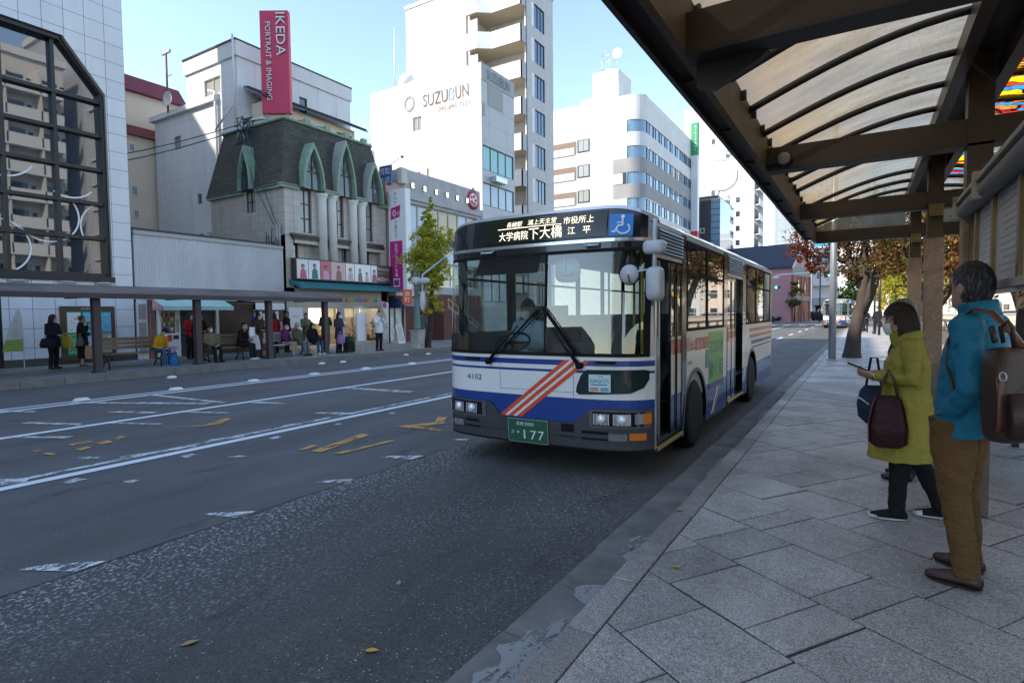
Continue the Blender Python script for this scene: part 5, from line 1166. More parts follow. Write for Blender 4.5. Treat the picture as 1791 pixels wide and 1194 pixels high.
w.quad((XR - .03, 6.46, .62), (XR - .03, 8.86, .62), (XR - .03, 8.86, 1.42), (XR - .03, 6.46, 1.42), mat('bus_lining', (.32, .33, .31), .7)); w.quad((XL + .02, 5.6, .62), (XL + .02, 13.6, .62), (XL + .02, 13.6, 1.42), (XL + .02, 5.6, 1.42), mat('bus_lining', (.32, .33, .31))); w.quad((XL + .02, 13.55, .62), (XR - .02, 13.55, .62), (XR - .02, 13.55, 1.6), (XL + .02, 13.55, 1.6), mat('bus_lining', (.32, .33, .31)))
w.box(XR - .6, XR - .03, 5.48, 6.42, .3, .36, mat('step_black', (.03, .03, .03), .6)); w.box(XR - .9, XR - .6, 5.5, 6.4, .32, .62, mat('step_black', (.03, .03, .03))); w.build('interior', bus)
w = MB(); fband(w, C(.30), bl, BGR, .012); fband(w, C(.42), C(.46), BGR, .022); fband(w, C(.29), C(.31), RUB, .014)
for (x0, x1, z0, z1) in ((-2.58, -2.44, .41, .54), (-2.36, -2.09, .40, .49), (-3.79, -3.6, .40, .49)): fq(w, x0, x1, z0, z1, RUB, .02)
w.build('front_bumper', bus)
# header glass and destination display
w = MB(); fband(w, C(2.365), lambda x: hz(x) - .035, BBLK, .006, XL + .06, XR - .06); w.build('header_panel', bus)
w = MB(); fq(w, -3.52, -2.13, 2.39, 2.645, mat('display_ground', (.018, .022, .012), .12, var=.2, vs=6), .010)
LED = glow('led_text', (1.0, .95, .74), .62)
def ft(w, s, x0, x1, z, size, m, d=.014):
    vs, fs = text_geo(s); t0 = min(p.x for p in vs); k = (x1 - x0) / (max(p.x for p in vs) - t0)
    w.add([FP(x0 + (p.x - t0) * k, z + p.y * size, d) for p in vs], fs, m)
ft(w, '長崎駅', -3.25, -3.06, 2.56, .065, LED); ft(w, '浦上天主堂', -2.99, -2.66, 2.565, .065, LED); fq(w, -3.36, -2.60, 2.54, 2.547, LED, .014)
ft(w, '大学病院', -3.34, -2.98, 2.425, .10, LED); ft(w, '下大橋', -2.97, -2.59, 2.42, .135, LED); ft(w, '市役所上', -2.58, -2.26, 2.54, .082, LED); ft(w, '江', -2.53, -2.45, 2.435, .082, LED); ft(w, '平', -2.37, -2.29, 2.435, .082, LED)
w.build('destination_display', bus)
w = MB(); IB = mat('sign_sky_blue', (.015, .22, .62), .4, var=0); IW = mat('decal_white', (.78, .78, .78), .4, var=0); cx, cz = -2.0, 2.49
fq(w, cx - .105, cx + .105, cz - .105, cz + .105, IB, .012)
def fstroke(w, pts, r, m, d=.017):
    for a, c in zip(pts, pts[1:]):
        a, c = Vector(a), Vector(c); t_ = (c - a).normalized(); n_ = Vector((-t_.y, t_.x)) * r; a = a - t_ * r * .6; c = c + t_ * r * .6
        fpoly(w, [tuple(a + n_), tuple(c + n_), tuple(c - n_), tuple(a - n_)], m, d)
w_ = [(cx + .015, cz + .078)]
fpoly(w, [(cx + .018 + .018 * math.cos(a), cz + .078 + .018 * math.sin(a)) for a in [i * math.pi / 6 for i in range(12)]], IW, .0165)
fstroke(w, [(cx + .018, cz + .055), (cx + .018, cz - .005), (cx - .02, cz - .005)], .0085, IW); fstroke(w, [(cx + .018, cz + .025), (cx - .03, cz + .02)], .006, IW, .0172)
fstroke(w, [(cx + .022 + .058 * math.cos(R(a)), cz - .035 + .05 * math.sin(R(a))) for a in range(-200, 60, 20)], .0075, IW, .0168); fstroke(w, [(cx - .02, cz - .01), (cx - .055, cz - .065), (cx - .078, cz - .06)], .008, IW, .0174)
w.build('wheelchair_sign', bus)
w = MB(); fband(w, C(2.335), C(2.365), mat('chrome_bar', (.7, .71, .72), .2, .9, var=0), .02, XL + .03, XR - .03)
for x in (-3.48, -2.27): w.tube([FP(x - .07, 2.32, .02), FP(x - .07, 2.30, .06), FP(x + .07, 2.30, .06), FP(x + .07, 2.32, .02)], .011, BSIL, 6)
w.build('chrome_trim', bus)
w = MB(); fq(w, XL + .06, XR - .06, 1.245, 2.25, BGL, -.004); w.build('windscreen', bus)
w = MB(); fq(w, XL + .03, XR - .03, 1.215, 1.25, RUB, .008); fq(w, XL + .03, XR - .03, 2.24, 2.272, RUB, .008); fq(w, XL + .03, XL + .075, 1.25, 2.24, RUB, .008); fq(w, XR - .075, XR - .03, 1.25, 2.24, RUB, .008); fq(w, -2.775, -2.755, 1.25, 2.24, RUB, .008); w.build('windscreen_seal', bus)
LW = [(-2.30, 1.085), (-1.80, 1.09), (-1.765, 1.08), (-1.765, 1.0), (-1.80, .92), (-1.90, .87), (-2.38, .845), (-2.41, .87), (-2.40, .93), (-2.36, 1.03)]
w = MB(); c0 = Vector((sum(p[0] for p in LW) / len(LW), sum(p[1] for p in LW) / len(LW))); LG = [tuple(c0 + (Vector(p) - c0) * 1.035) for p in LW]
fpoly(w, LG, RUB, .006); fpoly(w, LW[::1], glassmat('bus_dark_glass', (.015, .03, .03), 1.6, .03), .009); w.build('lower_window', bus)
w = MB(); SB = mat('sticker_pale_blue', (.50, .68, .70), .5, var=.03); fq(w, -2.285, -2.07, .875, 1.045, SB, .012); SI = mat('sticker_ink', (.02, .09, .18), .5, var=0); ft(w, 'SUNQパス', -2.27, -2.085, .965, .05, SI, .015)
fstroke(w, [(-2.165 + .022 * math.cos(R(a)), 1.012 + .018 * math.sin(R(a))) for a in range(20, 170, 25)], .003, SI, .0155); fq(w, -2.26, -2.10, .942, .950, SI, .015); fq(w, -2.268, -2.19, .885, .918, mat('sticker_red', (.55, .14, .10), .5, var=0), .015); fq(w, -2.165, -2.09, .885, .918, mat('sticker_blue', (.03, .25, .42), .5, var=0), .015); ft(w, '北九州', -2.16, -2.095, .892, .02, IW, .018); ft(w, '全九州', -2.26, -2.2, .892, .02, IW, .018); w.build('route_pass_sign', bus)
# decals
w = MB()
for xa, xb in ((-2.545, -3.315), (-2.44, -3.21), (-2.335, -3.105)):
    N_ = 10
    for i in range(N_):
        t0, t1 = i / N_, (i + 1) / N_; f = lambda t: xa + (xb - xa) * t; g_ = lambda t: 1.18 - .61 * t
        fpoly(w, [(f(t0), g_(t0)), (f(t0) + .062, g_(t0)), (f(t1) + .066, g_(t1)), (f(t1), g_(t1))], BO, .004)
    for i in range(N_):
        if xa < -2.35:
            t0, t1 = i / N_, (i + 1) / N_; fpoly(w, [(f(t0) + .062, g_(t0)), (f(t0) + .105, g_(t0)), (f(t1) + .105, g_(t1)), (f(t1) + .066, g_(t1))], BW, .003)
w.build('orange_stripes', bus)
w = MB(); ft(w, '4102', -3.77, -3.56, .93, .085, INK, .004); w.build('fleet_number', bus)
w = MB()
for (x0, x1, z0, z1) in ((-3.31, -3.305, .86, 1.12), (-2.45, -2.445, .80, 1.12), (-3.31, -2.445, .855, .86)): fq(w, x0, x1, z0, z1, mat('panel_gap', (.2, .2, .2), .6, var=0), .0035)
w.build('front_hatch', bus)
w = MB(); fq(w, -3.19, -2.73, .31, .545, mat('plate_green', (.012, .10, .05), .5, var=.04), .034, smooth=False); fq(w, -3.2, -2.72, .30, .555, ALU, .030); w.build('number_plate', bus)
w = MB(); PLW = mat('plate_white', (.72, .74, .72), .5, var=0); ft(w, '長崎', -3.09, -3.0, .485, .045, PLW, .037); ft(w, '200', -2.99, -2.88, .485, .05, PLW, .037); ft(w, 'か', -3.155, -3.115, .39, .05, PLW, .037); fpoly(w, [(-3.07 + .011 * math.cos(a), .41 + .011 * math.sin(a)) for a in [i * math.pi / 5 for i in range(10)]], PLW, .037)
ft(w, '1', -3.005, -2.985, .345, .135, PLW, .037); ft(w, '7', -2.925, -2.855, .345, .135, PLW, .037); ft(w, '7', -2.835, -2.765, .345, .135, PLW, .037); w.build('plate_lettering', bus.children[-1])
LENS = glassmat('lamp_lens', (.55, .57, .58), 1.5, .08); AMB = mat('amber_lens', (.75, .20, .02), .15, var=.1, coat=.5); CHR = mat('reflector', (.75, .76, .78), .15, .9, var=.2, vs=14)
for (xa, xb) in ((-4.11, -3.5), (-2.28, -1.74)):
    w = MB(); fq(w, xa, xb, .525, .70, mat('lamp_housing', (.10, .10, .105), .4, var=.1), .016); fq(w, xa + .03, xb - .05, .545, .685, RUB, .019); w.build('lamp_housing', bus)
for x in (-3.90, -3.70, -2.16, -1.965):
    w = MB(); a = .075; fq(w, x - a, x + a, .555, .665, CHR, .024); fq(w, x - a, x + a, .555, .665, LENS, .03) if False else None
    c = FP(x, .61, .02); w.lathe([(.001, -.03), (.03, -.028), (.045, -.012), (.046, 0)], c, mat('lamp_bulb', (.85, .86, .88), .1, .3, var=0), 14, 'y')
    for q in range(5): fq(w, x - a + q * .0375 - .003, x - a + q * .0375 + .003, .555, .665, LENS, .027)
    w.build('headlight', bus)
for (x0, x1, z0, z1, m, nm) in ((-1.855, -1.79, .57, .67, CHR, 'indicator'), (-1.79, -1.735, .57, .67, AMB, 'indicator'), (-2.09, -1.92, .405, .475, CHR, 'fog_lamp'), (-1.90, -1.77, .41, .48, AMB, 'indicator'), (-4.13, -4.04, .40, .47, AMB, 'indicator'), (-4.01, -3.83, .395, .465, CHR, 'fog_lamp'), (-4.14, -4.06, .57, .67, AMB, 'indicator')):
    w = MB(); fq(w, x0, x1, z0, z1, m, .026); w.build(nm, bus)
# wipers, grab handles
for (p, e_, b0, b1) in (((-3.44, 1.14), (-3.06, 1.52), (-3.24, 1.30), (-2.85, 1.68)), ((-2.37, 1.13), (-2.66, 1.50), (-2.42, 1.24), (-2.80, 1.72))):
    w = MB(); w.tube([FP(*p, .04), FP((p[0] + e_[0]) / 2, (p[1] + e_[1]) / 2, .07), FP(*e_, .05)], [.022, .012, .008], RUB, 6); w.tube([FP(*p, .01), FP(*p, .06)], .035, RUB, 10); w.tube([FP(*b0, .025), FP(*b1, .025)], .012, RUB, 6); w.tube([FP(b0[0] + .04, b0[1], .03), FP(b1[0] + .04, b1[1] - .02, .03)], .007, RUB, 5); w.build('wiper', bus)
for x in (-3.68, -2.12): w = MB(); w.tube([FP(x - .09, 1.165, .01), FP(x - .08, 1.165, .045), FP(x + .08, 1.165, .045), FP(x + .09, 1.165, .01)], .013, RUB, 8); w.build('grab_handle', bus)
# mirrors
def rrect(cx, cz, hw, hz_, y, n=5, r=.35):
    pts = []; rr = min(hw, hz_) * r * 2
    for (sx, sz, a0) in ((1, 1, 0), (-1, 1, 90), (-1, -1, 180), (1, -1, 270)):
        for i in range(n): a = R(a0 + 90 * i / (n - 1)); pts.append((cx + sx * (hw - rr) + rr * math.cos(a), y, cz + sz * (hz_ - rr) + rr * math.sin(a)))
    return pts
MW = mat('mirror_shell', (.52, .53, .54), .35, var=.08)
w = MB(); w.tube([(-1.70, 5.30, 2.50), (-1.58, 5.02, 2.46), (-1.565, 4.95, 2.38), (-1.565, 4.95, 1.78)], .018, MW, 8); w.tube([(-1.72, 5.36, 1.72), (-1.6, 5.0, 1.80), (-1.565, 4.95, 1.83)], .014, MW, 8)
for (cx, cz, hw, hh) in ((-1.57, 2.215, .10, .06), (-1.565, 1.895, .075, .15)):
    rs_ = []
    for (k, yy) in ((1.0, 4.99), (1.0, 4.945), (.9, 4.915), (.55, 4.905)): rs_.append([Vector((cx + (p[0] - cx) * k, yy, cz + (p[2] - cz) * k)) for p in rrect(cx, cz, hw, hh, yy)])
    w.loft(rs_, MW)
w.build('side_mirror', bus)
w = MB(); w.tube([(-1.57, 4.95, 2.03), (-1.70, 4.93, 2.01), (-1.77, 4.92, 2.0)], .009, MW, 6); w.lathe([(.005, -.03), (.075, -.02), (.088, 0), (.092, .015)], (-1.79, 4.93, 1.985), MW, 24, 'y'); w.lathe([(.092, .0), (.097, .002), (.097, .016), (.09, .017)], (-1.79, 4.93, 1.985), RUB, 24, 'y'); w.tube([(-1.79, 4.90, 1.985), (-1.775, 4.895, 1.91)], .008, mat('rust', (.3, .1, .05)), 5); w.build('round_mirror', bus)
w = MB(); w.tube([(XL + .02, 5.3, 2.3), (XL - .10, 5.05, 2.1), (XL - .10, 5.05, 1.75)], .013, MW, 6); w.ball((XL - .05, 5.02, 2.03), (.09, .02, .035), MW); w.ball((XL - .09, 5.04, 1.8), (.045, .03, .12), MW); w.build('side_mirror', bus)
w = MB(); rs_ = [[Vector(p) for p in rrect(-2.59, 2.08, .14, .12, 5.33)], [Vector(p) for p in rrect(-2.59, 2.08, .14, .12, 5.31)]]; w.loft(rs_, mat('cab_board', (.46, .56, .56), .4)); w.tube([(-2.62, 5.30, 2.22), (-2.6, 5.30, 2.05)], .012, MW, 6); w.tube([(-2.66, 5.30, 2.05), (-2.52, 5.30, 2.05)], .025, mat('cab_board_rim', (.3, .38, .38), .4), 8); w.build('cab_board', bus)
# side windows, doors, louvres on the kerb side
def swin(y0, y1, z0=1.44, z1=2.44, split=True, x=XR, n=1):
    w = MB(); s = 1 if x == XR else -1; w.quad((x + .002 * s, y0, z0), (x + .002 * s, y1, z0), (x + .002 * s, y1, z1), (x + .002 * s, y0, z1), BGS)
    o = w.build('side_window', bus); w = MB()
    for (a, c, d, e_) in ((y0, y1, z0 - .015, z0 + .02), (y0, y1, z1 - .02, z1 + .015)) + (((y0, y1, 2.065, 2.095),) if split else ()): w.box(x - .02, x + .012, a, c, d, e_, RUB)
    for y in [y0 + (y1 - y0) * i / n for i in range(n + 1)]: w.box(x - .02, x + .010, y - .022, y + .022, z0, z1, RUB)
    w.build('window_frame', o)
swin(6.62, 7.58); swin(7.62, 8.62); swin(10.5, 11.5); swin(11.54, 12.5); swin(12.54, 13.4)
for i in range(6): swin(6.9 + i * 1.08, 7.9 + i * 1.08, x=XL)
swin(5.75, 6.75, 1.3, x=XL)
for (a, c, z0, z1) in ((6.42, 6.60, .7, 2.5), (8.64, 8.90, 1.42, 2.5), (10.16, 10.48, 1.42, 2.46), (13.42, 13.7, 1.42, 2.46)): w = MB(); w.box(XR - .03, XR + .006, a, c, z0, z1, BBLK); w.build('window_pillar', bus)
for (a, c, z0) in ((5.6, 5.74, 1.3), (6.77, 6.88, 1.3), (13.32, 13.7, 1.42)): w = MB(); w.box(XL - .004, XL + .03, a, c, z0, 2.46, BBLK); w.build('window_pillar', bus)
for (a, c) in ((5.56, 6.42), (8.95, 10.12)):
    w = MB(); w.box(XR + .002, XR + .006, a, c, 2.22, 2.48, BGR)
    for i in range(7): w.prism([(XR + .007, a, 2.23 + i * .035), (XR + .022, a, 2.235 + i * .035), (XR + .007, a, 2.26 + i * .035)], (0, c - a, 0), mat('louvre_grey', (.16, .16, .165), .4, .4))
    w.build('louvre_panel', bus)
def leaf(y0, y1, x, painted, z0=.36, z1=2.16, parent=bus):
    w = MB(); w.quad((x, y0, z0 if not painted else 1.36), (x, y1, z0 if not painted else 1.36), (x, y1, z1), (x, y0, z1), BGS)
    if painted:
        for (a, c, m) in ((z0, .76, BB), (.76, 1.19, BCR), (1.19, 1.35, BR_), (1.35, 1.38, BCR)): w.box(x - .01, x + .004, y0 + .018, y1 - .018, a, c, m)
    for y in (y0, y1 - .018): w.box(x - .015, x + .012, y, y + .018, z0, z1, ALU if not painted else BBLK)
    w.box(x - .014, x + .010, y0 + .035, y1 - .035, z0, z0 + .05, BBLK); w.box(x - .014, x + .010, y0 + .035, y1 - .035, z1 - .05, z1, BBLK)
    w.tube([(x + .02, (y0 + y1) / 2, 1.0), (x + .02, (y0 + y1) / 2, 1.4)], .012, BSIL, 6) if not painted else None
    return w.build('door', parent)
leaf(5.52, 5.72, XR - .05, False); leaf(5.74, 5.98, XR - .12, False); leaf(6.0, 6.2, XR - .015, True); leaf(6.215, 6.42, XR - .008, True)
leaf(8.92, 9.25, XR - .01, True, .3); leaf(9.27, 9.58, XR - .012, True, .3)
w = MB()
for (a, c) in ((9.0, 9.58),): w.box(XR - .005, XR - .002, a, c, 1.20, 1.25, BR_)
w.tube([(XR - .3, 9.75, .6), (XR - .3, 9.75, 2.3)], .016, BSIL, 6); w.tube([(XR - .1, 10.0, .5), (XR - .15, 9.7, 1.1)], .014, BSIL, 6); w.build('door_rail', bus)
GOLD = mat('step_yellow', (.55, .40, .10), .4, .3, var=.15)
for (a, c) in ((5.5, 6.4), (8.92, 10.15)): w = MB(); w.box(XR - .3, XR + .015, a, c, .27, .31, BGR); w.box(XR - .06, XR + .02, a, c, .285, .317, GOLD); w.build('door_step', bus)
w = MB(); x = XR + .003
w.box(XR, x, 6.62, 6.76, 1.19, 1.34, mat('faded_red', (.55, .22, .20), .4, var=.05)); w.box(XR, x, 7.03, 7.70, 1.18, 1.33, mat('label_red', (.50, .06, .05), .4, var=.05)); w.text('長崎バス', (x, 7.365, 1.205), PY, (0, 0, 1), .1, mat('label_cream', (.7, .6, .5), .5, var=0), width=.6, lift=.002); w.text('出口', (x, 6.9, 1.2), PY, (0, 0, 1), .13, INK, width=.22, lift=.001); w.text('4102', (x, 6.76, 1.03), PY, (0, 0, 1), .06, INK, width=.2, lift=.001); w.build('side_lettering', bus)
for (a, c, z0, z1, m) in ((10.86, 13.66, 1.29, 1.345, 'label_red'), (10.86, 13.66, 1.175, 1.225, 'label_red'), (11.1, 13.66, 1.06, 1.12, 'bus_blue'), (11.15, 13.66, .985, 1.01, 'bus_blue')): w = MB(); w.box(XR, x, a, c, z0, z1, _M[m]); w.build('side_stripe', bus)
for (y, d) in ((7.85, .10), (8.02, .03)): w = MB(); w.poly([(x, y, .28), (x, y + d, .28), (x, y + d + .42, .66), (x, y + .42, .66)], BCR); w.build('side_stripe', bus)
for (y, d) in ((10.2, .10), (10.38, .06)): w = MB(); w.poly([(x, y, .45), (x, y + d, .45), (x, y + d + .45, 1.2), (x, y + .45, 1.2)], BW); w.build('side_stripe', bus)
w = MB(); PG = mat('poster_green', (.10, .42, .06), .4, var=.25, vs=5); PP = mat('poster_purple', (.07, .05, .16), .4, var=.2, vs=4)
w.box(XR, x + .001, 7.72, 8.62, .70, 1.38, PG); w.box(XR, x + .003, 7.72, 8.62, .62, .70, PP); w.box(XR, x + .003, 7.55, 7.72, .92, 1.16, mat('poster_teal', (.05, .22, .18), .4))
w.text('ココロが', (x + .001, 8.17, 1.1), PY, (0, 0, 1), .22, PP, width=.85, lift=.002); w.text('動く街', (x + .001, 8.17, .78), PY, (0, 0, 1), .26, PP, width=.85, lift=.002); w.build('side_poster', bus)
# wheels
for c in (7.05, 11.15):
    for sx, x in ((1, XR - .125), (-1, XL + .125)):
        w = MB(); prof = [(.26, -.12), (.36, -.125), (.405, -.10), (.415, -.05), (.415, .05), (.405, .10), (.36, .125), (.26, .12)]
        w.lathe([(r, z * sx) for r, z in prof], (x, c, .415), RUB, 32, 'x'); o = w.build('wheel', bus)
        w = MB(); w.lathe([(.27, .11 * sx), (.25, .115 * sx), (.235, .06 * sx), (.15, .03 * sx), (.12, .09 * sx), (.05, .11 * sx), (.01, .112 * sx)], (x, c, .415), mat('hub_grey', (.10, .105, .115), .5, .4, var=.3, vs=8), 24, 'x')
        for q in range(8): a = q * math.pi / 4; w.lathe([(.016, .05 * sx), (.016, .10 * sx), (.002, .105 * sx)], (x, c + .19 * math.cos(a), .415 + .19 * math.sin(a)), mat('hub_grey', (.06, .065, .075)), 6, 'x')
        w.build('rim', o)
    for xx in (XR, XL):
      w = MB()
      for i in range(16):
        a0, a1 = math.pi * i / 16, math.pi * (i + 1) / 16; f = lambda a, r: (c + r * math.cos(a), .40 + r * math.sin(a))
        for _ in (0,):
            A, B_, C_, D_ = f(a0, .53), f(a1, .53), f(a1, .575), f(a0, .575); s = .006 if xx == XR else -.006; w.quad((xx + s, *A), (xx + s, *B_), (xx + s, *C_), (xx + s, *D_), BGR)
            w.quad((xx + s, *A), (xx + s, *B_), (xx - s * 50, *B_), (xx - s * 50, *A), RUB)
      w.build('wheel_arch', bus)
# cab and saloon
w = MB(); DSH = mat('dash', (.03, .034, .036), .6, var=.1); w.prism([(XL + .1, 5.5, 1.22), (XL + .1, 5.95, 1.12), (XL + .1, 5.95, .7), (XL + .1, 5.5, .7)], (1.6, 0, 0), DSH); w.box(-3.95, -2.2, 5.48, 5.6, .65, 1.2, DSH); w.box(-3.0, -2.6, 5.75, 6.1, .7, 1.3, DSH); w.box(-2.5, -2.35, 5.8, 6.05, .62, 1.42, mat('fare_box', (.10, .11, .12), .4)); w.box(-2.52, -2.3, 5.85, 6.05, 1.42, 1.56, DSH)
w.build('dashboard', bus)
w = MB()
for i in range(24): a, c = i * math.pi / 12, (i + 1) * math.pi / 12; f = lambda t: Vector((-3.66 + .23 * math.cos(t), 5.98 + .12 * math.sin(t), 1.30 - .18 * math.sin(t) * -.6)); w.tube([f(a), f(c)], .016, RUB, 6, False)
w.tube([(-3.66, 5.98, 1.30), (-3.66, 5.9, 1.05)], .03, RUB, 8); w.tube([(-3.87, 5.98, 1.3), (-3.45, 5.98, 1.3)], .014, RUB, 6); w.build('steering_wheel', bus)
YEL = mat('pole_yellow', (.62, .38, .03), .4, var=.05)
for (x, y) in ((-1.95, 5.75), (-2.3, 6.5), (-2.3, 8.6), (-3.3, 8.2), (-2.3, 10.3), (-3.4, 10.6)): w = MB(); w.tube([(x, y, .62), (x, y, 2.42)], .017, YEL, 8); w.build('handrail_pole', bus)
SEAT = mat('seat_cloth', (.06, .09, .14), .9, var=.25, vs=8)
for r in range(7):
    for x in (-3.75, -2.05):
        if x > -3 and (r in (0, 3)): continue
        y = 7.3 + r * .82; w = MB(); w.box(x - .2, x + .2, y, y + .42, .95, 1.06, SEAT); w.box(x - .2, x + .2, y + .36, y + .46, 1.0, 1.62, SEAT); w.box(x - .05, x + .05, y + .1, y + .3, .62, .95, DSH); bev(w.build('seat', bus), .03)
w = MB(); w.box(-4.0, -3.3, 6.75, 6.79, .7, 1.75, mat('cab_partition', (.05, .05, .055), .5)); w.box(-3.92, -3.42, 6.58, 6.68, .95, 1.6, mat('driver_seat', (.03, .035, .04), .9)); w.box(-3.92, -3.42, 6.1, 6.58, .85, .98, mat('driver_seat', (.03, .035, .04))); w.quad((-3.95, 5.6, 2.1), (-3.1, 5.6, 2.1), (-3.1, 5.72, 2.3), (-3.95, 5.72, 2.3), mat('sun_visor', (.02, .03, .05), .5)); w.build('driver_cab', bus)
b2 = dup(bus, (BX + .95, 61.5, 0), None, 'distant white and blue city bus coming up behind the bare metal pole')

# ---------------------------------------------------------------- near bus shelter
SHB = mat('shelter_brown', (.048, .027, .015), .42, var=.3, vs=2.5, bmp=.1, bs=30); SHD = mat('shelter_dark', (.025, .020, .018), .5, var=.3, vs=3); SHW = mat('shelter_worn_sunlit', (.12, .075, .04), .55, var=.5, vs=4, bmp=.2, bs=30)
PGR = granite('post_granite', (.27, .18, .125), .6)
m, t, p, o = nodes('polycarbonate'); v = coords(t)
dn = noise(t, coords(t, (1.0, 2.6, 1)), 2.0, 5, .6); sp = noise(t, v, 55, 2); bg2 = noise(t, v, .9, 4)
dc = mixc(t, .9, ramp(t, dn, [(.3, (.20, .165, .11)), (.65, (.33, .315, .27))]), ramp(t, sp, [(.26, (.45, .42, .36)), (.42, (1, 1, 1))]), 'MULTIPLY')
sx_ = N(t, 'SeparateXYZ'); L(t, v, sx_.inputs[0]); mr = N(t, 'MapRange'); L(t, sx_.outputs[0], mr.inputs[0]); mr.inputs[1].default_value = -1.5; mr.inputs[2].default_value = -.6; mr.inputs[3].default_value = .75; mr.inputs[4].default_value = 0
dc = mixc(t, mr.outputs[0], dc, (.34, .225, .10))   # warm sunlit glow near the fascia painted into the colour, with yellowed dirt
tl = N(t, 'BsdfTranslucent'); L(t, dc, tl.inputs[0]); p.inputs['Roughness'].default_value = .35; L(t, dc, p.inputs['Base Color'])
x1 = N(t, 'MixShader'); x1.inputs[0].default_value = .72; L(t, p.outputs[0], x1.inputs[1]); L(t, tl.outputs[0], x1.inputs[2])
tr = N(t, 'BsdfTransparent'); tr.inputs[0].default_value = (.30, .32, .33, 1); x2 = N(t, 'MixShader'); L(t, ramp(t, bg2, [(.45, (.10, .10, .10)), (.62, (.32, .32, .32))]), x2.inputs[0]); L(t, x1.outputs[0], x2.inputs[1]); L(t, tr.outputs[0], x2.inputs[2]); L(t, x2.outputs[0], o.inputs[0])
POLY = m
sh = thing('bus_shelter', 'brown steel bus shelter with curved translucent roof beside the waiting people', 'bus shelter', (.7, 5.4, .12))
w = MB()
w.box(-.885, -.86, -3, 11.5, 2.85, 3.12, SHB); w.box(-.86, -.76, -3, 11.5, 2.90, 2.93, SHD); w.box(-.76, -.72, -3, 11.5, 2.84, 3.12, SHW)  # inner face in a lighter brown: sunlight put into the colour
for i in range(15): y = -2.8 + i * 1.0; w.box(-.858, -.762, y, y + .025, 2.885, 2.9, SHB); w.box(-.87, -.75, y - .01, y, 2.882, 2.9, SHD)
w.box(2.12, 2.24, -3, 11.5, 2.85, 3.10, SHB)
w.build('fascia_beam', sh)
BY = (-.2, 2.8, 5.4, 8.4, 11.4)
for y in BY: w = MB(); w.box(-.72, 2.12, y - .065, y + .065, 2.83, 3.02, SHB); w.box(-.72, 2.12, y - .075, y + .075, 2.822, 2.84, SHD); w.build('cross_beam', sh)
w = MB(); w.prism([(-.70, 2.86, 2.822), (-.38, 2.86, 2.822), (-.42, 2.86, 2.79), (-.62, 2.86, 2.70), (-.70, 2.86, 2.72)], (0, .05, 0), SHD); w.build('gusset', sh)
def vault(x):
    "height of the roof skin"
    if x <= .62: t = (x + .75) / 1.37; return 3.10 + .37 * math.sin(t * math.pi / 2)
    if x >= .82: t = (2.15 - x) / 1.33; return 3.10 + .37 * math.sin(t * math.pi / 2)
    return 3.47
for xx in (.52, .80): w = MB(); w.box(xx, xx + .08, -3, 11.5, 3.30, 3.44, SHB); w.build('ridge_purlin', sh)
ribs = [-2.8 + .66 * i for i in range(22)]
for y in ribs:
    if min(abs(y - q) for q in BY) < .16: continue
    w = MB()
    for (a, c) in ((-.74, .56), (.86, 2.14)):
        pts = [(a + (c - a) * i / 10, y, vault(a + (c - a) * i / 10) - .03) for i in range(11)]; w.tube(pts, .026, SHD, 4, up=(0, 0, 1))
    w.build('roof_rib', sh)
for i in range(24): y = 1.2 + i * .42; w = MB(); w.box(-.72, -.69, y, y + .03, 3.06, 3.12, SHD); w.build('roof_clip', sh)
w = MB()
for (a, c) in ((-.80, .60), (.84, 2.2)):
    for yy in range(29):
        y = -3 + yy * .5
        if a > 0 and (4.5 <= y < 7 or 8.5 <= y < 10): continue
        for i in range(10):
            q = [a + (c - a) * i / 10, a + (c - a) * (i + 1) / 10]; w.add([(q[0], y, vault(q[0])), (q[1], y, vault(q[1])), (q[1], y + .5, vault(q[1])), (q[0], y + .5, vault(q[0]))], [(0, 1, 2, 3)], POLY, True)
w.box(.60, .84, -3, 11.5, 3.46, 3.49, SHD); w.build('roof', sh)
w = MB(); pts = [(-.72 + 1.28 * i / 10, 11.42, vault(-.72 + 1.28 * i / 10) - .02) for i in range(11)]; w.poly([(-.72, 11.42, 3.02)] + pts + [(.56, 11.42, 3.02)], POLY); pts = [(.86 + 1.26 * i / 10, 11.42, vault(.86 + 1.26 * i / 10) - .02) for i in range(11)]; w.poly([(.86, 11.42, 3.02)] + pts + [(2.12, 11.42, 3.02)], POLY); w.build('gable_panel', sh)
rs = random.Random(21)
m, t, p, o = nodes('stained_glass'); v = coords(t, (2.6, 6.5, 0)); wv = noise(t, coords(t, (1.2, 1.2, 0)), 1.6, 3)
wd_ = N(t, 'MapRange'); L(t, wv, wd_.inputs[0]); wd_.inputs[3].default_value = -1.5; wd_.inputs[4].default_value = 1.5
cb = N(t, 'CombineXYZ'); L(t, wd_.outputs[0], cb.inputs[1]); va = N(t, 'VectorMath', operation='ADD'); L(t, v, va.inputs[0]); L(t, cb.outputs[0], va.inputs[1])
vc = N(t, 'TexVoronoi', feature='F1'); vc.inputs['Scale'].default_value = 1.5; L(t, va.outputs[0], vc.inputs['Vector']); ve = N(t, 'TexVoronoi', feature='DISTANCE_TO_EDGE'); ve.inputs['Scale'].default_value = 1.5; L(t, va.outputs[0], ve.inputs['Vector'])
sp_ = N(t, 'SeparateColor'); L(t, vc.outputs['Color'], sp_.inputs[0]); rp = N(t, 'ValToRGB'); rp.color_ramp.interpolation = 'CONSTANT'; el = rp.color_ramp.elements
while len(el) < 6: el.new(.5)
for e_, (q, c) in zip(el, ((0, (.75, .05, .02)), (.18, (.95, .60, .02)), (.38, (.02, .32, .60)), (.56, (.90, .24, .04)), (.74, (.40, .02, .03)), (.86, (.95, .72, .08)))): e_.position = q; e_.color = rgba(c)
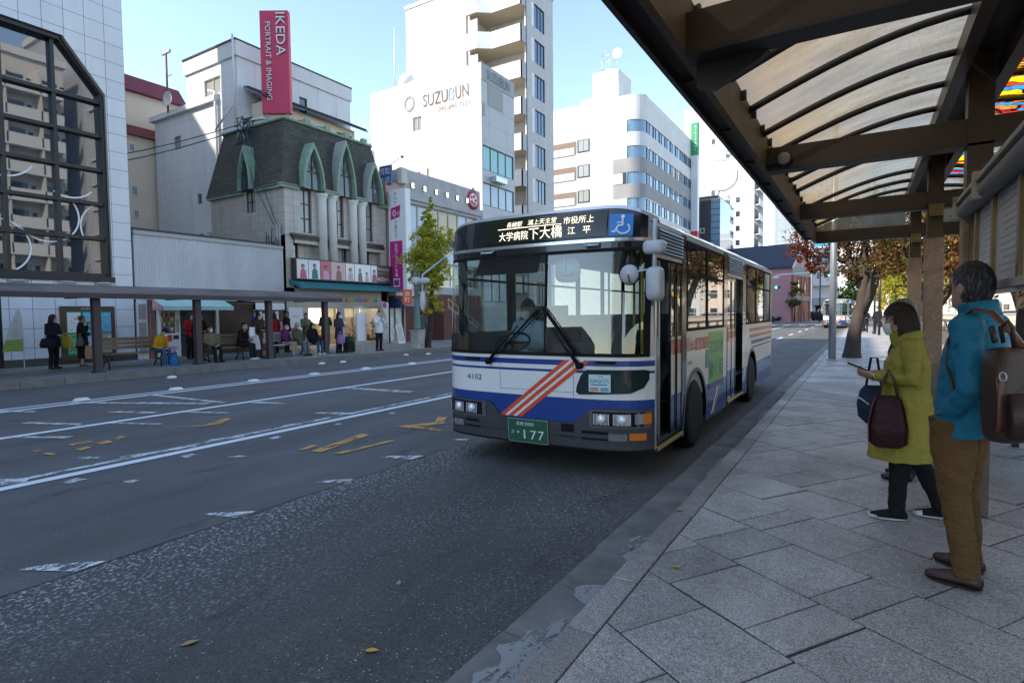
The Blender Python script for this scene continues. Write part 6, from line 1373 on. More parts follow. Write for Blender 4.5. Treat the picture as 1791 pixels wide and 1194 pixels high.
L(t, sp_.outputs[0], rp.inputs[0]); tl = N(t, 'BsdfTranslucent'); tr = N(t, 'BsdfTransparent'); L(t, rp.outputs[0], tl.inputs[0]); L(t, rp.outputs[0], tr.inputs[0]); x = N(t, 'MixShader'); x.inputs[0].default_value = .45; L(t, tl.outputs[0], x.inputs[1]); L(t, tr.outputs[0], x.inputs[2])
p.inputs['Base Color'].default_value = (.01, .01, .01, 1); y_ = N(t, 'MixShader'); L(t, ramp(t, ve.outputs['Distance'], [(.045, (0, 0, 0)), (.055, (1, 1, 1))]), y_.inputs[0]); L(t, p.outputs[0], y_.inputs[1]); L(t, x.outputs[0], y_.inputs[2]); L(t, y_.outputs[0], o.inputs[0])
SGM = m
for (ya, yb) in ((4.5, 7.0), (8.5, 10.0)):
    w = MB()
    for i in range(10):
        q0, q1 = .84 + 1.36 * i / 10, .84 + 1.36 * (i + 1) / 10; w.add([(q0, ya, vault(q0)), (q1, ya, vault(q1)), (q1, yb, vault(q1)), (q0, yb, vault(q0))], [(0, 1, 2, 3)], SGM, True)
    w.build('stained_glass', sh)
for y in BY[1:]:
    if y == 2.8: continue
    w = MB(); w.box(.625, .775, y - .075, y + .075, 2.48, 3.46, SHB); w.build('post', sh)
    o = MB(); o.box(.61, .79, y - .09, y + .09, 1.0, 2.48, PGR); o.box(.60, .80, y - .10, y + .10, .12, 1.0, granite('plinth_granite', (.16, .125, .10), .6) if 'plinth' not in _M else _M['plinth']); _M.setdefault('plinth', bpy.data.materials['plinth_granite']); bev(o.build('stone_cladding', sh), .008)
for y in (8.4, 11.4):
    w = MB(); w.prism([(.64, y - .103, 2.72), (.76, y - .103, 2.72), (.775, y - .103, 2.86), (.625, y - .103, 2.86)], (0, -.09, 0), mat('lantern_glass', (.13, .095, .03), .3, var=.2)); w.box(.61, .79, y - .2, y - .1, 2.86, 2.89, SHD); w.build('wall_lantern', sh)
w = MB(); w.lathe([(.01, -.075), (.05, -.07), (.062, -.03), (.062, .0)], (-.58, 5.33, 2.90), SHD, 18, 'y'); w.lathe([(.05, -.072), (.04, -.078), (.01, -.08)], (-.58, 5.33, 2.90), mat('lamp_disc', (.32, .30, .25), .3), 18, 'y'); w.box(-.72, -.62, 5.28, 5.33, 2.87, 2.92, SHD); w.build('round_lamp', sh)

# notice case under its rolled cover
nb = thing('notice_case', 'long brass-framed notice case with a grey cover hung along the shelter posts', 'notice board', (.6, 4, 1.8))
BRS = mat('old_brass', (.20, .135, .07), .4, .6, var=.3, vs=5); CASE = mat('case_panel', (.40, .42, .46), .3, var=.12, vs=2, bmp=.1, bs=12); CVR = mat('cover_grey', (.33, .31, .28), .6, var=.3, vs=3)
w = MB(); w.box(.605, .63, .6, 5.3, 1.80, 2.36, CASE); w.build('panel', nb)
for y in (5.26, 5.02, 4.42, 3.72, 3.0, 2.2, 1.4): w = MB(); w.box(.585, .64, y, y + .05, 1.8, 2.36, BRS); w.build('frame_bar', nb)
w = MB(); w.box(.58, .66, .6, 5.33, 1.755, 1.80, CVR); w.box(.60, .66, .6, 5.31, 1.735, 1.754, ALU); w.build('bottom_rail', nb)
w = MB()
for (a, c) in ((.6, 4.45), (4.47, 5.36)):
    w.tube([(.565, a, 2.36), (.565, c, 2.36)], .055, mat('cover_roll', (.24, .235, .23), .6, var=.2), 14); w.prism([(.50, a, 2.405), (.52, a, 2.46), (.68, a, 2.50), (.70, a, 2.44), (.62, a, 2.40)], (0, c - a, 0), CVR)
    for y in (a, c - .02): w.box(.49, .69, y, y + .02, 2.30, 2.47, CVR)
bev(w.build('cover', nb), .006)
w = MB(); TXT = mat('notice_print', (.35, .37, .41), .6, var=0)
for (ya, yb) in ((4.5, 4.98), (3.8, 4.38), (3.08, 3.68)):
    for q in range(12): z = 1.85 + q * .038; w.box(.6035, .6045, ya + .04, yb - rs.uniform(.04, .2), z, z + .008, TXT)
w.build('notice_print', nb)

nb.location.x += .06
# slatted bench with bags, behind the man
bn = thing('slatted_bench', 'slatted pavement bench behind the man in the teal jacket', 'bench', (1.2, 7.2, .12))
SLT = mat('weathered_slat', (.24, .23, .22), .7, var=.3, vs=4); BLM = mat('black_iron', (.018, .018, .02), .45, var=.2)
for i in range(6): w = MB(); x = .98 + i * .085; w.box(x, x + .06, 6.45, 8.3, .535, .57, SLT); w.build('slat', bn)
for y in (6.44, 8.2): w = MB(); w.box(.95, 1.5, y, y + .05, .49, .535, BLM); w.box(.96, 1.01, y, y + .05, .12, .49, BLM) if y > 7 else None; w.box(1.42, 1.48, y, y + .05, .12, .49, BLM); w.box(.98, 1.03, y, y + .05, .12, .49, BLM) if False else None; w.build('leg_frame', bn)
for (x0, x1, z1, m, nm, lab) in ((1.02, 1.2, .86, mat('black_cloth', (.012, .012, .014), .9, var=.3), 'bag', 'black cloth bag on the slatted bench'), (1.26, 1.36, .92, mat('white_bag', (.72, .72, .73), .7), 'paper_bag', 'white paper bag at the back of the slatted bench')):
    w = MB(); w.loft([[(x0, 6.7, .57), (x1, 6.7, .57), (x1, 7.0, .57), (x0, 7.0, .57)], [(x0 - .02, 6.68, .72), (x1 + .02, 6.68, .72), (x1 + .02, 7.02, .72), (x0 - .02, 7.02, .72)], [(x0 + .03, 6.75, z1), (x1 - .03, 6.75, z1), (x1 - .03, 6.95, z1), (x0 + .03, 6.95, z1)]], m)
    xm = (x0 + x1) / 2; w.tube([(xm, 6.78, z1 - .02), (xm, 6.82, z1 + .12), (xm, 6.9, z1 + .12), (xm, 6.93, z1 - .02)], .008, m, 6); o = w.build(nm); tag(o, lab, 'bag'); b_ = bev(o, .02, 3)
w = MB(); w.box(.8, .95, 8.8, 9.1, .12, .3, BLM); o = w.build('concrete_block'); tag(bev(o, .01), 'small dark block standing on the paving under the slatted bench', 'block')

# river railing
rl = thing('river_railing', 'brown tubular river railing behind the bench', 'railing', (3, 20, .12))
w = MB(); RM = mat('railing_bronze', (.16, .145, .13), .4, .5, var=.2)
w.tube([(3, -4, 1.19), (3, 68, 1.19)], .06, RM, 10); w.tube([(3.03, -4, .88), (3.03, 68, .88)], .035, RM, 8); w.box(2.98, 3.08, -4, 68, .12, .72, mat('rail_plinth', (.13, .11, .09), .8, var=.3)); w.build('rail', rl)
for i in range(36):
    y = -3 + i * 2; w = MB(); w.tube([(3.02, y, .7), (3.1, y + .1, .85), (3.08, y + .06, 1.05), (3, y, 1.17)], .03, RM, 6); w.tube([(3.02, y, .7), (3.0, y - .02, 1.17)], .028, RM, 6)
    for k in range(1, 10): w.tube([(3.02, y + k * .2, .7), (3.02, y + k * .2, .88)], .012, RM, 4)
    w.build('post', rl)

# steel pole, trees on the right
b = thing('steel_pole', 'bare galvanised steel pole at the kerb in front of the red tree', 'pole', (-.8, 20.1, .12))
w = MB(); w.tube([(-.8, 20.1, .12), (-.8, 20.1, 3.5), (-.8, 20.1, 7.5)], [.105, .095, .085], mat('galvanised', (.50, .52, .54), .35, .7, var=.12, vs=4, stretch=(1, 1, .2)), 16); w.build('shaft', b)
w = MB(); w.lathe([(.17, 0), (.17, .03), (.11, .04)], (-.8, 20.1, .122), GREYM, 16); w.build('base_flange', b)
BARK = mat('bark', (.060, .047, .040), .9, var=.45, vs=6, bmp=.7, bs=18, stretch=(1, 1, .4)); BARKD = mat('bark_dark', (.045, .036, .03), .9, var=.4, vs=6, bmp=.6, bs=18)
def leafmat(name, c):
    m, t, p, o = nodes(name); v = coords(t); n_ = noise(t, v, 3.5, 3)
    cc = mixc(t, n_, [q * .6 for q in c], [min(1, q * 1.4) for q in c]); L(t, cc, p.inputs['Base Color']); p.inputs['Roughness'].default_value = .55
    tl = N(t, 'BsdfTranslucent'); L(t, cc, tl.inputs[0]); x = N(t, 'MixShader'); x.inputs[0].default_value = .45; L(t, p.outputs[0], x.inputs[1]); L(t, tl.outputs[0], x.inputs[2]); L(t, x.outputs[0], o.inputs[0]); return m
LF = {k: leafmat('leaf_' + k, c) for k, c in dict(red=(.22, .040, .014), rust=(.15, .048, .014), olive=(.10, .088, .02), gold=(.25, .135, .02), green=(.06, .11, .02), lime=(.28, .32, .03), ginkgo=(.42, .44, .045), gink_y=(.66, .54, .05), gink_d=(.24, .31, .035), yellow=(.60, .42, .03), dark=(.02, .045, .015), purple=(.07, .04, .04)).items()}
def leaf_at(w, c, s, m, rs):
    a = Vector((rs.gauss(0, 1), rs.gauss(0, 1), rs.gauss(0, 1))).normalized(); b_ = a.orthogonal().normalized(); q = rs.random() * 6.28
    b_ = b_ * math.cos(q) + a.cross(b_) * math.sin(q); e_ = a.cross(b_); k = s * rs.uniform(.6, 1.3)
    w.add([c - b_ * k, c + e_ * k * .5 + a * k * .2, c + b_ * k, c - e_ * k * .5 + a * k * .2], [(0, 1, 2, 3)], m)
def tree(name, label, cat, base, limbs, clumps, leaves, s, mats, seed, bark=BARK, group=None, solid=.5):
    "limbs: (points, radii); clumps: (centre, radius, share of each material)"
    rs = random.Random(seed); b = thing(name, label, cat, base, group); w = MB()
    for pts, rr in limbs: w.tube(pts, rr, bark, 10)
    w.build('trunk', b); w = MB()
    tot = sum(r ** 2 for _, r, _ in clumps)
    for c, r, mi in clumps:
        c = Vector(c); n = int(leaves * r ** 2 / tot)
        sub = [c + Vector((rs.gauss(0, 1), rs.gauss(0, 1), rs.gauss(0, .8))) * r * .42 for _ in range(max(3, n // 45))]
        for i in range(n):
            q = rs.choice(sub) + Vector((rs.gauss(0, 1), rs.gauss(0, 1), rs.gauss(0, .8))) * r * .17
            leaf_at(w, q, s, LF[mats[mi[i % len(mi)]]], rs)
    w.build('crown', b); return b
tree('autumn_tree', 'red-leaved autumn tree with a leaning grey trunk beside the steel pole', 'tree', (-.29, 21.6, .12),
     [([(-.30, 21.6, .06), (-.30, 21.6, .16), (-.29, 21.6, .3), (-.24, 21.6, .9), (-.02, 21.65, 1.9), (.02, 21.7, 2.6), (.0, 21.7, 3.6), (.2, 21.8, 4.8)], [.30, .28, .25, .20, .19, .15, .11, .05]),
      ([(-.08, 21.63, 1.5), (.18, 21.6, 2.2), (.45, 21.5, 3.2), (.6, 21.4, 4.6)], [.17, .15, .11, .05]), ([(-.02, 21.65, 2.3), (-.35, 21.7, 3.0), (-.6, 21.8, 4.4)], [.1, .09, .04]), ([(.5, 21.5, 3.1), (1.3, 21.3, 3.7), (1.9, 21.2, 4.5)], [.08, .06, .03]), ([(-.5, 21.75, 3.2), (-1.4, 21.6, 3.6), (-2.3, 21.5, 3.55)], [.05, .03, .015])],
     [((-.7, 21.8, 3.6), .75, (0, 1, 2)), ((-1.1, 21.6, 4.5), 1.0, (0, 1, 1)), ((.3, 21.6, 4.4), 1.2, (0, 1, 2)), ((.5, 21.5, 3.2), .6, (1, 2)), ((1.3, 21.4, 3.6), .8, (2, 1, 3)), ((-1.75, 21.5, 3.7), .5, (0, 1)), ((-1.35, 21.5, 3.2), .4, (0, 1)), ((1.9, 21.3, 4.6), 1.1, (2, 3, 1)), ((-.3, 21.7, 2.75), .4, (1, 2))], 13000, .058, ['red', 'rust', 'olive', 'gold'], 31)
tree('autumn_tree', 'brown and olive autumn tree behind the stone shelter posts', 'tree', (1.55, 18.5, .12),
     [([(1.55, 18.5, .1), (1.5, 18.5, 1.4), (1.3, 18.5, 2.1), (.95, 18.4, 2.9), (.7, 18.3, 4.0)], [.22, .17, .12, .08, .03]), ([(1.5, 18.5, 1.5), (1.9, 18.4, 2.2), (2.6, 18.3, 2.8), (2.9, 18, 4)], [.12, .10, .07, .03]), ([(1.35, 18.5, 2.0), (1.6, 18.6, 3.2), (1.7, 18.6, 4.4)], [.09, .06, .03])],
     [((1.0, 18.4, 2.9), .75, (2, 3, 1)), ((.6, 18.3, 3.7), .8, (2, 3, 2)), ((1.9, 18.4, 2.8), .7, (1, 3, 2)), ((2.6, 18.2, 2.9), .8, (1, 1, 2)), ((1.6, 18.5, 3.9), 1.1, (2, 1, 3)), ((2.7, 18.2, 4.0), .9, (1, 2)), ((2.2, 18.3, 2.35), .4, (1, 2))], 14000, .052, ['red', 'rust', 'olive', 'gold'], 32, BARKD)
tree('autumn_tree', 'rusty autumn tree by the railing behind the notice case', 'tree', (2.5, 13.5, .12), [([(2.5, 13.5, .1), (2.5, 13.5, 1.6), (2.2, 13.4, 2.6), (2.0, 13.4, 4.2)], [.2, .16, .12, .04]), ([(2.4, 13.5, 1.9), (2.9, 13.4, 3.0), (3.1, 13.3, 4)], [.1, .07, .03])],
     [((1.9, 13.3, 3.0), .8, (1, 2, 3)), ((2.8, 13.3, 3.3), 1.0, (1, 1, 2)), ((2.3, 13.4, 4.2), 1.0, (2, 1)), ((1.75, 13.3, 2.45), .5, (1, 3))], 9000, .052, ['red', 'rust', 'olive', 'gold'], 33, BARKD)
# farther trees
def strands(base, label, n, seed):
    rs = random.Random(seed); b = thing('willow_tree', label, 'tree', base); w = MB(); w.tube([base, (base[0], base[1], 3), (base[0] + .4, base[1], 6)], [.35, .28, .1], BARK, 8); w.build('trunk', b); w = MB()
    for i in range(n):
        a = rs.random() * 6.28; r = rs.random() ** .5 * 2.5; c = Vector((base[0] + r * math.cos(a), base[1] + r * math.sin(a), 6.6 - r * .35 + rs.uniform(-.5, .5))); ln = rs.uniform(2, 4.6)
        for q in range(int(ln / .28)):
            leaf_at(w, c + Vector((rs.uniform(-.06, .06) + .03 * q * math.cos(a), .03 * q * math.sin(a), -q * .28)), .15, LF['lime' if rs.random() < .75 else 'yellow'], rs)
    w.build('crown', b)
strands((3.9, 57, .1), 'pale yellow-green willow tree by the river', 330, 41)
tree('yellow_tree', 'small bright yellow tree between the red tree and the walkers', 'tree', (1.3, 62, .12), [([(1.3, 62, .1), (1.3, 62, 3)], [.2, .08])], [((1.2, 62, 3.0), 1.2, (0, 0, 1)), ((1.7, 62, 4.0), 1.0, (0, 1))], 1500, .13, ['yellow', 'gold'], 42)
tree('dark_tree', 'dark green tree over the distant bus', 'tree', (-.2, 74, .12), [([(-.2, 74, .1), (-.2, 74, 4)], [.3, .1])], [((-.6, 74, 4.0), 1.9, (0, 1)), ((-.2, 74, 6.4), 2.0, (0, 2)), ((-1.6, 74, 3.4), 1.2, (1, 0))], 2600, .2, ['dark', 'green', 'olive'], 43)
tree('purple_tree', 'dark purplish tree behind the yellow tree', 'tree', (3.0, 78, .12), [([(3.0, 78, .1), (3.0, 78, 4)], [.3, .1])], [((2.9, 78, 4.4), 2.0, (0, 1)), ((2.6, 78, 7.0), 1.7, (2, 1)), ((3.6, 78, 6.0), 1.7, (0, 0))], 2400, .2, ['purple', 'rust', 'red'], 44)
tree('young_tree', 'small olive street tree in front of the pink chapel', 'tree', (-8.2, 89.0, .14), [([(-8.2, 89, .1), (-8.2, 89, 3)], [.13, .05])], [((-8.2, 89, 2.9), 1.0, (0, 1)), ((-8.1, 89, 4.4), 1.0, (0, 1, 2)), ((-8.2, 89, 5.6), .6, (0, 1))], 1500, .13, ['olive', 'green', 'gold'], 45)
tree('low_hedge', 'low dark hedge beside the signal pole', 'hedge', (-10.9, 89.5, .14), [([(-10.9, 89.5, .1), (-10.9, 89.5, .6)], [.05, .02])], [((-11.2, 89.5, .55), .55, (0, 1)), ((-10.4, 89.5, .5), .5, (0, 1))], 700, .1, ['dark', 'green'], 46)
# ginkgo on the far kerb
cl = []
for i in range(26):
    t_ = i / 25; z = 1.75 + 5.0 * t_; hw = (.42 + .1 * math.sin(i)) if t_ < .28 else (1.0 * (1 - (t_ - .5) ** 2 * 4.5) if t_ < .72 else .62 * (1 - t_) / .28 + .12); hw = max(.12, hw)
    for k in range(2 if hw > .4 else 1): cl.append(((-16.62 + random.Random(i * 7 + k).uniform(-.75, .75) * hw + (.12 if t_ < .3 else 0), 20.1 + random.Random(i * 9 + k).uniform(-.5, .5) * hw, z), max(.2, hw * .62), (0, 1, 2) if t_ > .3 else (1, 1, 0)))
tree('ginkgo_tree', 'slender yellow-green ginkgo tree on the far kerb beside the street lamp', 'tree', (-16.85, 20.1, .18), [([(-16.86, 20.1, .15), (-16.85, 20.1, .3), (-16.74, 20.1, .9), (-16.58, 20.1, 1.6), (-16.55, 20.1, 3.2), (-16.6, 20.1, 5.8)], [.24, .16, .14, .11, .08, .03])] + [([(-16.56, 20.1, z), (-16.56 + s * .55, 20.1, z + .75)], [.04, .012]) for z, s in ((2.6, 1), (3.1, -1), (3.6, 1), (4.1, -1))], cl, 19000, .058, ['ginkgo', 'gink_y', 'gink_d'], 51, BARKD)

# ---------------------------------------------------------------- far shelter and its furniture
fs = thing('far_bus_shelter', 'long brown bus shelter with a worn curved roof across the street', 'bus shelter', (-17.75, 8, .18))
FSB = mat('far_shelter_brown', (.055, .035, .038), .55, var=.3, vs=3); FST = mat('worn_roof_paint', (.16, .13, .125), .7, var=.6, vs=1.6, stretch=(1, .5, 1))
w = MB(); prof = [(-17.50, 2.20), (-17.46, 2.30), (-17.55, 2.42), (-17.8, 2.50), (-18.3, 2.58), (-18.9, 2.60), (-19.5, 2.52), (-19.8, 2.40), (-19.8, 2.30), (-18.9, 2.50), (-18.3, 2.48), (-17.7, 2.36), (-17.62, 2.22)]
ya, yb = -6, 15.75; n = 24
rings = [[(x, ya + (yb - ya) * i / n, z) for x, z in prof] for i in range(n + 1)]
w.loft(rings[:], FST, True, True); w.box(-17.56, -17.44, ya, yb - .05, 2.19, 2.33, FSB); w.build('roof', fs)
for y in (2.1, 4.72, 7.33, 10.1, 12.63, 15.08): w = MB(); w.box(-17.84, -17.66, y - .09, y + .09, .18, 2.4, FSB); w.box(-19.5, -17.6, y - .05, y + .05, 2.22, 2.34, FSB); w.box(-17.88, -17.62, y - .13, y + .13, .18, .22, FSB); w.build('post', fs)
WD = mat('bench_wood', (.20, .13, .08), .6, var=.4, vs=3, stretch=(1, .3, 1)); WDL = mat('bench_pale', (.42, .41, .38), .6, var=.2)
def bench(label, x, y0, y1, m):
    b = thing('wooden_bench', label, 'bench', (x, (y0 + y1) / 2, .18), 'benches under the far shelter')
    for k in range(3): w = MB(); w.box(x + .02 + k * .14, x + .14 + k * .14, y0, y1, .60, .635, m); w.build('seat_slat', b)
    for k in range(3): w = MB(); w.prism([(x - .02 - k * .035, y0, .74 + k * .12), (x + .015 - k * .035, y0, .74 + k * .12), (x - .015 - k * .035, y0, .84 + k * .12), (x - .05 - k * .035, y0, .84 + k * .12)], (0, y1 - y0, 0), m); w.build('back_slat', b)
    for y in (y0 + .12, y1 - .16): w = MB(); w.tube([(x + .4, y, .18), (x + .36, y, .4), (x + .42, y, .6), (x + .0, y, .58), (x - .12, y, 1.08)], .022, BLM, 6); w.tube([(x + .05, y, .6), (x + .1, y, .38), (x - .05, y, .18)], .022, BLM, 6); w.tube([(x + .36, y, .4), (x + .1, y, .38)], .018, BLM, 5); w.build('side_frame', b)
bench('slatted wooden bench with a worn back below the notice board', -18.75, 7.75, 9.45, WD); bench('brown wooden bench in front of the roller shutters', -18.55, 10.55, 12.05, WD); bench('pale backed bench left of the studio shop window', -18.4, 12.9, 14.6, WDL)
b = thing('stop_board', 'white bus stop board with an arched tube frame at the far kerb', 'sign', (-17.6, 16.8, .18))
w = MB(); w.box(-17.62, -17.58, 16.58, 17.02, .62, 1.78, WHI); w.build('board', b)
w = MB(); pts = [(-17.6, 16.53, .18), (-17.6, 16.53, 1.75)] + [(-17.6, 16.8 - .27 * math.cos(R(a)), 1.75 + .25 * math.sin(R(a))) for a in range(15, 180, 15)] + [(-17.6, 17.07, 1.75), (-17.6, 17.07, .18)]; w.tube(pts, .022, WHI, 8); w.tube([(-17.6, 16.55, 1.7), (-17.6, 17.05, 1.7)], .01, DKF, 6); w.build('frame', b)
b = thing('street_lamp', 'old-style teal street lamp with round globe on a stone pedestal', 'street lamp', (-16.75, 19.3, .18))
TLM = mat('teal_iron', (.11, .19, .19), .5, .2, var=.15)
w = MB(); w.box(-16.97, -16.53, 19.08, 19.52, .18, .95, GR[2]); w.box(-17.0, -16.5, 19.05, 19.55, .93, 1.0, GR[2]); bev(w.build('pedestal', b), .02)
w = MB(); w.lathe([(.17, 1.0), (.15, 1.1), (.14, 1.5), (.12, 2.2), (.10, 2.75), (.14, 2.8), (.09, 2.86), (.12, 2.93), (.16, 2.98)], (-16.75, 19.3, 0), TLM, 16); w.build('column', b)
w = MB(); w.lathe([(.10, 2.98), (.19, 3.06), (.22, 3.2), (.20, 3.33)], (-16.75, 19.3, 0), mat('globe_glass', (.62, .63, .62), .25, var=.05), 18); w.build('globe', b)
w = MB(); w.lathe([(.23, 3.33), (.24, 3.38), (.15, 3.46), (.14, 3.58), (.08, 3.66), (.02, 3.85)], (-16.75, 19.3, 0), TLM, 16); w.tube([(-16.75, 19.0, 3.6), (-16.75, 19.6, 3.6)], .02, TLM, 6); w.build('cap', b)
b = thing('street_banner', 'orange street banner hung from the teal lamp post', 'banner', (-16.9, 19.1, 2.1))
w = MB(); c = Vector((-17.05, 19.02, 0)); w.ob(c, u, n_ if False else Vector((.522, -.853, 0)), -.2, .2, -.006, .006, 2.12, 2.78, mat('banner_orange', (.68, .10, .04), .7, var=.05)); w.build('cloth', b)
w = MB(); w.text('浜町', c + Vector((.522, -.853, 0)) * .008 + Vector((0, 0, 2.72)), u, (0, 0, 1), .25, WLT, vert=True); w.build('lettering', b)
b = thing('sandwich_board', 'white folding shop board on the pavement beside the navy awning', 'sign', (-20.9, 22.6, .18))
w = MB()
for s in (-1, 1): w.prism([(-20.9 + s * .22, 22.35, .18), (-20.9 + s * .22 + .02, 22.35, .18), (-20.9 + .02, 22.35, 1.15), (-20.9, 22.35, 1.15)], (0, .5, 0), WHI)
w.prism([(-20.685, 22.4, .3), (-20.68, 22.4, .3), (-20.868, 22.4, 1.1), (-20.875, 22.4, 1.1)], (0, .4, 0), mat('menu_print', (.55, .48, .42), .5, var=.5, vs=14)); w.build('board', b)
b = thing('feather_flag', 'tall white and green feather flag at the left edge before the glass building', 'flag', (-21.0, 6.75, .18))
w = MB(); w.tube([(-21.0, 6.78, .18), (-21, 6.78, 1.6), (-21, 6.74, 2.1)], .014, WHI, 6); w.build('pole', b)
w = MB(); FLW = mat('flag_white', (.62, .63, .62), .8, var=.15, vs=4); pts = [(6.76, .75), (6.76, 2.05), (6.7, 2.0), (6.45, 1.4), (6.3, .75)]; w.prism([(-21.0, a, z) for a, z in pts], (.006, 0, 0), FLW); w.prism([(-20.993, 6.76, .72), (-20.993, 6.76, 1.08), (-20.993, 6.36, 1.05), (-20.993, 6.29, .72)], (.004, 0, 0), mat('flag_green', (.28, .42, .10), .8)); w.text('いらっしゃい', (-20.992, 6.62, 1.75), PY, (0, 0, 1), .1, mat('grey_ink', (.2, .2, .2)), vert=True, lift=.002); w.build('cloth', b)
b = thing('pink_banner', 'narrow pink vertical banner beside the studio shop window', 'banner', (-20.9, 17.6, .18))
w = MB(); w.tube([(-20.9, 17.9, .18), (-20.9, 17.9, 2.15)], .012, WHI, 6); w.build('pole', b)
w = MB(); w.prism([(-20.9, 17.88, 1.1), (-20.9, 17.62, 1.15), (-20.9, 17.66, 2.05), (-20.9, 17.9, 2.1)], (.006, 0, 0), mat('banner_pink', (.62, .08, .25), .8, var=.1)); w.text('写真', (-20.893, 17.76, 1.95), PY, (0, 0, 1), .2, WLT, vert=True, lift=.002); w.build('cloth', b)
b = thing('flower_banner', 'white curved banner with pink flower print beside the navy awning', 'banner', (-21.5, 22.3, .18))
w = MB(); w.prism([(-21.5, 22.15, .4), (-21.5, 22.45, .4), (-21.5, 22.5, 2.3), (-21.5, 22.05, 2.4), (-21.5, 22.0, 2.1), (-21.5, 22.3, 1.6)], (.01, 0, 0), FLW); w.lathe([(.16, .012), (.16, .015)], (-21.5, 22.2, 2.2), mat('banner_pink', (.6, .1, .25)), 12, 'x'); w.text('着物', (-21.488, 22.3, 1.3), PY, (0, 0, 1), .18, INK, vert=True, lift=.002); w.build('cloth', b)
# road studs, fallen leaves
STW = mat('stud_white', (.70, .71, .72), .5, var=.1)
for i, (x, y) in enumerate(((-13.35, 5.2), (-13.35, 7.05), (-13.2, 8.9), (-13.15, 10.75), (-13.05, 12.6), (-12.95, 14.6), (-12.9, 17.0))):
    w = MB(); w.loft([[(x + a * .09, y + c * .13, .01) for a, c in ((-1, -1), (1, -1), (1, 1), (-1, 1))], [(x + a * .06, y + c * .09, .06) for a, c in ((-1, -1), (1, -1), (1, 1), (-1, 1))]], STW, True, False); o = w.build('road_stud'); tag(o, 'white raised road stud on the double white line, number apart only by place', 'road stud', 'white road studs along the double line'); o['label'] = 'white raised road stud on the double white line of the far lanes'
for i, (x, y) in enumerate(((-16.0, 8.35), (-15.75, 13.2), (-15.6, 14.0), (-15.9, 17.6), (-15.4, 18.4))):
    w = MB(); w.ball((x, y, .03), (.10, .14, .05), STW, 8, 6); o = w.build('kerb_marker'); tag(o, 'small white marker lying on the road along the far kerb', 'road marker', 'white markers along the far kerb')
def pxleaf(x, y, z, s, rz, m, lab):
    w = MB(); pts = []
    for i in range(9):
        t_ = i / 8; pts.append((t_ - .5, .28 * math.sin(math.pi * t_ ** .8)))
    cs, sn = math.cos(rz), math.sin(rz); up = [(a, c, .10 * abs(c) + .08 * (a + .5) ** 2) for a, c in pts]; dn_ = [(a, -c, .25 * abs(c) + .08 * (a + .5) ** 2) for a, c in pts]; mid = [(a, 0, .02 + .08 * (a + .5) ** 2) for a, c in pts]
    f = lambda q: (x + s * (q[0] * cs - q[1] * sn), y + s * (q[0] * sn + q[1] * cs), z + .003 + s * q[2] * 1.3)
    w.loft([[f(q) for q in up], [f(q) for q in mid], [f(q) for q in dn_]], m, False, True, closed=False); w.tube([f((-.5, 0, .02)), f((-.85, .05, .0))], s * .015, m, 4)
    o = w.build('fallen_leaf'); tag(o, lab, 'leaf', 'fallen autumn leaves')
LT = mat('dry_leaf_tan', (.42, .24, .13), .7, var=.2, vs=20); LY = mat('dry_leaf_yellow', (.60, .36, .05), .7, var=.2, vs=20)
for q in ((-2.86, 1.53, .004, .085, 1.0, LT, 'curled tan fallen leaf on the near asphalt'), (-2.02, 1.95, .004, .075, .4, LY, 'yellow fallen leaf on the asphalt near the gutter'), (-2.40, 2.55, .004, .05, 2.2, LT, 'small reddish fallen leaf on the asphalt in line with the plate'), (-1.95, 4.75, .004, .06, .1, LT, 'brown fallen leaf on the asphalt in front of the bus corner'), (-2.4, 4.35, .004, .05, 2, LT, 'small brown fallen leaf on the asphalt before the front bumper'), (-1.18, 4.35, .124, .07, .8, LT, 'brown fallen leaf on the kerb edge'), (-.93, 3.35, .124, .06, .2, LY, 'yellow fallen leaf on the paving by the kerb'), (-1.27, 3.6, .03, .06, 1.2, LT, 'brown fallen leaf on the pale gutter patch'), (-1.35, 3.72, .03, .05, 2.6, LT, 'small dark fallen leaf in the gutter'), (-1.2, 5.9, .124, .07, 2.2, LT, 'curled dark leaf on the kerb beside the bus step'), (-.5, 8.4, .124, .08, .6, LT, 'brown fallen leaf on the paving beyond the wheel')): pxleaf(*q)
# signal, parked cars, posts at the crossing
b = thing('traffic_signal', 'dark signal pole with a green light before the pink chapel', 'traffic light', (-10.3, 90.5, .14))
w = MB(); w.tube([(-10.3, 90.5, .14), (-10.3, 90.5, 2.6)], .12, WHB, 8); w.tube([(-10.3, 90.5, 2.6), (-10.3, 90.5, 6.3)], .10, DKF, 8); w.build('pole', b)
w = MB(); w.box(-11.0, -9.2, 90.3, 90.5, 4.9, 5.3, DKF); bev(w.build('signal_head', b), .08)
w = MB(); w.lathe([(.16, -.02), (.02, -.05)], (-10.75, 90.29, 5.1), glow('green_lamp', (.05, .9, .45), 3.0), 14, 'y'); w.build('green_lamp', b)
b = thing('arm_lamp', 'pale street lamp arm crossing in front of the chapel gable', 'street lamp', (-5.2, 86, .14)); w = MB(); w.tube([(-5.0, 87.5, .14), (-5.0, 87.5, 7.0)], .09, DKF, 8); w.tube([(-5.0, 87.5, 6.9), (-9.6, 86.6, 6.7), (-10.6, 86.5, 6.5)], .07, WHB, 6); w.build('pole', b); w = MB(); w.box(-10.7, -10.0, 86.3, 86.6, 6.2, 6.45, WHB); w.build('lamp_head', b)
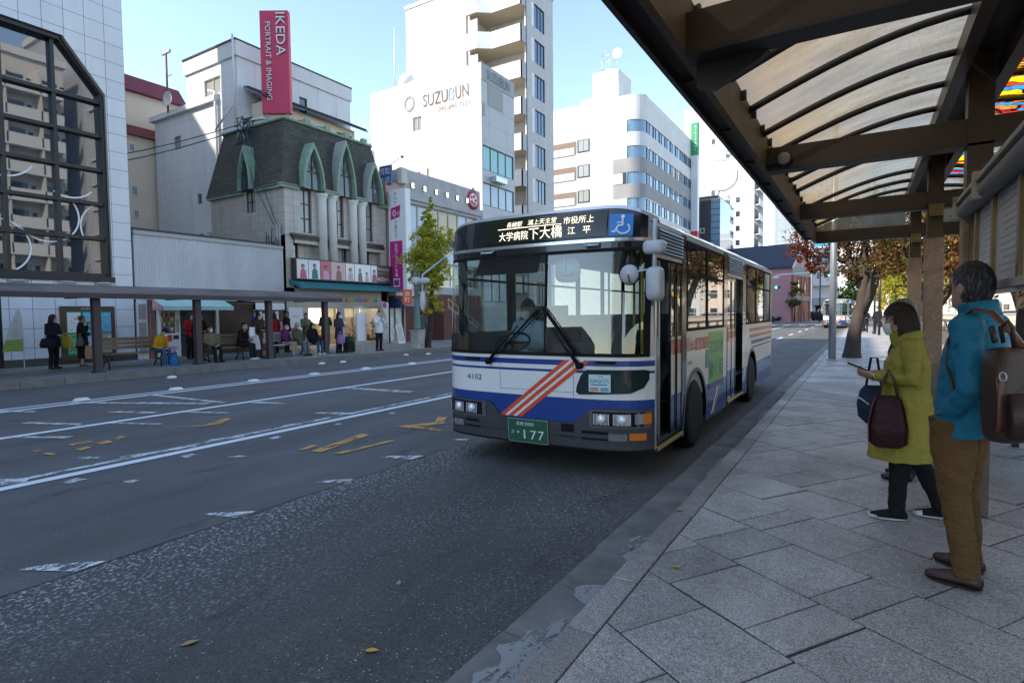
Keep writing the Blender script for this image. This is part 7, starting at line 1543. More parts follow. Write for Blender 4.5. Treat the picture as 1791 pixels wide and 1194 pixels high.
b = thing('traffic_signal', 'small green signal on an arm behind the red tree leaves', 'traffic light', (-2.2, 80, .14)); w = MB(); w.tube([(-1.6, 80, .1), (-1.6, 80, 6.3), (-3.6, 80, 6.3)], .08, DKF, 6); w.build('pole', b); w = MB(); w.box(-3.9, -2.5, 79.8, 80, 5.8, 6.2, DKF); w.lathe([(.16, -.02), (.02, -.05)], (-3.6, 79.79, 6.0), _M['green_lamp'], 12, 'y'); w.build('signal_head', b)
def small_car(name, label, x, y, m, h=1.45, rz=0):
    b = thing(name, label, 'car', (x, y, .1), local=True, rz=rz); w = MB()
    prof = [(-2.0, .35), (-2.0, .8), (-1.75, .95), (-1.0, h), (1.0, h), (1.9, .95), (2.05, .8), (2.05, .35)]
    rings = [[(s * k, a, .3 + (z - .3) * 1) for a, z in prof] for s, k in ((-.8, 1), (.8, 1))]; w.loft(rings, m, True, False); bev(w.build('body', b), .08)
    w = MB(); g3 = [(-1.68, .96), (-1.0, h - .1), (.95, h - .1), (1.6, .96)]; w.prism([(-.81, a, z) for a, z in g3], (1.62, 0, 0), GLB); w.prism([(-.7, -1.76, .98), (.7, -1.76, .98), (.62, -1.1, h - .08), (-.62, -1.1, h - .08)], (0, -.03, .03), GLB); w.build('window', b)
    for a in (-1.3, 1.3):
        for s in (-1, 1): w = MB(); w.lathe([(.31, -.1), (.32, 0), (.31, .1)], (s * .76, a, .32), RUB, 16, 'x'); w.build('wheel', b)
    for s in (-.6, .6): w = MB(); w.box(s - .13, s + .13, -2.03, -1.98, .65, .78, CHR); w.build('headlight', b)
small_car('parked_van', 'white van parked under the blue balcony block', -5.1, 105.5, car('van_white', (.7, .7, .7)), 1.95, .5); small_car('parked_car', 'dark car parked next to the brick chapel front', -6.3, 103, car('car_black', (.02, .02, .024)), 1.5, .9); small_car('parked_car', 'white car parked on the far river bank', 9.6, 74, car('van_white', (.7, .7, .7)), 1.45, 1.4); small_car('parked_car', 'red car parked on the far river bank', 12.6, 74.5, car('car_red', (.45, .03, .03)), 1.5, 1.5)
b = thing('blue_sign_box', 'tall blue sign box beside the parked van', 'sign', (-4.3, 101, .14)); w = MB(); w.box(-4.75, -4.0, 101, 101.3, .14, 2.6, mat('box_blue', (.015, .05, .26), .5)); w.lathe([(.16, -.01), (.16, -.03)], (-4.38, 101, 1.9), WLT, 12, 'y'); w.build('panel', b)
b = thing('pink_post', 'thick pink post on the pavement beside the far walkers', 'post', (-.05, 50, .12)); w = MB(); w.tube([(-.05, 50, .12), (-.05, 50, 2.4)], .18, PNK, 12); w.lathe([(.26, .12), (.26, .3), (.19, .34)], (-.05, 50, 0), BARKD, 12); w.lathe([(.19, 2.4), (.12, 2.5), (.02, 2.52)], (-.05, 50, 0), PNK, 12); w.build('post', b)
b = thing('globe_lamp', 'white globe street lamp above the far walkers', 'street lamp', (1.0, 42, .12)); w = MB(); w.tube([(.85, 42, .12), (.85, 42, 4.9)], .07, DKF, 8); w.tube([(.85, 42, 4.7), (2.0, 42, 4.7)], .03, WHB, 6); w.build('pole', b); w = MB(); w.ball((.85, 42, 4.8), .33, glow('globe_white', (1, .97, .9), .35), 14, 10); w.build('globe', b)
b = thing('walk_pole', 'dark slim pole beside the two far walkers', 'pole', (.6, 44, .12)); w = MB(); w.tube([(.62, 44, .12), (.62, 44, 4.0)], .06, DKF, 8); w.lathe([(.1, .12), (.1, .3), (.06, .35)], (.62, 44, 0), DKF, 8); w.build('shaft', b)

# ---------------------------------------------------------------- people
def cloth(name, c, rough=.85, var=.18, folds=.0, sheen=.0):
    if name in _M: return _M[name]
    m, t, p, o = nodes(name); v = coords(t); n = noise(t, v, 5, 4)
    L(t, mixc(t, n, [x * (1 - var) for x in c], [min(1, x * (1 + var)) for x in c]), p.inputs['Base Color']); p.inputs['Roughness'].default_value = rough; p.inputs['Specular IOR Level'].default_value = .3; p.inputs['Sheen Weight'].default_value = sheen
    a = noise(t, coords(t, (1, 1, 1.5), (.5, .3, .2)), 11, 4, .5); b_ = noise(t, v, 420, 2)
    b1 = N(t, 'Bump'); b1.inputs['Strength'].default_value = .55 if folds == 0 else folds; b1.inputs['Distance'].default_value = .03; L(t, a, b1.inputs['Height'])
    b2 = N(t, 'Bump'); b2.inputs['Strength'].default_value = .12; b2.inputs['Distance'].default_value = .002; L(t, b_, b2.inputs['Height']); L(t, b1.outputs[0], b2.inputs['Normal']); L(t, b2.outputs[0], p.inputs['Normal'])
    _M[name] = m; return m
m, t, p, o = nodes('skin_soft'); v = coords(t); L(t, mixc(t, noise(t, v, 9, 4), (.44, .25, .17), (.56, .34, .25)), p.inputs['Base Color']); p.inputs['Roughness'].default_value = .5; p.inputs['Subsurface Weight'].default_value = .08; p.inputs['Subsurface Radius'].default_value = (.01, .004, .002); SK = m
def hairmat(name, c, streak=None):
    m, t, p, o = nodes(name); v = coords(t, (26, 26, 5)); n = noise(t, v, 3.2, 5, .6)
    L(t, ramp(t, n, [(.38, [x * .45 for x in c]), (.55, c), (.66, streak or [min(1, x * 2.2) for x in c])]), p.inputs['Base Color']); p.inputs['Roughness'].default_value = .42; p.inputs['Specular IOR Level'].default_value = .35; bump(t, p, n, .7, .02); return m
HB = hairmat('hair_black', (.012, .009, .008)); HBR = hairmat('hair_brown', (.035, .018, .010)); HG = hairmat('hair_grey', (.055, .055, .06), (.20, .20, .21)); HGL = hairmat('hair_light_grey', (.16, .14, .12))
MASK = mat('face_mask', (.72, .73, .74), .8, var=.04); EYE = mat('eye_dark', (.01, .008, .008), .2, var=0)
def remesh(o, vox, sm=6, disp=None):
    r = o.modifiers.new('fuse', 'REMESH'); r.mode = 'VOXEL'; r.voxel_size = vox; r.use_smooth_shade = True
    s = o.modifiers.new('smooth', 'SMOOTH'); s.factor = .5; s.iterations = sm
    if disp:
        tx = bpy.data.textures.new('folds', 'CLOUDS'); tx.noise_scale = disp[1]; d = o.modifiers.new('folds', 'DISPLACE'); d.texture = tx; d.strength = disp[0]; d.mid_level = .5; d.texture_coords = 'LOCAL'
    return o
V = Vector
def hand(w, wr, d, pn, curl, side, k=1.0, m=None):
    "palm, four fingers bent towards the palm side pn, and a thumb leaving the palm's side"
    wr = V(wr); d = V(d).normalized(); pn = (V(pn) - d * d.dot(V(pn))).normalized(); sx = d.cross(pn).normalized() * side; m = m or SK
    w.tube([wr - d * .03, wr + d * .01, wr + d * .05 * k, wr + d * .088 * k], [(.026, .020), (.030, .017), (.040 * k, .015), (.038 * k, .012)], m, 10, up=sx)
    for i, ln in enumerate((.066, .075, .070, .055)):
        b = wr + d * .080 * k + sx * (.030 - .0195 * i) * k; a0 = curl * .55 + .08 * i * curl; p1 = b + (d * math.cos(a0) + pn * math.sin(a0)) * ln * .46 * k; a1 = a0 + curl; p2 = p1 + (d * math.cos(a1) + pn * math.sin(a1)) * ln * .32 * k; a2 = a1 + curl * .8; p3 = p2 + (d * math.cos(a2) + pn * math.sin(a2)) * ln * .26 * k
        w.tube([b - d * .02, b, p1, p2, p3], [.0095, .0095, .0088, .0082, .0066], m, 7)
    b = wr + d * .028 * k + sx * .030 * k; q = (d * .62 + sx * .72 + pn * .30 * (1 + curl)).normalized(); p1 = b + q * .036 * k; q2 = (d * .85 + sx * .25 + pn * .45 * curl).normalized(); p2 = p1 + q2 * .032 * k; w.tube([b - q * .02, b, p1, p2, p2 + q2 * .02], [.014, .0125, .0105, .0095, .007], m, 7)
def headM(c, yaw, pitch=0, roll=0): return Matrix.Translation(c) @ Matrix.Rotation(yaw, 4, 'Z') @ Matrix.Rotation(pitch, 4, 'X') @ Matrix.Rotation(roll, 4, 'Y')
def head(w, M, s=1.0):
    o_ = w.M; w.M = M @ Matrix.Scale(s, 4)
    rings = []
    for z, hx, yb, yf in ((-.122, .020, .045, .086), (-.112, .040, .0, .094), (-.09, .053, -.045, .096), (-.06, .063, -.075, .094), (-.03, .069, -.09, .090), (0, .074, -.098, .091), (.03, .077, -.102, .092), (.06, .075, -.098, .088), (.085, .065, -.084, .074), (.105, .046, -.06, .05), (.117, .02, -.03, .02)):
        cy, ry = (yb + yf) / 2, (yf - yb) / 2; rings.append([V((hx * math.copysign(abs(math.cos(a)) ** .9, math.cos(a)), cy + ry * math.sin(a), z)) for a in [i * math.pi / 10 for i in range(20)]])
    w.loft(rings, SK)
    w.loft([[V((x * k, y, z)) for x, k in ((-1, h), (1, h), (.6, h), (-.6, h))] if False else [V((-h, .085, z)), V((h, .085, z)), V((h * .4, y, z)), V((-h * .4, y, z))] for h, y, z in ((.008, .092, .018), (.011, .103, -.005), (.017, .116, -.028), (.012, .098, -.042))], SK)
    w.tube([(-.024, .093, -.066), (0, .100, -.064), (.024, .093, -.066)], .007, SK, 6); w.tube([(-.02, .092, -.076), (0, .098, -.077), (.02, .092, -.076)], .0075, SK, 6)
    for sx in (-1, 1):
        w.tube([(sx * .052, .082, .034), (sx * .03, .096, .037), (sx * .012, .096, .03)], .008, SK, 6)
        w.loft([[V((sx * (.071 + e_), -.012 + .022 * k * math.cos(a), -.012 + .034 * k * math.sin(a))) for a in [i * math.pi / 6 for i in range(12)]] for e_, k in ((-.012, .6), (.006, .9), (.013, 1.0), (.018, .8))], SK)
    w.tube([(0, -.03, -.20), (0, -.022, -.10), (0, -.01, -.03)], [(.062, .060), (.056, .056), (.055, .06)], SK, 14)
    w.M = o_
def face(w, M, s=1.0):
    o_ = w.M; w.M = M @ Matrix.Scale(s, 4)
    for sx in (-1, 1): w.ball((sx * .031, .086, .012), (.0125, .007, .006), EYE, 8, 6); w.tube([(sx * .016, .097, .036), (sx * .035, .094, .040), (sx * .054, .082, .034)], .0035, HB, 4)
    w.M = o_
def maskm(w, M, s=1.0):
    o_ = w.M; w.M = M @ Matrix.Scale(s, 4); rings = []
    for z, hw, y in ((-.022, .040, .112), (-.03, .052, .120), (-.06, .056, .120), (-.092, .05, .112), (-.118, .034, .098)):
        rings.append([V((hw * math.sin(a) * 1.2, y - .058 * (1 - math.cos(a)) * 1.25, z)) for a in [-1.25 + 2.5 * i / 10 for i in range(11)]])
    w.loft(rings, MASK, False, True, closed=False)
    for sx in (-1, 1): w.tube([(sx * .056, .07, -.035), (sx * .074, .0, -.008)], .0022, MASK, 4); w.tube([(sx * .052, .066, -.10), (sx * .076, -.015, -.035)], .0022, MASK, 4)
    w.M = o_
def hair(w, M, style, m, s=1.0, seed=0):
    o_ = w.M; w.M = M @ Matrix.Scale(s, 4); rs = random.Random(seed); seg, rg = 28, 20; vs = []; fs = []
    top, lowf = {'short': (1.065, -.02), 'bob': (1.12, -.02), 'long': (1.15, -.02), 'bald': (1.06, -.02), 'cap': (1.16, 0), 'beanie': (1.18, 0)}[style]
    for j in range(rg + 1):
        th = -math.pi / 2 + math.pi * j / rg
        for i in range(seg):
            f = 2 * math.pi * i / seg; x, y, z = math.cos(th) * math.cos(f), math.cos(th) * math.sin(f), math.sin(th)
            front = y; k = top + rs.uniform(-.012, .012)
            line = {'short': .45 * max(0, front) ** .5 + .02 - .60 * (front < -.22) - .14 * (-.22 <= front < -.05), 'bob': .40 * max(0, front) ** .8 - (.62 if front < .45 else 0), 'long': .35 * max(0, front) ** .7 - (.7 if front < .5 else 0), 'bald': .75 * max(-.2, front + .25) - .5, 'cap': .22, 'beanie': .20 - .35 * (front < .2)}[style]
            if z < line: k = .86
            vs.append(V((.079 * x * k, -.005 + .102 * y * k, .006 + .122 * z * k)))
    for j in range(rg):
        for i in range(seg): a, b_ = j * seg + i, j * seg + (i + 1) % seg; fs.append((a, b_, b_ + seg, a + seg))
    w.add(vs, fs, m, True)
    if style in ('bob', 'long'):
        zl = -.13 if style == 'bob' else -.17; rings = []
        for z, k in ((.06, 1.0), (.0, 1.10), (-.05, 1.18), (-.10, 1.22), (zl, 1.16)):
            ring = []
            for i in range(15): a = R(-20 + 220 * i / 14) + math.pi; ring.append(V((.081 * k * math.cos(a), -.012 + .100 * k * math.sin(a), z + rs.uniform(-.008, .008))))
            for i in range(15): a = R(-20 + 220 * (14 - i) / 14) + math.pi; ring.append(V((.058 * k * math.cos(a), -.012 + .074 * k * math.sin(a), z)))
            rings.append(ring)
        w.loft(rings, m, True, True)
        if style == 'bob': w.loft([[V((x * q, y, z)) for x, y, z in ((-.06, .06, .045), (-.03, .098, .04), (.03, .098, .04), (.06, .06, .045), (.05, .04, .09), (-.05, .04, .09))] for q in (1.0, 1.12)], m)
    if style == 'cap': w.loft([[V((.06 * math.cos(a) * k, .075 + .10 * max(0, math.sin(a)) * k, .035 + dz)) for a in [i * math.pi / 8 for i in range(9)]] for k, dz in ((1, 0), (1, .012))], m)
    w.M = o_
def strands_on(w, M, m, n, bob, seed, s=1.0):
    "single locks lying over the hair cap, so that its outline breaks up"
    o_ = w.M; w.M = M @ Matrix.Scale(s, 4); rs = random.Random(seed); c = V((0, -.005, .006)); cnt = 0
    while cnt < n:
        d = V((rs.gauss(0, 1), rs.gauss(0, 1), rs.gauss(0, 1))).normalized()
        if d.y > .25 and d.z < .45 + .2 * d.y: continue
        if not bob and d.y > -.2 and d.z < .12 + .3 * max(0, d.y): continue
        if d.z < -.55: continue
        cnt += 1; kk = 1.13 if bob else 1.07; R_ = V((.079 * kk, .102 * kk, .122 * kk)); P_ = lambda q, l: c + V((q.x * R_.x, q.y * R_.y, q.z * R_.z)) * (1 + l)
        cr = V((.0, -.35, .95)); t = (d - cr * 1.0); t = (t - d * d.dot(t)); t = t.normalized() if t.length > .01 else d.orthogonal()
        t = (t + V((rs.gauss(0, .3), rs.gauss(0, .3), rs.gauss(0, .3)))); t = (t - d * d.dot(t)).normalized(); sd = d.cross(t); ln = rs.uniform(.18, .5) if not bob else rs.uniform(.4, .9); wd = rs.uniform(.012, .03)
        q0, q1, q2 = d, (d + t * ln * .5).normalized(), (d + t * ln).normalized(); l0, l1, l2 = -.02, rs.uniform(.005, .03), rs.uniform(-.02, .05)
        if bob and d.z < .2:
            b0 = P_(q0, .02); b0.x *= 1.05; dn_ = V((0, 0, -1)); pts = [b0, b0 + dn_ * .05 + V((q0.x, q0.y, 0)) * .012, b0 + dn_ * rs.uniform(.07, .13) + V((q0.x, q0.y, 0)) * rs.uniform(-.002, .02)]; sv = V((-q0.y, q0.x, 0)) * wd * .09
            if pts[2].z < -.15: continue
            w.add([pts[0] - sv, pts[0] + sv, pts[1] + sv, pts[1] - sv, pts[2]], [(0, 1, 2, 3), (3, 2, 4)], m, True); continue
        a = [P_((q + sd * wd * e_).normalized(), l) for q, l, e_ in ((q0, l0, -1), (q0, l0, 1), (q1, l1, 1), (q1, l1, -1), (q2, l2, 0))]
        w.add(a, [(0, 1, 2, 3), (3, 2, 4)], m, True)
    w.M = o_
def shoe(w, an, d, m, sole, k=1.0):
    an = V(an); d = V(d); d.z = 0; d = d.normalized(); s = V((-d.y, d.x, 0)); rings = []
    for t_, hw, h in ((-.075, .026, .05), (-.05, .036, .075), (0, .040, .085), (.06, .044, .066), (.12, .047, .048), (.165, .040, .036), (.188, .022, .026)):
        c = V((an.x, an.y, 0)) + d * t_ * k; rings.append([c + s * hw * x * k + V((0, 0, .016 + h * z * k)) for x, z in ((-1, 0), (-1, .35), (-.75, .8), (-.3, 1), (.3, 1), (.75, .8), (1, .35), (1, 0))])
    w.loft(rings, m); rings = []
    for z in (.001, .022): rings.append([V((an.x, an.y, 0)) + d * t_ * k + s * hw * k + V((0, 0, z)) for t_, hw in ((-.082, .0), (-.075, .03), (0, .044), (.1, .051), (.165, .044), (.195, .018), (.195, -.018), (.165, -.044), (.1, -.051), (0, -.044), (-.075, -.03))])
    w.loft(rings, sole, True, False)
ARMS = {'down': ((.25, -.02, 1.12), (.25, .06, .87)), 'front': ((.26, .02, 1.13), (.07, .23, 1.07)), 'phone': ((.24, .10, 1.11), (.10, .31, 1.16)), 'face': ((.23, .14, 1.16), (.06, .17, 1.40)), 'lap': ((.25, .06, 1.13), (.09, .30, .99)), 'pocket': ((.27, -.08, 1.12), (.22, .10, .92))}
HD = {'down': (0, .15, -1), 'front': (-.8, .45, .1), 'phone': (-.3, .9, .3), 'face': (-.3, .2, .9), 'lap': (-.4, .8, -.35), 'pocket': (-.3, .4, -.9)}
def person(label, loc, rz, top, bot, hairs=('short', HB), h=1.65, pose='stand', arms=('down', 'down'), mask=True, lean=0.0, coat=.82, fat=1.0, yaw=0.0, pitch=0.0, shoes=None, vox=.014, legs=None, skirt=False, group=None, J=None, hood=False):
    k = h / 1.7; J = J or {}
    root = None; sit = pose == 'sit'; dz = -.40 if sit else 0
    Rl = Matrix.Rotation(-lean, 3, 'X')
    def U(p):
        q = V(p) - V((0, 0, .92)); q = Rl @ q; return (q + V((0, 0, .92 + dz))) * k
    def Lg(p): return V(p) * k
    if sit: LG = legs or [((sx * .09, 0, .53), (sx * .11, .42, .52), (sx * .11, .44, .09)) for sx in (-1, 1)]
    else: LG = legs or [((sx * .09, 0, .90), (sx * .10, .02, .49), (sx * .105, -.02, .09)) for sx in (-1, 1)]
    AR = []
    for sx, nm in zip((-1, 1), arms):
        e_, w_ = ARMS[nm] if isinstance(nm, str) else nm[0:2]; hd = HD[nm] if isinstance(nm, str) else nm[2]
        AR.append((U((sx * .175, -.005, 1.395)), U((e_[0] * sx, e_[1], e_[2])), U((w_[0] * sx, w_[1], w_[2])), Rl @ V((hd[0] * sx, hd[1], hd[2])), sx))
    neck = U((0, -.005, 1.47)); hc = U(J.get('head', (0, .03, 1.595))); M = headM(hc, yaw, pitch)
    # body, one continuous skin
    w = MB(); head(w, M, k * 1.0)
    w.tube([U((0, -.02, 1.36)), neck, hc - V((0, 0, .06))], [(.07 * k, .065 * k), (.056 * k, .056 * k), (.055 * k, .055 * k)], SK, 12)
    w.tube([U((0, 0, .86)), U((0, .0, 1.02)), U((0, .0, 1.25)), U((0, -.01, 1.40))], [(.15 * k, .10 * k), (.13 * k, .095 * k), (.15 * k, .10 * k), (.12 * k, .07 * k)], SK, 14, up=(1, 0, 0))
    for S_, E_, W_, hd, sx in AR:
        w.tube([S_, E_, W_], [.045 * k, .037 * k, .026 * k], SK, 10); up_ = hd.y > .7 and abs(hd.z) < .6; pn = V((-sx * .9, .1, -.1)) if abs(hd.z) > .6 else V((-sx * .45, -.3, .8)) if up_ else V((-sx * .3, 0, -.9)); hand(w, W_, hd, pn, .85 if up_ else .55, -sx if up_ else sx, k)
    for hp, kn, an in LG: w.tube([Lg(hp), Lg(kn), Lg(an), Lg(an) - V((0, 0, .05 * k))], [.075 * k, .052 * k, .038 * k, .038 * k], SK, 10)
    body = w.build('person', None); WL[body.name] = None; body.location = loc; body.rotation_euler = (0, 0, rz); tag(body, label, 'person', group); remesh(body, vox if vox < .01 else .011, 3)
    w = MB(); face(w, M, k); w.build('face', body)
    w = MB(); hair(w, M, hairs[0], hairs[1], k, len(label))
    if vox < .01: strands_on(w, M, hairs[1], 2600, hairs[0] == 'bob', 5, k)
    o = w.build('cap' if hairs[0] == 'cap' else 'beanie' if hairs[0] == 'beanie' else 'hair', body)
    if hairs[0] in ('cap', 'beanie'): w = MB(); hair(w, M, 'short', HB, k * .97, 3); w.build('hair', body)
    if mask: w = MB(); maskm(w, M, k); w.build('face_mask', body)
    # coat or jacket
    w = MB(); f = fat
    cz = coat
    if sit: cz = max(coat, .90)
    T = [U((0, 0, cz)), U((0, .015 * f, (cz + 1.06) / 2)), U((0, .015, 1.06)), U((0, .0, 1.25)), U((0, -.008, 1.37)), U((0, -.01, 1.43)), U((0, -.004, 1.475))]
    fl = .07 if cz < .55 and not sit else .02 if cz < .8 else 0
    w.tube(T, [((.178 + fl) * f * k, (.150 + fl) * f * k), ((.172 + fl * .5) * f * k, (.142 + fl * .5) * f * k), (.165 * f * k, .135 * f * k), (.178 * k * (1 + (f - 1) * .6), .128 * k * f), (.165 * k, .105 * k), (.115 * k, .085 * k), (.075 * k, .075 * k)], top, 18, up=(1, 0, 0))
    for S_, E_, W_, hd, sx in AR:
        wd = (W_ - E_).normalized(); w.tube([S_ + V((-sx * .05, 0, .0)) * k, S_, S_.lerp(E_, .5), E_, E_.lerp(W_, .5), W_ - wd * .012], [.075 * k, .078 * k, .066 * k, .060 * k, .052 * k, .043 * k], top, 12)
    if sit and coat < .8:
        for hp, kn, an in LG: w.tube([Lg(hp), Lg(V(hp).lerp(V(kn), .75))], [.11 * k, .095 * k], top, 10)
    w.tube([U((0, -.006, 1.43)), U((0, -.004, 1.50))], [(.085 * k, .085 * k), (.072 * k, .075 * k)], top, 14, up=(1, 0, 0))
    remesh(w.build('coat' if coat < .8 else 'jacket', body), vox, 4, (.017 if vox < .01 else .014, .07))
    w = MB()
    if skirt: w.tube([Lg((0, 0, .95)), Lg((0, 0, .6)), Lg((0, 0, .28))], [(.15 * k, .12 * k), (.17 * k, .14 * k), (.17 * k, .14 * k)], bot, 16, up=(1, 0, 0)); nm = 'skirt'
    else:
        hz_ = .53 if sit else .90
        w.tube([Lg((0, 0, hz_ - .06)), Lg((0, 0, hz_ + .08))], [(.155 * k * f, .12 * k * f), (.15 * k * f, .115 * k * f)], bot, 16, up=(1, 0, 0))
        for hp, kn, an in LG: hp, kn, an = Lg(hp), Lg(kn), Lg(an); w.tube([hp + V((0, 0, .02)), hp.lerp(kn, .5), kn, kn.lerp(an, .5), an + V((0, 0, -.03))], [.098 * k * f, .088 * k * f, .070 * k, .064 * k, .060 * k], bot, 12)
        nm = 'trousers'
    remesh(w.build(nm, body), vox, 4, (.017 if vox < .01 else .012, .075))
    sm, so_ = shoes or (BLM, RUB)
    for i, (hp, kn, an) in enumerate(LG): w = MB(); shoe(w, Lg(an), J.get('toes', ((-.1, 1, 0), (.1, 1, 0)))[i], sm, so_, k); o = w.build('shoe', body); o.modifiers.new('s', 'SUBSURF').levels = 1; o.modifiers['s'].render_levels = 1
    return body
C_ = {n_: cloth('cloth_' + n_, c) for n_, c in dict(navy=(.012, .014, .028), black=(.010, .010, .011), yellow=(.52, .27, .015), jeans=(.03, .08, .17), olive=(.09, .085, .045), brown=(.055, .035, .022), maroon=(.16, .035, .022), red=(.42, .02, .025), blue=(.012, .03, .26), purple=(.11, .015, .085), beige=(.33, .27, .18), grey=(.13, .13, .14), dkgreen=(.02, .04, .028), white=(.68, .69, .71), plum=(.05, .03, .045), lblue=(.36, .45, .58), khaki=(.16, .14, .08)).items()}
WSH = (mat('white_shoe', (.62, .62, .62), .6, var=.1), mat('white_sole', (.66, .66, .65), .6, var=.05)); BSH = (mat('blue_shoe', (.03, .12, .32), .6), WSH[1])
A, Dn, Fr, Ph, Fa, La, Po = ('down', 'down'), 'down', 'front', 'phone', 'face', 'lap', 'pocket'
Z = .18; E = R(-90)
G1 = 'people waiting under the far shelter'
def P(*a, **k): k.setdefault('group', G1); return person(*a, **k)
P('woman in a navy coat and white mask by the notice board, blue and yellow bags', (-20.3, 7.25, Z), R(-60), C_['navy'], C_['black'], ('bob', HB), 1.58, arms=(Fr, Fr), coat=.70, fat=1.12, yaw=R(25))
P('person in black with grey hair, hand raised to the face, standing before the notice board', (-20.3, 7.98, Z), R(-20), C_['black'], C_['black'], ('short', HG), 1.55, arms=(Fa, Fr), mask=False, coat=.62, fat=1.1, yaw=R(30), skirt=True, shoes=(BLM, WSH[1]))
P('person in a mustard jacket and dark cap hunched over a phone at the bench end', (-18.5, 9.2, Z), R(-70), C_['yellow'], C_['jeans'], ('cap', C_['navy']), 1.62, 'sit', ('phone', 'phone'), lean=.55, shoes=BSH, pitch=R(-25))
P('person in a red jacket standing at the shutters, partly hidden', (-20.4, 11.35, Z), R(-75), C_['red'], C_['black'], ('bob', HB), 1.62, arms=(Fr, Fr), mask=True)
P('person in a black coat with white mask standing behind the shutter bench', (-19.4, 11.1, Z), R(-85), C_['black'], C_['black'], ('bob', HB), 1.6, arms=(Fr, Dn), coat=.66)
P('seated person in an olive brown coat and reddish beanie on the shutter bench', (-18.3, 10.8, Z), R(-85), C_['khaki'], C_['black'], ('beanie', C_['maroon']), 1.56, 'sit', (La, La), coat=.7, fat=1.1)
P('man in a black jacket seated and reading on the shutter bench', (-18.25, 11.85, Z), R(-60), C_['black'], C_['black'], ('short', HB), 1.68, 'sit', ('phone', 'phone'), mask=False, lean=.2, shoes=WSH)
P('person in a blue jacket and dark cap standing before the posters', (-20.6, 14.15, Z), R(100), C_['blue'], C_['black'], ('cap', C_['navy']), 1.72, mask=False)
P('woman in brown with red-brown trousers holding a long white carrier bag', (-18.35, 12.62, Z), R(-80), C_['brown'], C_['maroon'], ('bob', HBR), 1.58, arms=(Fr, Fr), coat=.78)
P('person in a bright red jacket standing behind the shelter post', (-20.3, 14.7, Z), R(100), C_['red'], C_['black'], ('bob', HB), 1.6, mask=False)
P('seated person in a purple jacket with beige trousers and blue shoes', (-18.2, 13.55, Z), R(-62), C_['purple'], C_['beige'], ('short', HB), 1.58, 'sit', (La, La), shoes=BSH, lean=.1)
P('person in black standing behind the seated purple jacket', (-20.2, 15.2, Z), R(-60), C_['black'], C_['black'], ('short', HB), 1.66, mask=False, yaw=R(-30))
P('seated person in an olive coat and pale grey beanie', (-18.1, 14.05, Z), R(-75), C_['olive'], C_['grey'], ('beanie', cloth('cloth_pale', (.42, .42, .42))), 1.58, 'sit', (La, La), coat=.7, fat=1.1)
P('person in khaki with hands raised near the shop window', (-20.4, 16.3, Z), R(-100), C_['khaki'], C_['grey'], ('short', HB), 1.6, arms=('phone', 'phone'), mask=False)
P('seated woman in a black coat with blue jeans and white shoes', (-18.1, 14.75, Z), R(-85), C_['black'], C_['jeans'], ('bob', HBR), 1.58, 'sit', (La, La), shoes=WSH, coat=.72)
P('person in dark green standing just behind the last shelter post', (-19.0, 16.15, Z), R(-100), C_['dkgreen'], C_['black'], ('short', HB), 1.68, arms=(Fr, Fr), mask=False, shoes=WSH)
P('woman in a dark plum coat with a lilac bag beside a suitcase', (-17.75, 15.75, Z), R(-80), C_['plum'], C_['black'], ('long', HB), 1.6, arms=(Fr, Fr), coat=.6)
P('person in a white jacket and black trousers, hands at the face, beside the stop board', (-17.25, 17.45, Z), R(-95), C_['white'], C_['black'], ('short', HBR), 1.66, arms=(Fa, Fa), mask=False, coat=.78)
person('person in a grey jacket half hidden behind the ginkgo and lamp', (-17.6, 20.6, Z), R(40), C_['grey'], C_['beige'], ('short', HB), 1.65, mask=False)
G2 = 'walkers far down the near pavement'
person('walker in a dark coat carrying a pale bag far down the pavement', (.15, 47, .12), R(180), C_['black'], C_['navy'], ('bob', HG), 1.6, arms=(Fr, Fr), coat=.6, vox=.02, group=G2, legs=[((-.09, 0, .9), (-.1, .1, .5), (-.1, .15, .09)), ((.09, 0, .9), (.1, .02, .49), (.1, -.18, .12))])
person('walker in black beside the slim pole far down the pavement', (.85, 47.5, .12), R(175), C_['black'], C_['black'], ('short', HB), 1.7, coat=.75, vox=.02, group=G2, legs=[((-.09, 0, .9), (-.1, .02, .49), (-.1, -.15, .12)), ((.09, 0, .9), (.1, .1, .5), (.1, .15, .09))])
person('bus driver in a pale blue shirt, dark cap and white mask behind the wheel', (-3.66, 6.42, .52), R(180), C_['lblue'], C_['navy'], ('cap', C_['navy']), 1.68, 'sit', ('phone', 'phone'), lean=.05)
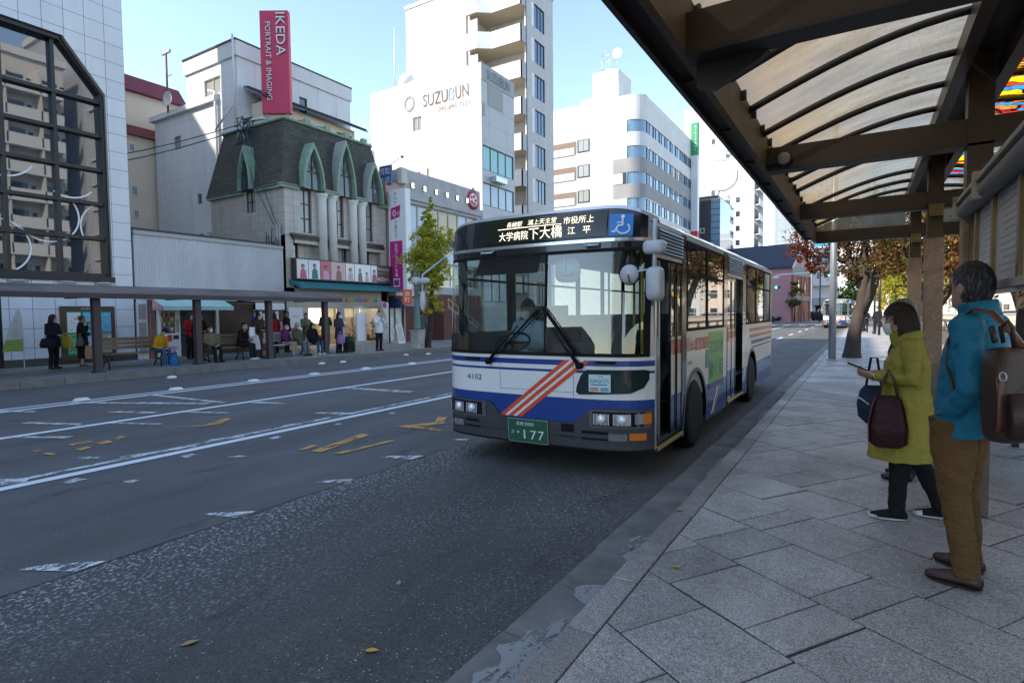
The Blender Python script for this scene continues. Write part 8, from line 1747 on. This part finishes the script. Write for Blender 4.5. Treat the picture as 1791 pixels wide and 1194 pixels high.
# the bags the far people carry
def tote(label, loc, rz, wd, ht, dp, m, drop=.12, cat='bag', name='bag', tilt=0):
    b = thing(name, label, cat, loc, local=True, rz=rz); b.rotation_euler = (tilt, 0, rz); w = MB()
    w.loft([[(sx * wd / 2 * k, sy * dp / 2 * q, z) for sx, sy in ((-1, -1), (1, -1), (1, 1), (-1, 1))] for z, k, q in ((0, .92, .9), (ht * .4, 1.0, 1.0), (ht, .92, .35))], m); bev(w.build('body', b), .015, 3)
    w = MB()
    for sy in (-1, 1): w.tube([(-wd * .25, sy * dp * .15, ht - .02), (-wd * .12, sy * dp * .1, ht + drop), (wd * .12, sy * dp * .1, ht + drop), (wd * .25, sy * dp * .15, ht - .02)], .008, m, 5)
    w.build('handle', b); return b
tote('navy shoulder bag held by the woman at the notice board', (-20.0, 7.02, .82), R(-60), .4, .28, .18, C_['navy']); tote('mustard yellow bag held by the woman at the notice board', (-19.95, 7.5, .80), R(20), .3, .34, .1, cloth('bag_mustard', (.45, .33, .03)), tilt=.2); tote('grey handbag on the arm of the grey-haired person', (-19.95, 7.8, .84), R(-30), .32, .26, .14, C_['grey']); tote('brown paper bag held low before the notice board', (-19.85, 8.05, .44), R(60), .34, .40, .12, mat('kraft_paper', (.42, .27, .16), .8, var=.08), name='paper_bag'); tote('bright blue bag on the ground by the mustard jacket', (-18.0, 9.5, .18), R(-40), .34, .36, .2, cloth('bag_blue', (.02, .13, .30))); tote('long white carrier bag held across the brown coat', (-18.05, 12.3, .50), R(70), .34, .75, .10, mat('carrier_white', (.62, .63, .64), .6, var=.05), tilt=-.5, name='carrier_bag'); tote('lilac backpack hanging from the plum coat', (-17.5, 15.62, .56), R(-80), .3, .36, .16, cloth('bag_lilac', (.30, .14, .34))); tote('black handbag on the lap of the seated black coat', (-17.75, 14.78, .63), R(-85), .34, .2, .16, C_['black']); tote('dark green bag on top of the suitcase', (-17.45, 16.0, .62), R(0), .3, .22, .2, C_['dkgreen'])
b = thing('suitcase', 'black wheeled suitcase beside the plum coat', 'suitcase', (-17.45, 16.0, .18), local=True); w = MB(); w.box(-.14, .14, -.2, .2, .04, .44, C_['black']); bev(w.build('shell', b), .03); w = MB(); w.tube([(-.1, -.1, .44), (-.1, -.1, .75), (-.1, .1, .75), (-.1, .1, .44)], .01, DKF, 6); w.build('handle', b)
for sy in (-1, 1): w = MB(); w.lathe([(.03, -.02), (.03, .02)], (0, sy * .15, .03), RUB, 10, 'x'); w.build('wheel', b)
b = thing('newspaper', 'open white newspaper held by the seated man in black', 'newspaper', (-17.85, 12.05, 1.0), local=True, rz=R(-60)); w = MB(); w.quad((-.2, 0, 0), (0, .05, 0), (0, .05, .3), (-.2, 0, .3), MASK); w.quad((0, .05, 0), (.2, 0, 0), (.2, 0, .3), (0, .05, .3), MASK)
for q in range(8): w.box(-.17, -.03, -.004 + .0, .0, .03 + q * .03, .04 + q * .03, TXT)
w.build('sheet', b)

# ------------------------------------------------ the man in the teal jacket
TEALJ = cloth('teal_jacket_cloth', (.005, .16, .265), .62, .10, .9); TROU = cloth('brown_chino', (.135, .072, .024), .85, .10, 1.0); LEA = mat('brown_leather', (.045, .020, .012), .42, var=.45, vs=6, bmp=.3, bs=40, coat=.0); LEAS = mat('strap_leather', (.11, .035, .018), .4, var=.2, vs=10)
man = person('grey-haired man in a teal jacket and brown trousers, leather backpack on, back half turned', (.54, 4.02, .12), R(64), TEALJ, TROU, ('short', HG), 1.75, mask=False, fat=1.14, coat=.80, vox=.0085, yaw=R(-24), pitch=R(2),
    shoes=(LEA, mat('dark_sole', (.02, .015, .013), .6)), legs=[((-.095, .07, .88), (-.11, .05, .49), (-.12, -.02, .085)), ((.095, .08, .88), (.11, .08, .49), (.125, .05, .085))],
    arms=(((.29, -.075, 1.08), (.135, .105, .87), (-.1, .0, -1)), ((.28, -.03, 1.10), (.14, .12, .88), (-.1, .0, -1))), J={'toes': ((-.12, 1, 0), (.12, 1, 0)), 'head': (0, .035, 1.60)}, group=None)
k = 1.75 / 1.7
w = MB(); w.tube([V((0, -.012, 1.425)) * k, V((0, .0, 1.47)) * k, V((0, .008, 1.515)) * k], [(.098, .098), (.090, .094), (.086, .092)], TEALJ, 18, up=(1, 0, 0)); o = w.build('collar', man); remesh(o, .007, 2)
w = MB()
for q in (0, .03): w.ball((-.285, .10 - q, .93 + q * .9), (.010, .012, .010), BLM, 8, 6)
w.build('jacket_trim', man)
BS = Matrix.Translation((-.14, .03, 0))
bp = thing('backpack', 'brown leather backpack worn on the back of the teal jacket', 'backpack', (.60, 3.92, .12), local=True, rz=R(38))
w = MB(); w.M = BS; rings = []
for z, hx, y0_, y1_ in ((.86, .10, -.20, -.30), (.90, .125, -.185, -.335), (1.0, .135, -.18, -.345), (1.15, .13, -.175, -.335), (1.27, .115, -.17, -.30), (1.335, .085, -.17, -.25)):
    cy, ry = (y0_ + y1_) / 2, (y0_ - y1_) / 2; rings.append([V((hx * math.copysign(abs(math.cos(a)) ** .55, math.cos(a)), cy + ry * math.copysign(abs(math.sin(a)) ** .6, math.sin(a)), z)) for a in [i * math.pi / 12 for i in range(24)]])
w.loft(rings, LEA); o = w.build('body', bp); s_ = o.modifiers.new('s', 'SUBSURF'); s_.levels = 1; s_.render_levels = 2
w = MB(); w.M = BS; w.tube([(-.122, -.30, 1.22), (-.135, -.325, 1.15), (-.14, -.33, .98), (-.135, -.315, .93)], [(.02, .006)] * 4, LEAS, 8); w.tube([(-.133, -.30, 1.20), (-.148, -.322, 1.12), (-.148, -.328, .97)], .005, mat('zip_brass', (.35, .24, .12), .3, .8), 5)
w.loft([[V((-.13 + .02 * q, -.355 - .03 * q, z)) for q in (0,)] * 1 + [V((.13, -.36, z)), V((.12, -.39, z)), V((-.12, -.39, z))] for z in (.91, 1.0, 1.12)], LEA); w.build('pocket', bp)
w = MB(); w.M = BS
for i in range(12): a0, a1 = i * math.pi / 6, (i + 1) * math.pi / 6; w.tube([(-.14, -.335 + .018 * math.cos(a0), 1.20 + .022 * math.sin(a0)), (-.14, -.335 + .018 * math.cos(a1), 1.20 + .022 * math.sin(a1))], .004, BSIL, 5)
w.build('ring', bp)
w = MB(); w.tube([(-.06, -.20, 1.33), (-.10, -.165, 1.42), (-.125, -.09, 1.505), (-.135, .0, 1.52), (-.14, .085, 1.46), (-.15, .125, 1.36), (-.17, .115, 1.22), (-.215, .02, 1.10)], [(.024, .005), (.024, .006), (.023, .006), (.022, .006), (.020, .006), (.016, .005), (.014, .005), (.012, .005)], LEAS, 8, up=(1, 0, 0)); w.build('strap', bp)
w = MB(); w.M = Matrix.Translation((-.07, .015, 0)); w.tube([(-.035, -.21, 1.33), (-.05, -.215, 1.43), (-.05, -.19, 1.46), (-.06, -.16, 1.43), (-.05, -.17, 1.35)], .010, LEA, 8); w.tube([(-.13, -.20, 1.36), (-.11, -.16, 1.43)], [(.018, .012)] * 2, LEA, 6); w.build('handle', bp)
w = MB(); w.box(-.132, -.09, -.152, -.135, 1.40, 1.445, BSIL); w.build('buckle', bp)

# ------------------------------------------------ the woman in the green coat
GRC = cloth('green_coat_cloth', (.30, .255, .045), .75, .10, .8); BLT = cloth('black_trouser', (.009, .009, .011), .85, .1, .7)
wom = person('woman in a yellow-green coat with dark bob hair, mask and bags, looking at a phone', (.28, 5.02, .12), R(92), GRC, BLT, ('bob', HBR), 1.545, fat=1.22, coat=.50, vox=.0085, pitch=R(-6), yaw=R(0),
    shoes=(cloth('black_canvas', (.010, .010, .011)), WSH[1]), legs=[((-.09, .0, .90), (-.10, .05, .49), (-.10, .06, .085)), ((.09, .0, .90), (.10, -.08, .50), (.10, -.26, .10))],
    arms=(((.275, -.01, 1.13), (.13, .24, 1.16), (-.25, .9, .22)), ((.27, .03, 1.13), (.08, .25, 1.13), (-.3, .85, .25))), J={'toes': ((-.05, 1, 0), (.05, 1, 0)), 'head': (0, .06, 1.60)})
k = 1.545 / 1.7
w = MB(); w.tube([V((0, -.005, 1.42)) * k, V((0, .02, 1.475)) * k, V((0, .035, 1.53)) * k], [(.105, .11), (.092, .10), (.085, .092)], GRC, 18, up=(1, 0, 0)); remesh(w.build('collar', wom), .008, 2)
for an in ((-.10, .06), (.10, -.26)): w = MB(); rs_ = [[V((an[0] * k + hw * x_, an[1] * k + t_ * k, z)) for x_, z in ((-1, .012), (-1, .030), (-.5, .044 * hh), (.5, .044 * hh), (1, .030), (1, .012))] for t_, hw, hh in ((.135, .046, 1.2), (.165, .041, 1.0), (.192, .024, .8))]; w.loft(rs_, WSH[0]); w.build('toe_cap', wom)
# phone, watch and bags she carries
Mw = Matrix.Translation((.28, 5.02, .12)) @ Matrix.Rotation(R(92), 4, 'Z')
ph = thing('phone', 'dark phone held in the hand of the woman in the green coat', 'phone', Mw @ V((-.092, .315, 1.105)), local=True, rz=R(92)); w = MB(); w.box(-.036, .036, -.07, .07, -.005, .005, mat('phone_black', (.012, .012, .014), .15, var=0)); o = bev(w.build('case', ph), .006, 3); ph.rotation_euler = (R(24), R(10), R(92))
w = MB(); w.box(-.032, .032, -.064, .064, .0051, .006, mat('phone_glass', (.03, .035, .04), .06, var=0)); w.build('screen', ph)
w = MB(); wr = V((-.13, .24, 1.16)) * k; w.tube([wr + V((.0, -.025, -.005)), wr + V((0, -.0, .0))], .034, LEA, 12); w.ball(wr + V((-.035, -.01, 0)), (.008, .016, .016), CHR, 10, 8); w.build('wristwatch', wom)
FLO = mat('floral_cloth', (.28, .05, .055), .8, var=.9, vs=22); PLM = cloth('plum_bag_cloth', (.035, .010, .014), .6, .2)
hb = thing('handbag', 'plum handbag with a rose print side hanging from her forearm', 'handbag', Mw @ V((-.23, .13, .56)), local=True, rz=R(92)); w = MB(); rings = []
for z, hy, hx in ((0, .08, .05), (.03, .112, .075), (.14, .115, .08), (.28, .09, .06), (.36, .07, .035)):
    rings.append([V((hx * math.copysign(abs(math.cos(a)) ** .6, math.cos(a)), hy * math.copysign(abs(math.sin(a)) ** .6, math.sin(a)), z)) for a in [i * math.pi / 10 for i in range(20)]])
w.loft(rings, PLM); w.build('body', hb); w = MB()
for s in (-1, 1): w.loft([[V((hx * x_, s * (hy + .004), z)) for x_ in (-.8, -.3, .3, .8)] for z, hy, hx in ((.03, .112, .075), (.14, .115, .08), (.28, .091, .06), (.345, .072, .04))], FLO, False, True, closed=False)
w.build('print_panel', hb); w = MB()
for s in (-1, 1): w.tube([(s * .03, -.06, .34), (s * .02, -.035, .46), (s * .01, .0, .545), (s * .02, .035, .46), (s * .03, .06, .34)], .009, LEA, 6)
w.build('handle', hb)
nb2 = thing('shoulder_bag', 'navy bag with a white mark hanging at her far side', 'bag', Mw @ V((.12, .20, .66)), local=True, rz=R(92)); w = MB(); rings = []
for z, hy, hx in ((0, .05, .04), (.05, .10, .06), (.15, .11, .065), (.25, .09, .05), (.29, .06, .02)): rings.append([V((hx * math.cos(a), hy * math.copysign(abs(math.sin(a)) ** .7, math.sin(a)), z)) for a in [i * math.pi / 8 for i in range(16)]])
w.loft(rings, cloth('navy_bag_cloth', (.012, .025, .06), .7)); w.tube([(-.066, .03, .15), (-.06, .08, .19), (-.05, .10, .2)], .005, WLT, 5); w.build('body', nb2); w = MB(); w.tube([(0, -.05, .28), (0, -.02, .5), (0, .02, .5), (0, .05, .28)], .010, C_['navy'], 6); w.build('strap', nb2)
# the man standing behind her
person('balding man in a navy jumper standing behind the woman in the green coat', (.33, 6.2, .12), R(80), C_['navy'], C_['black'], ('bald', HGL), 1.60, mask=False, arms=(Po, Po), coat=.85, fat=1.05, vox=.012)
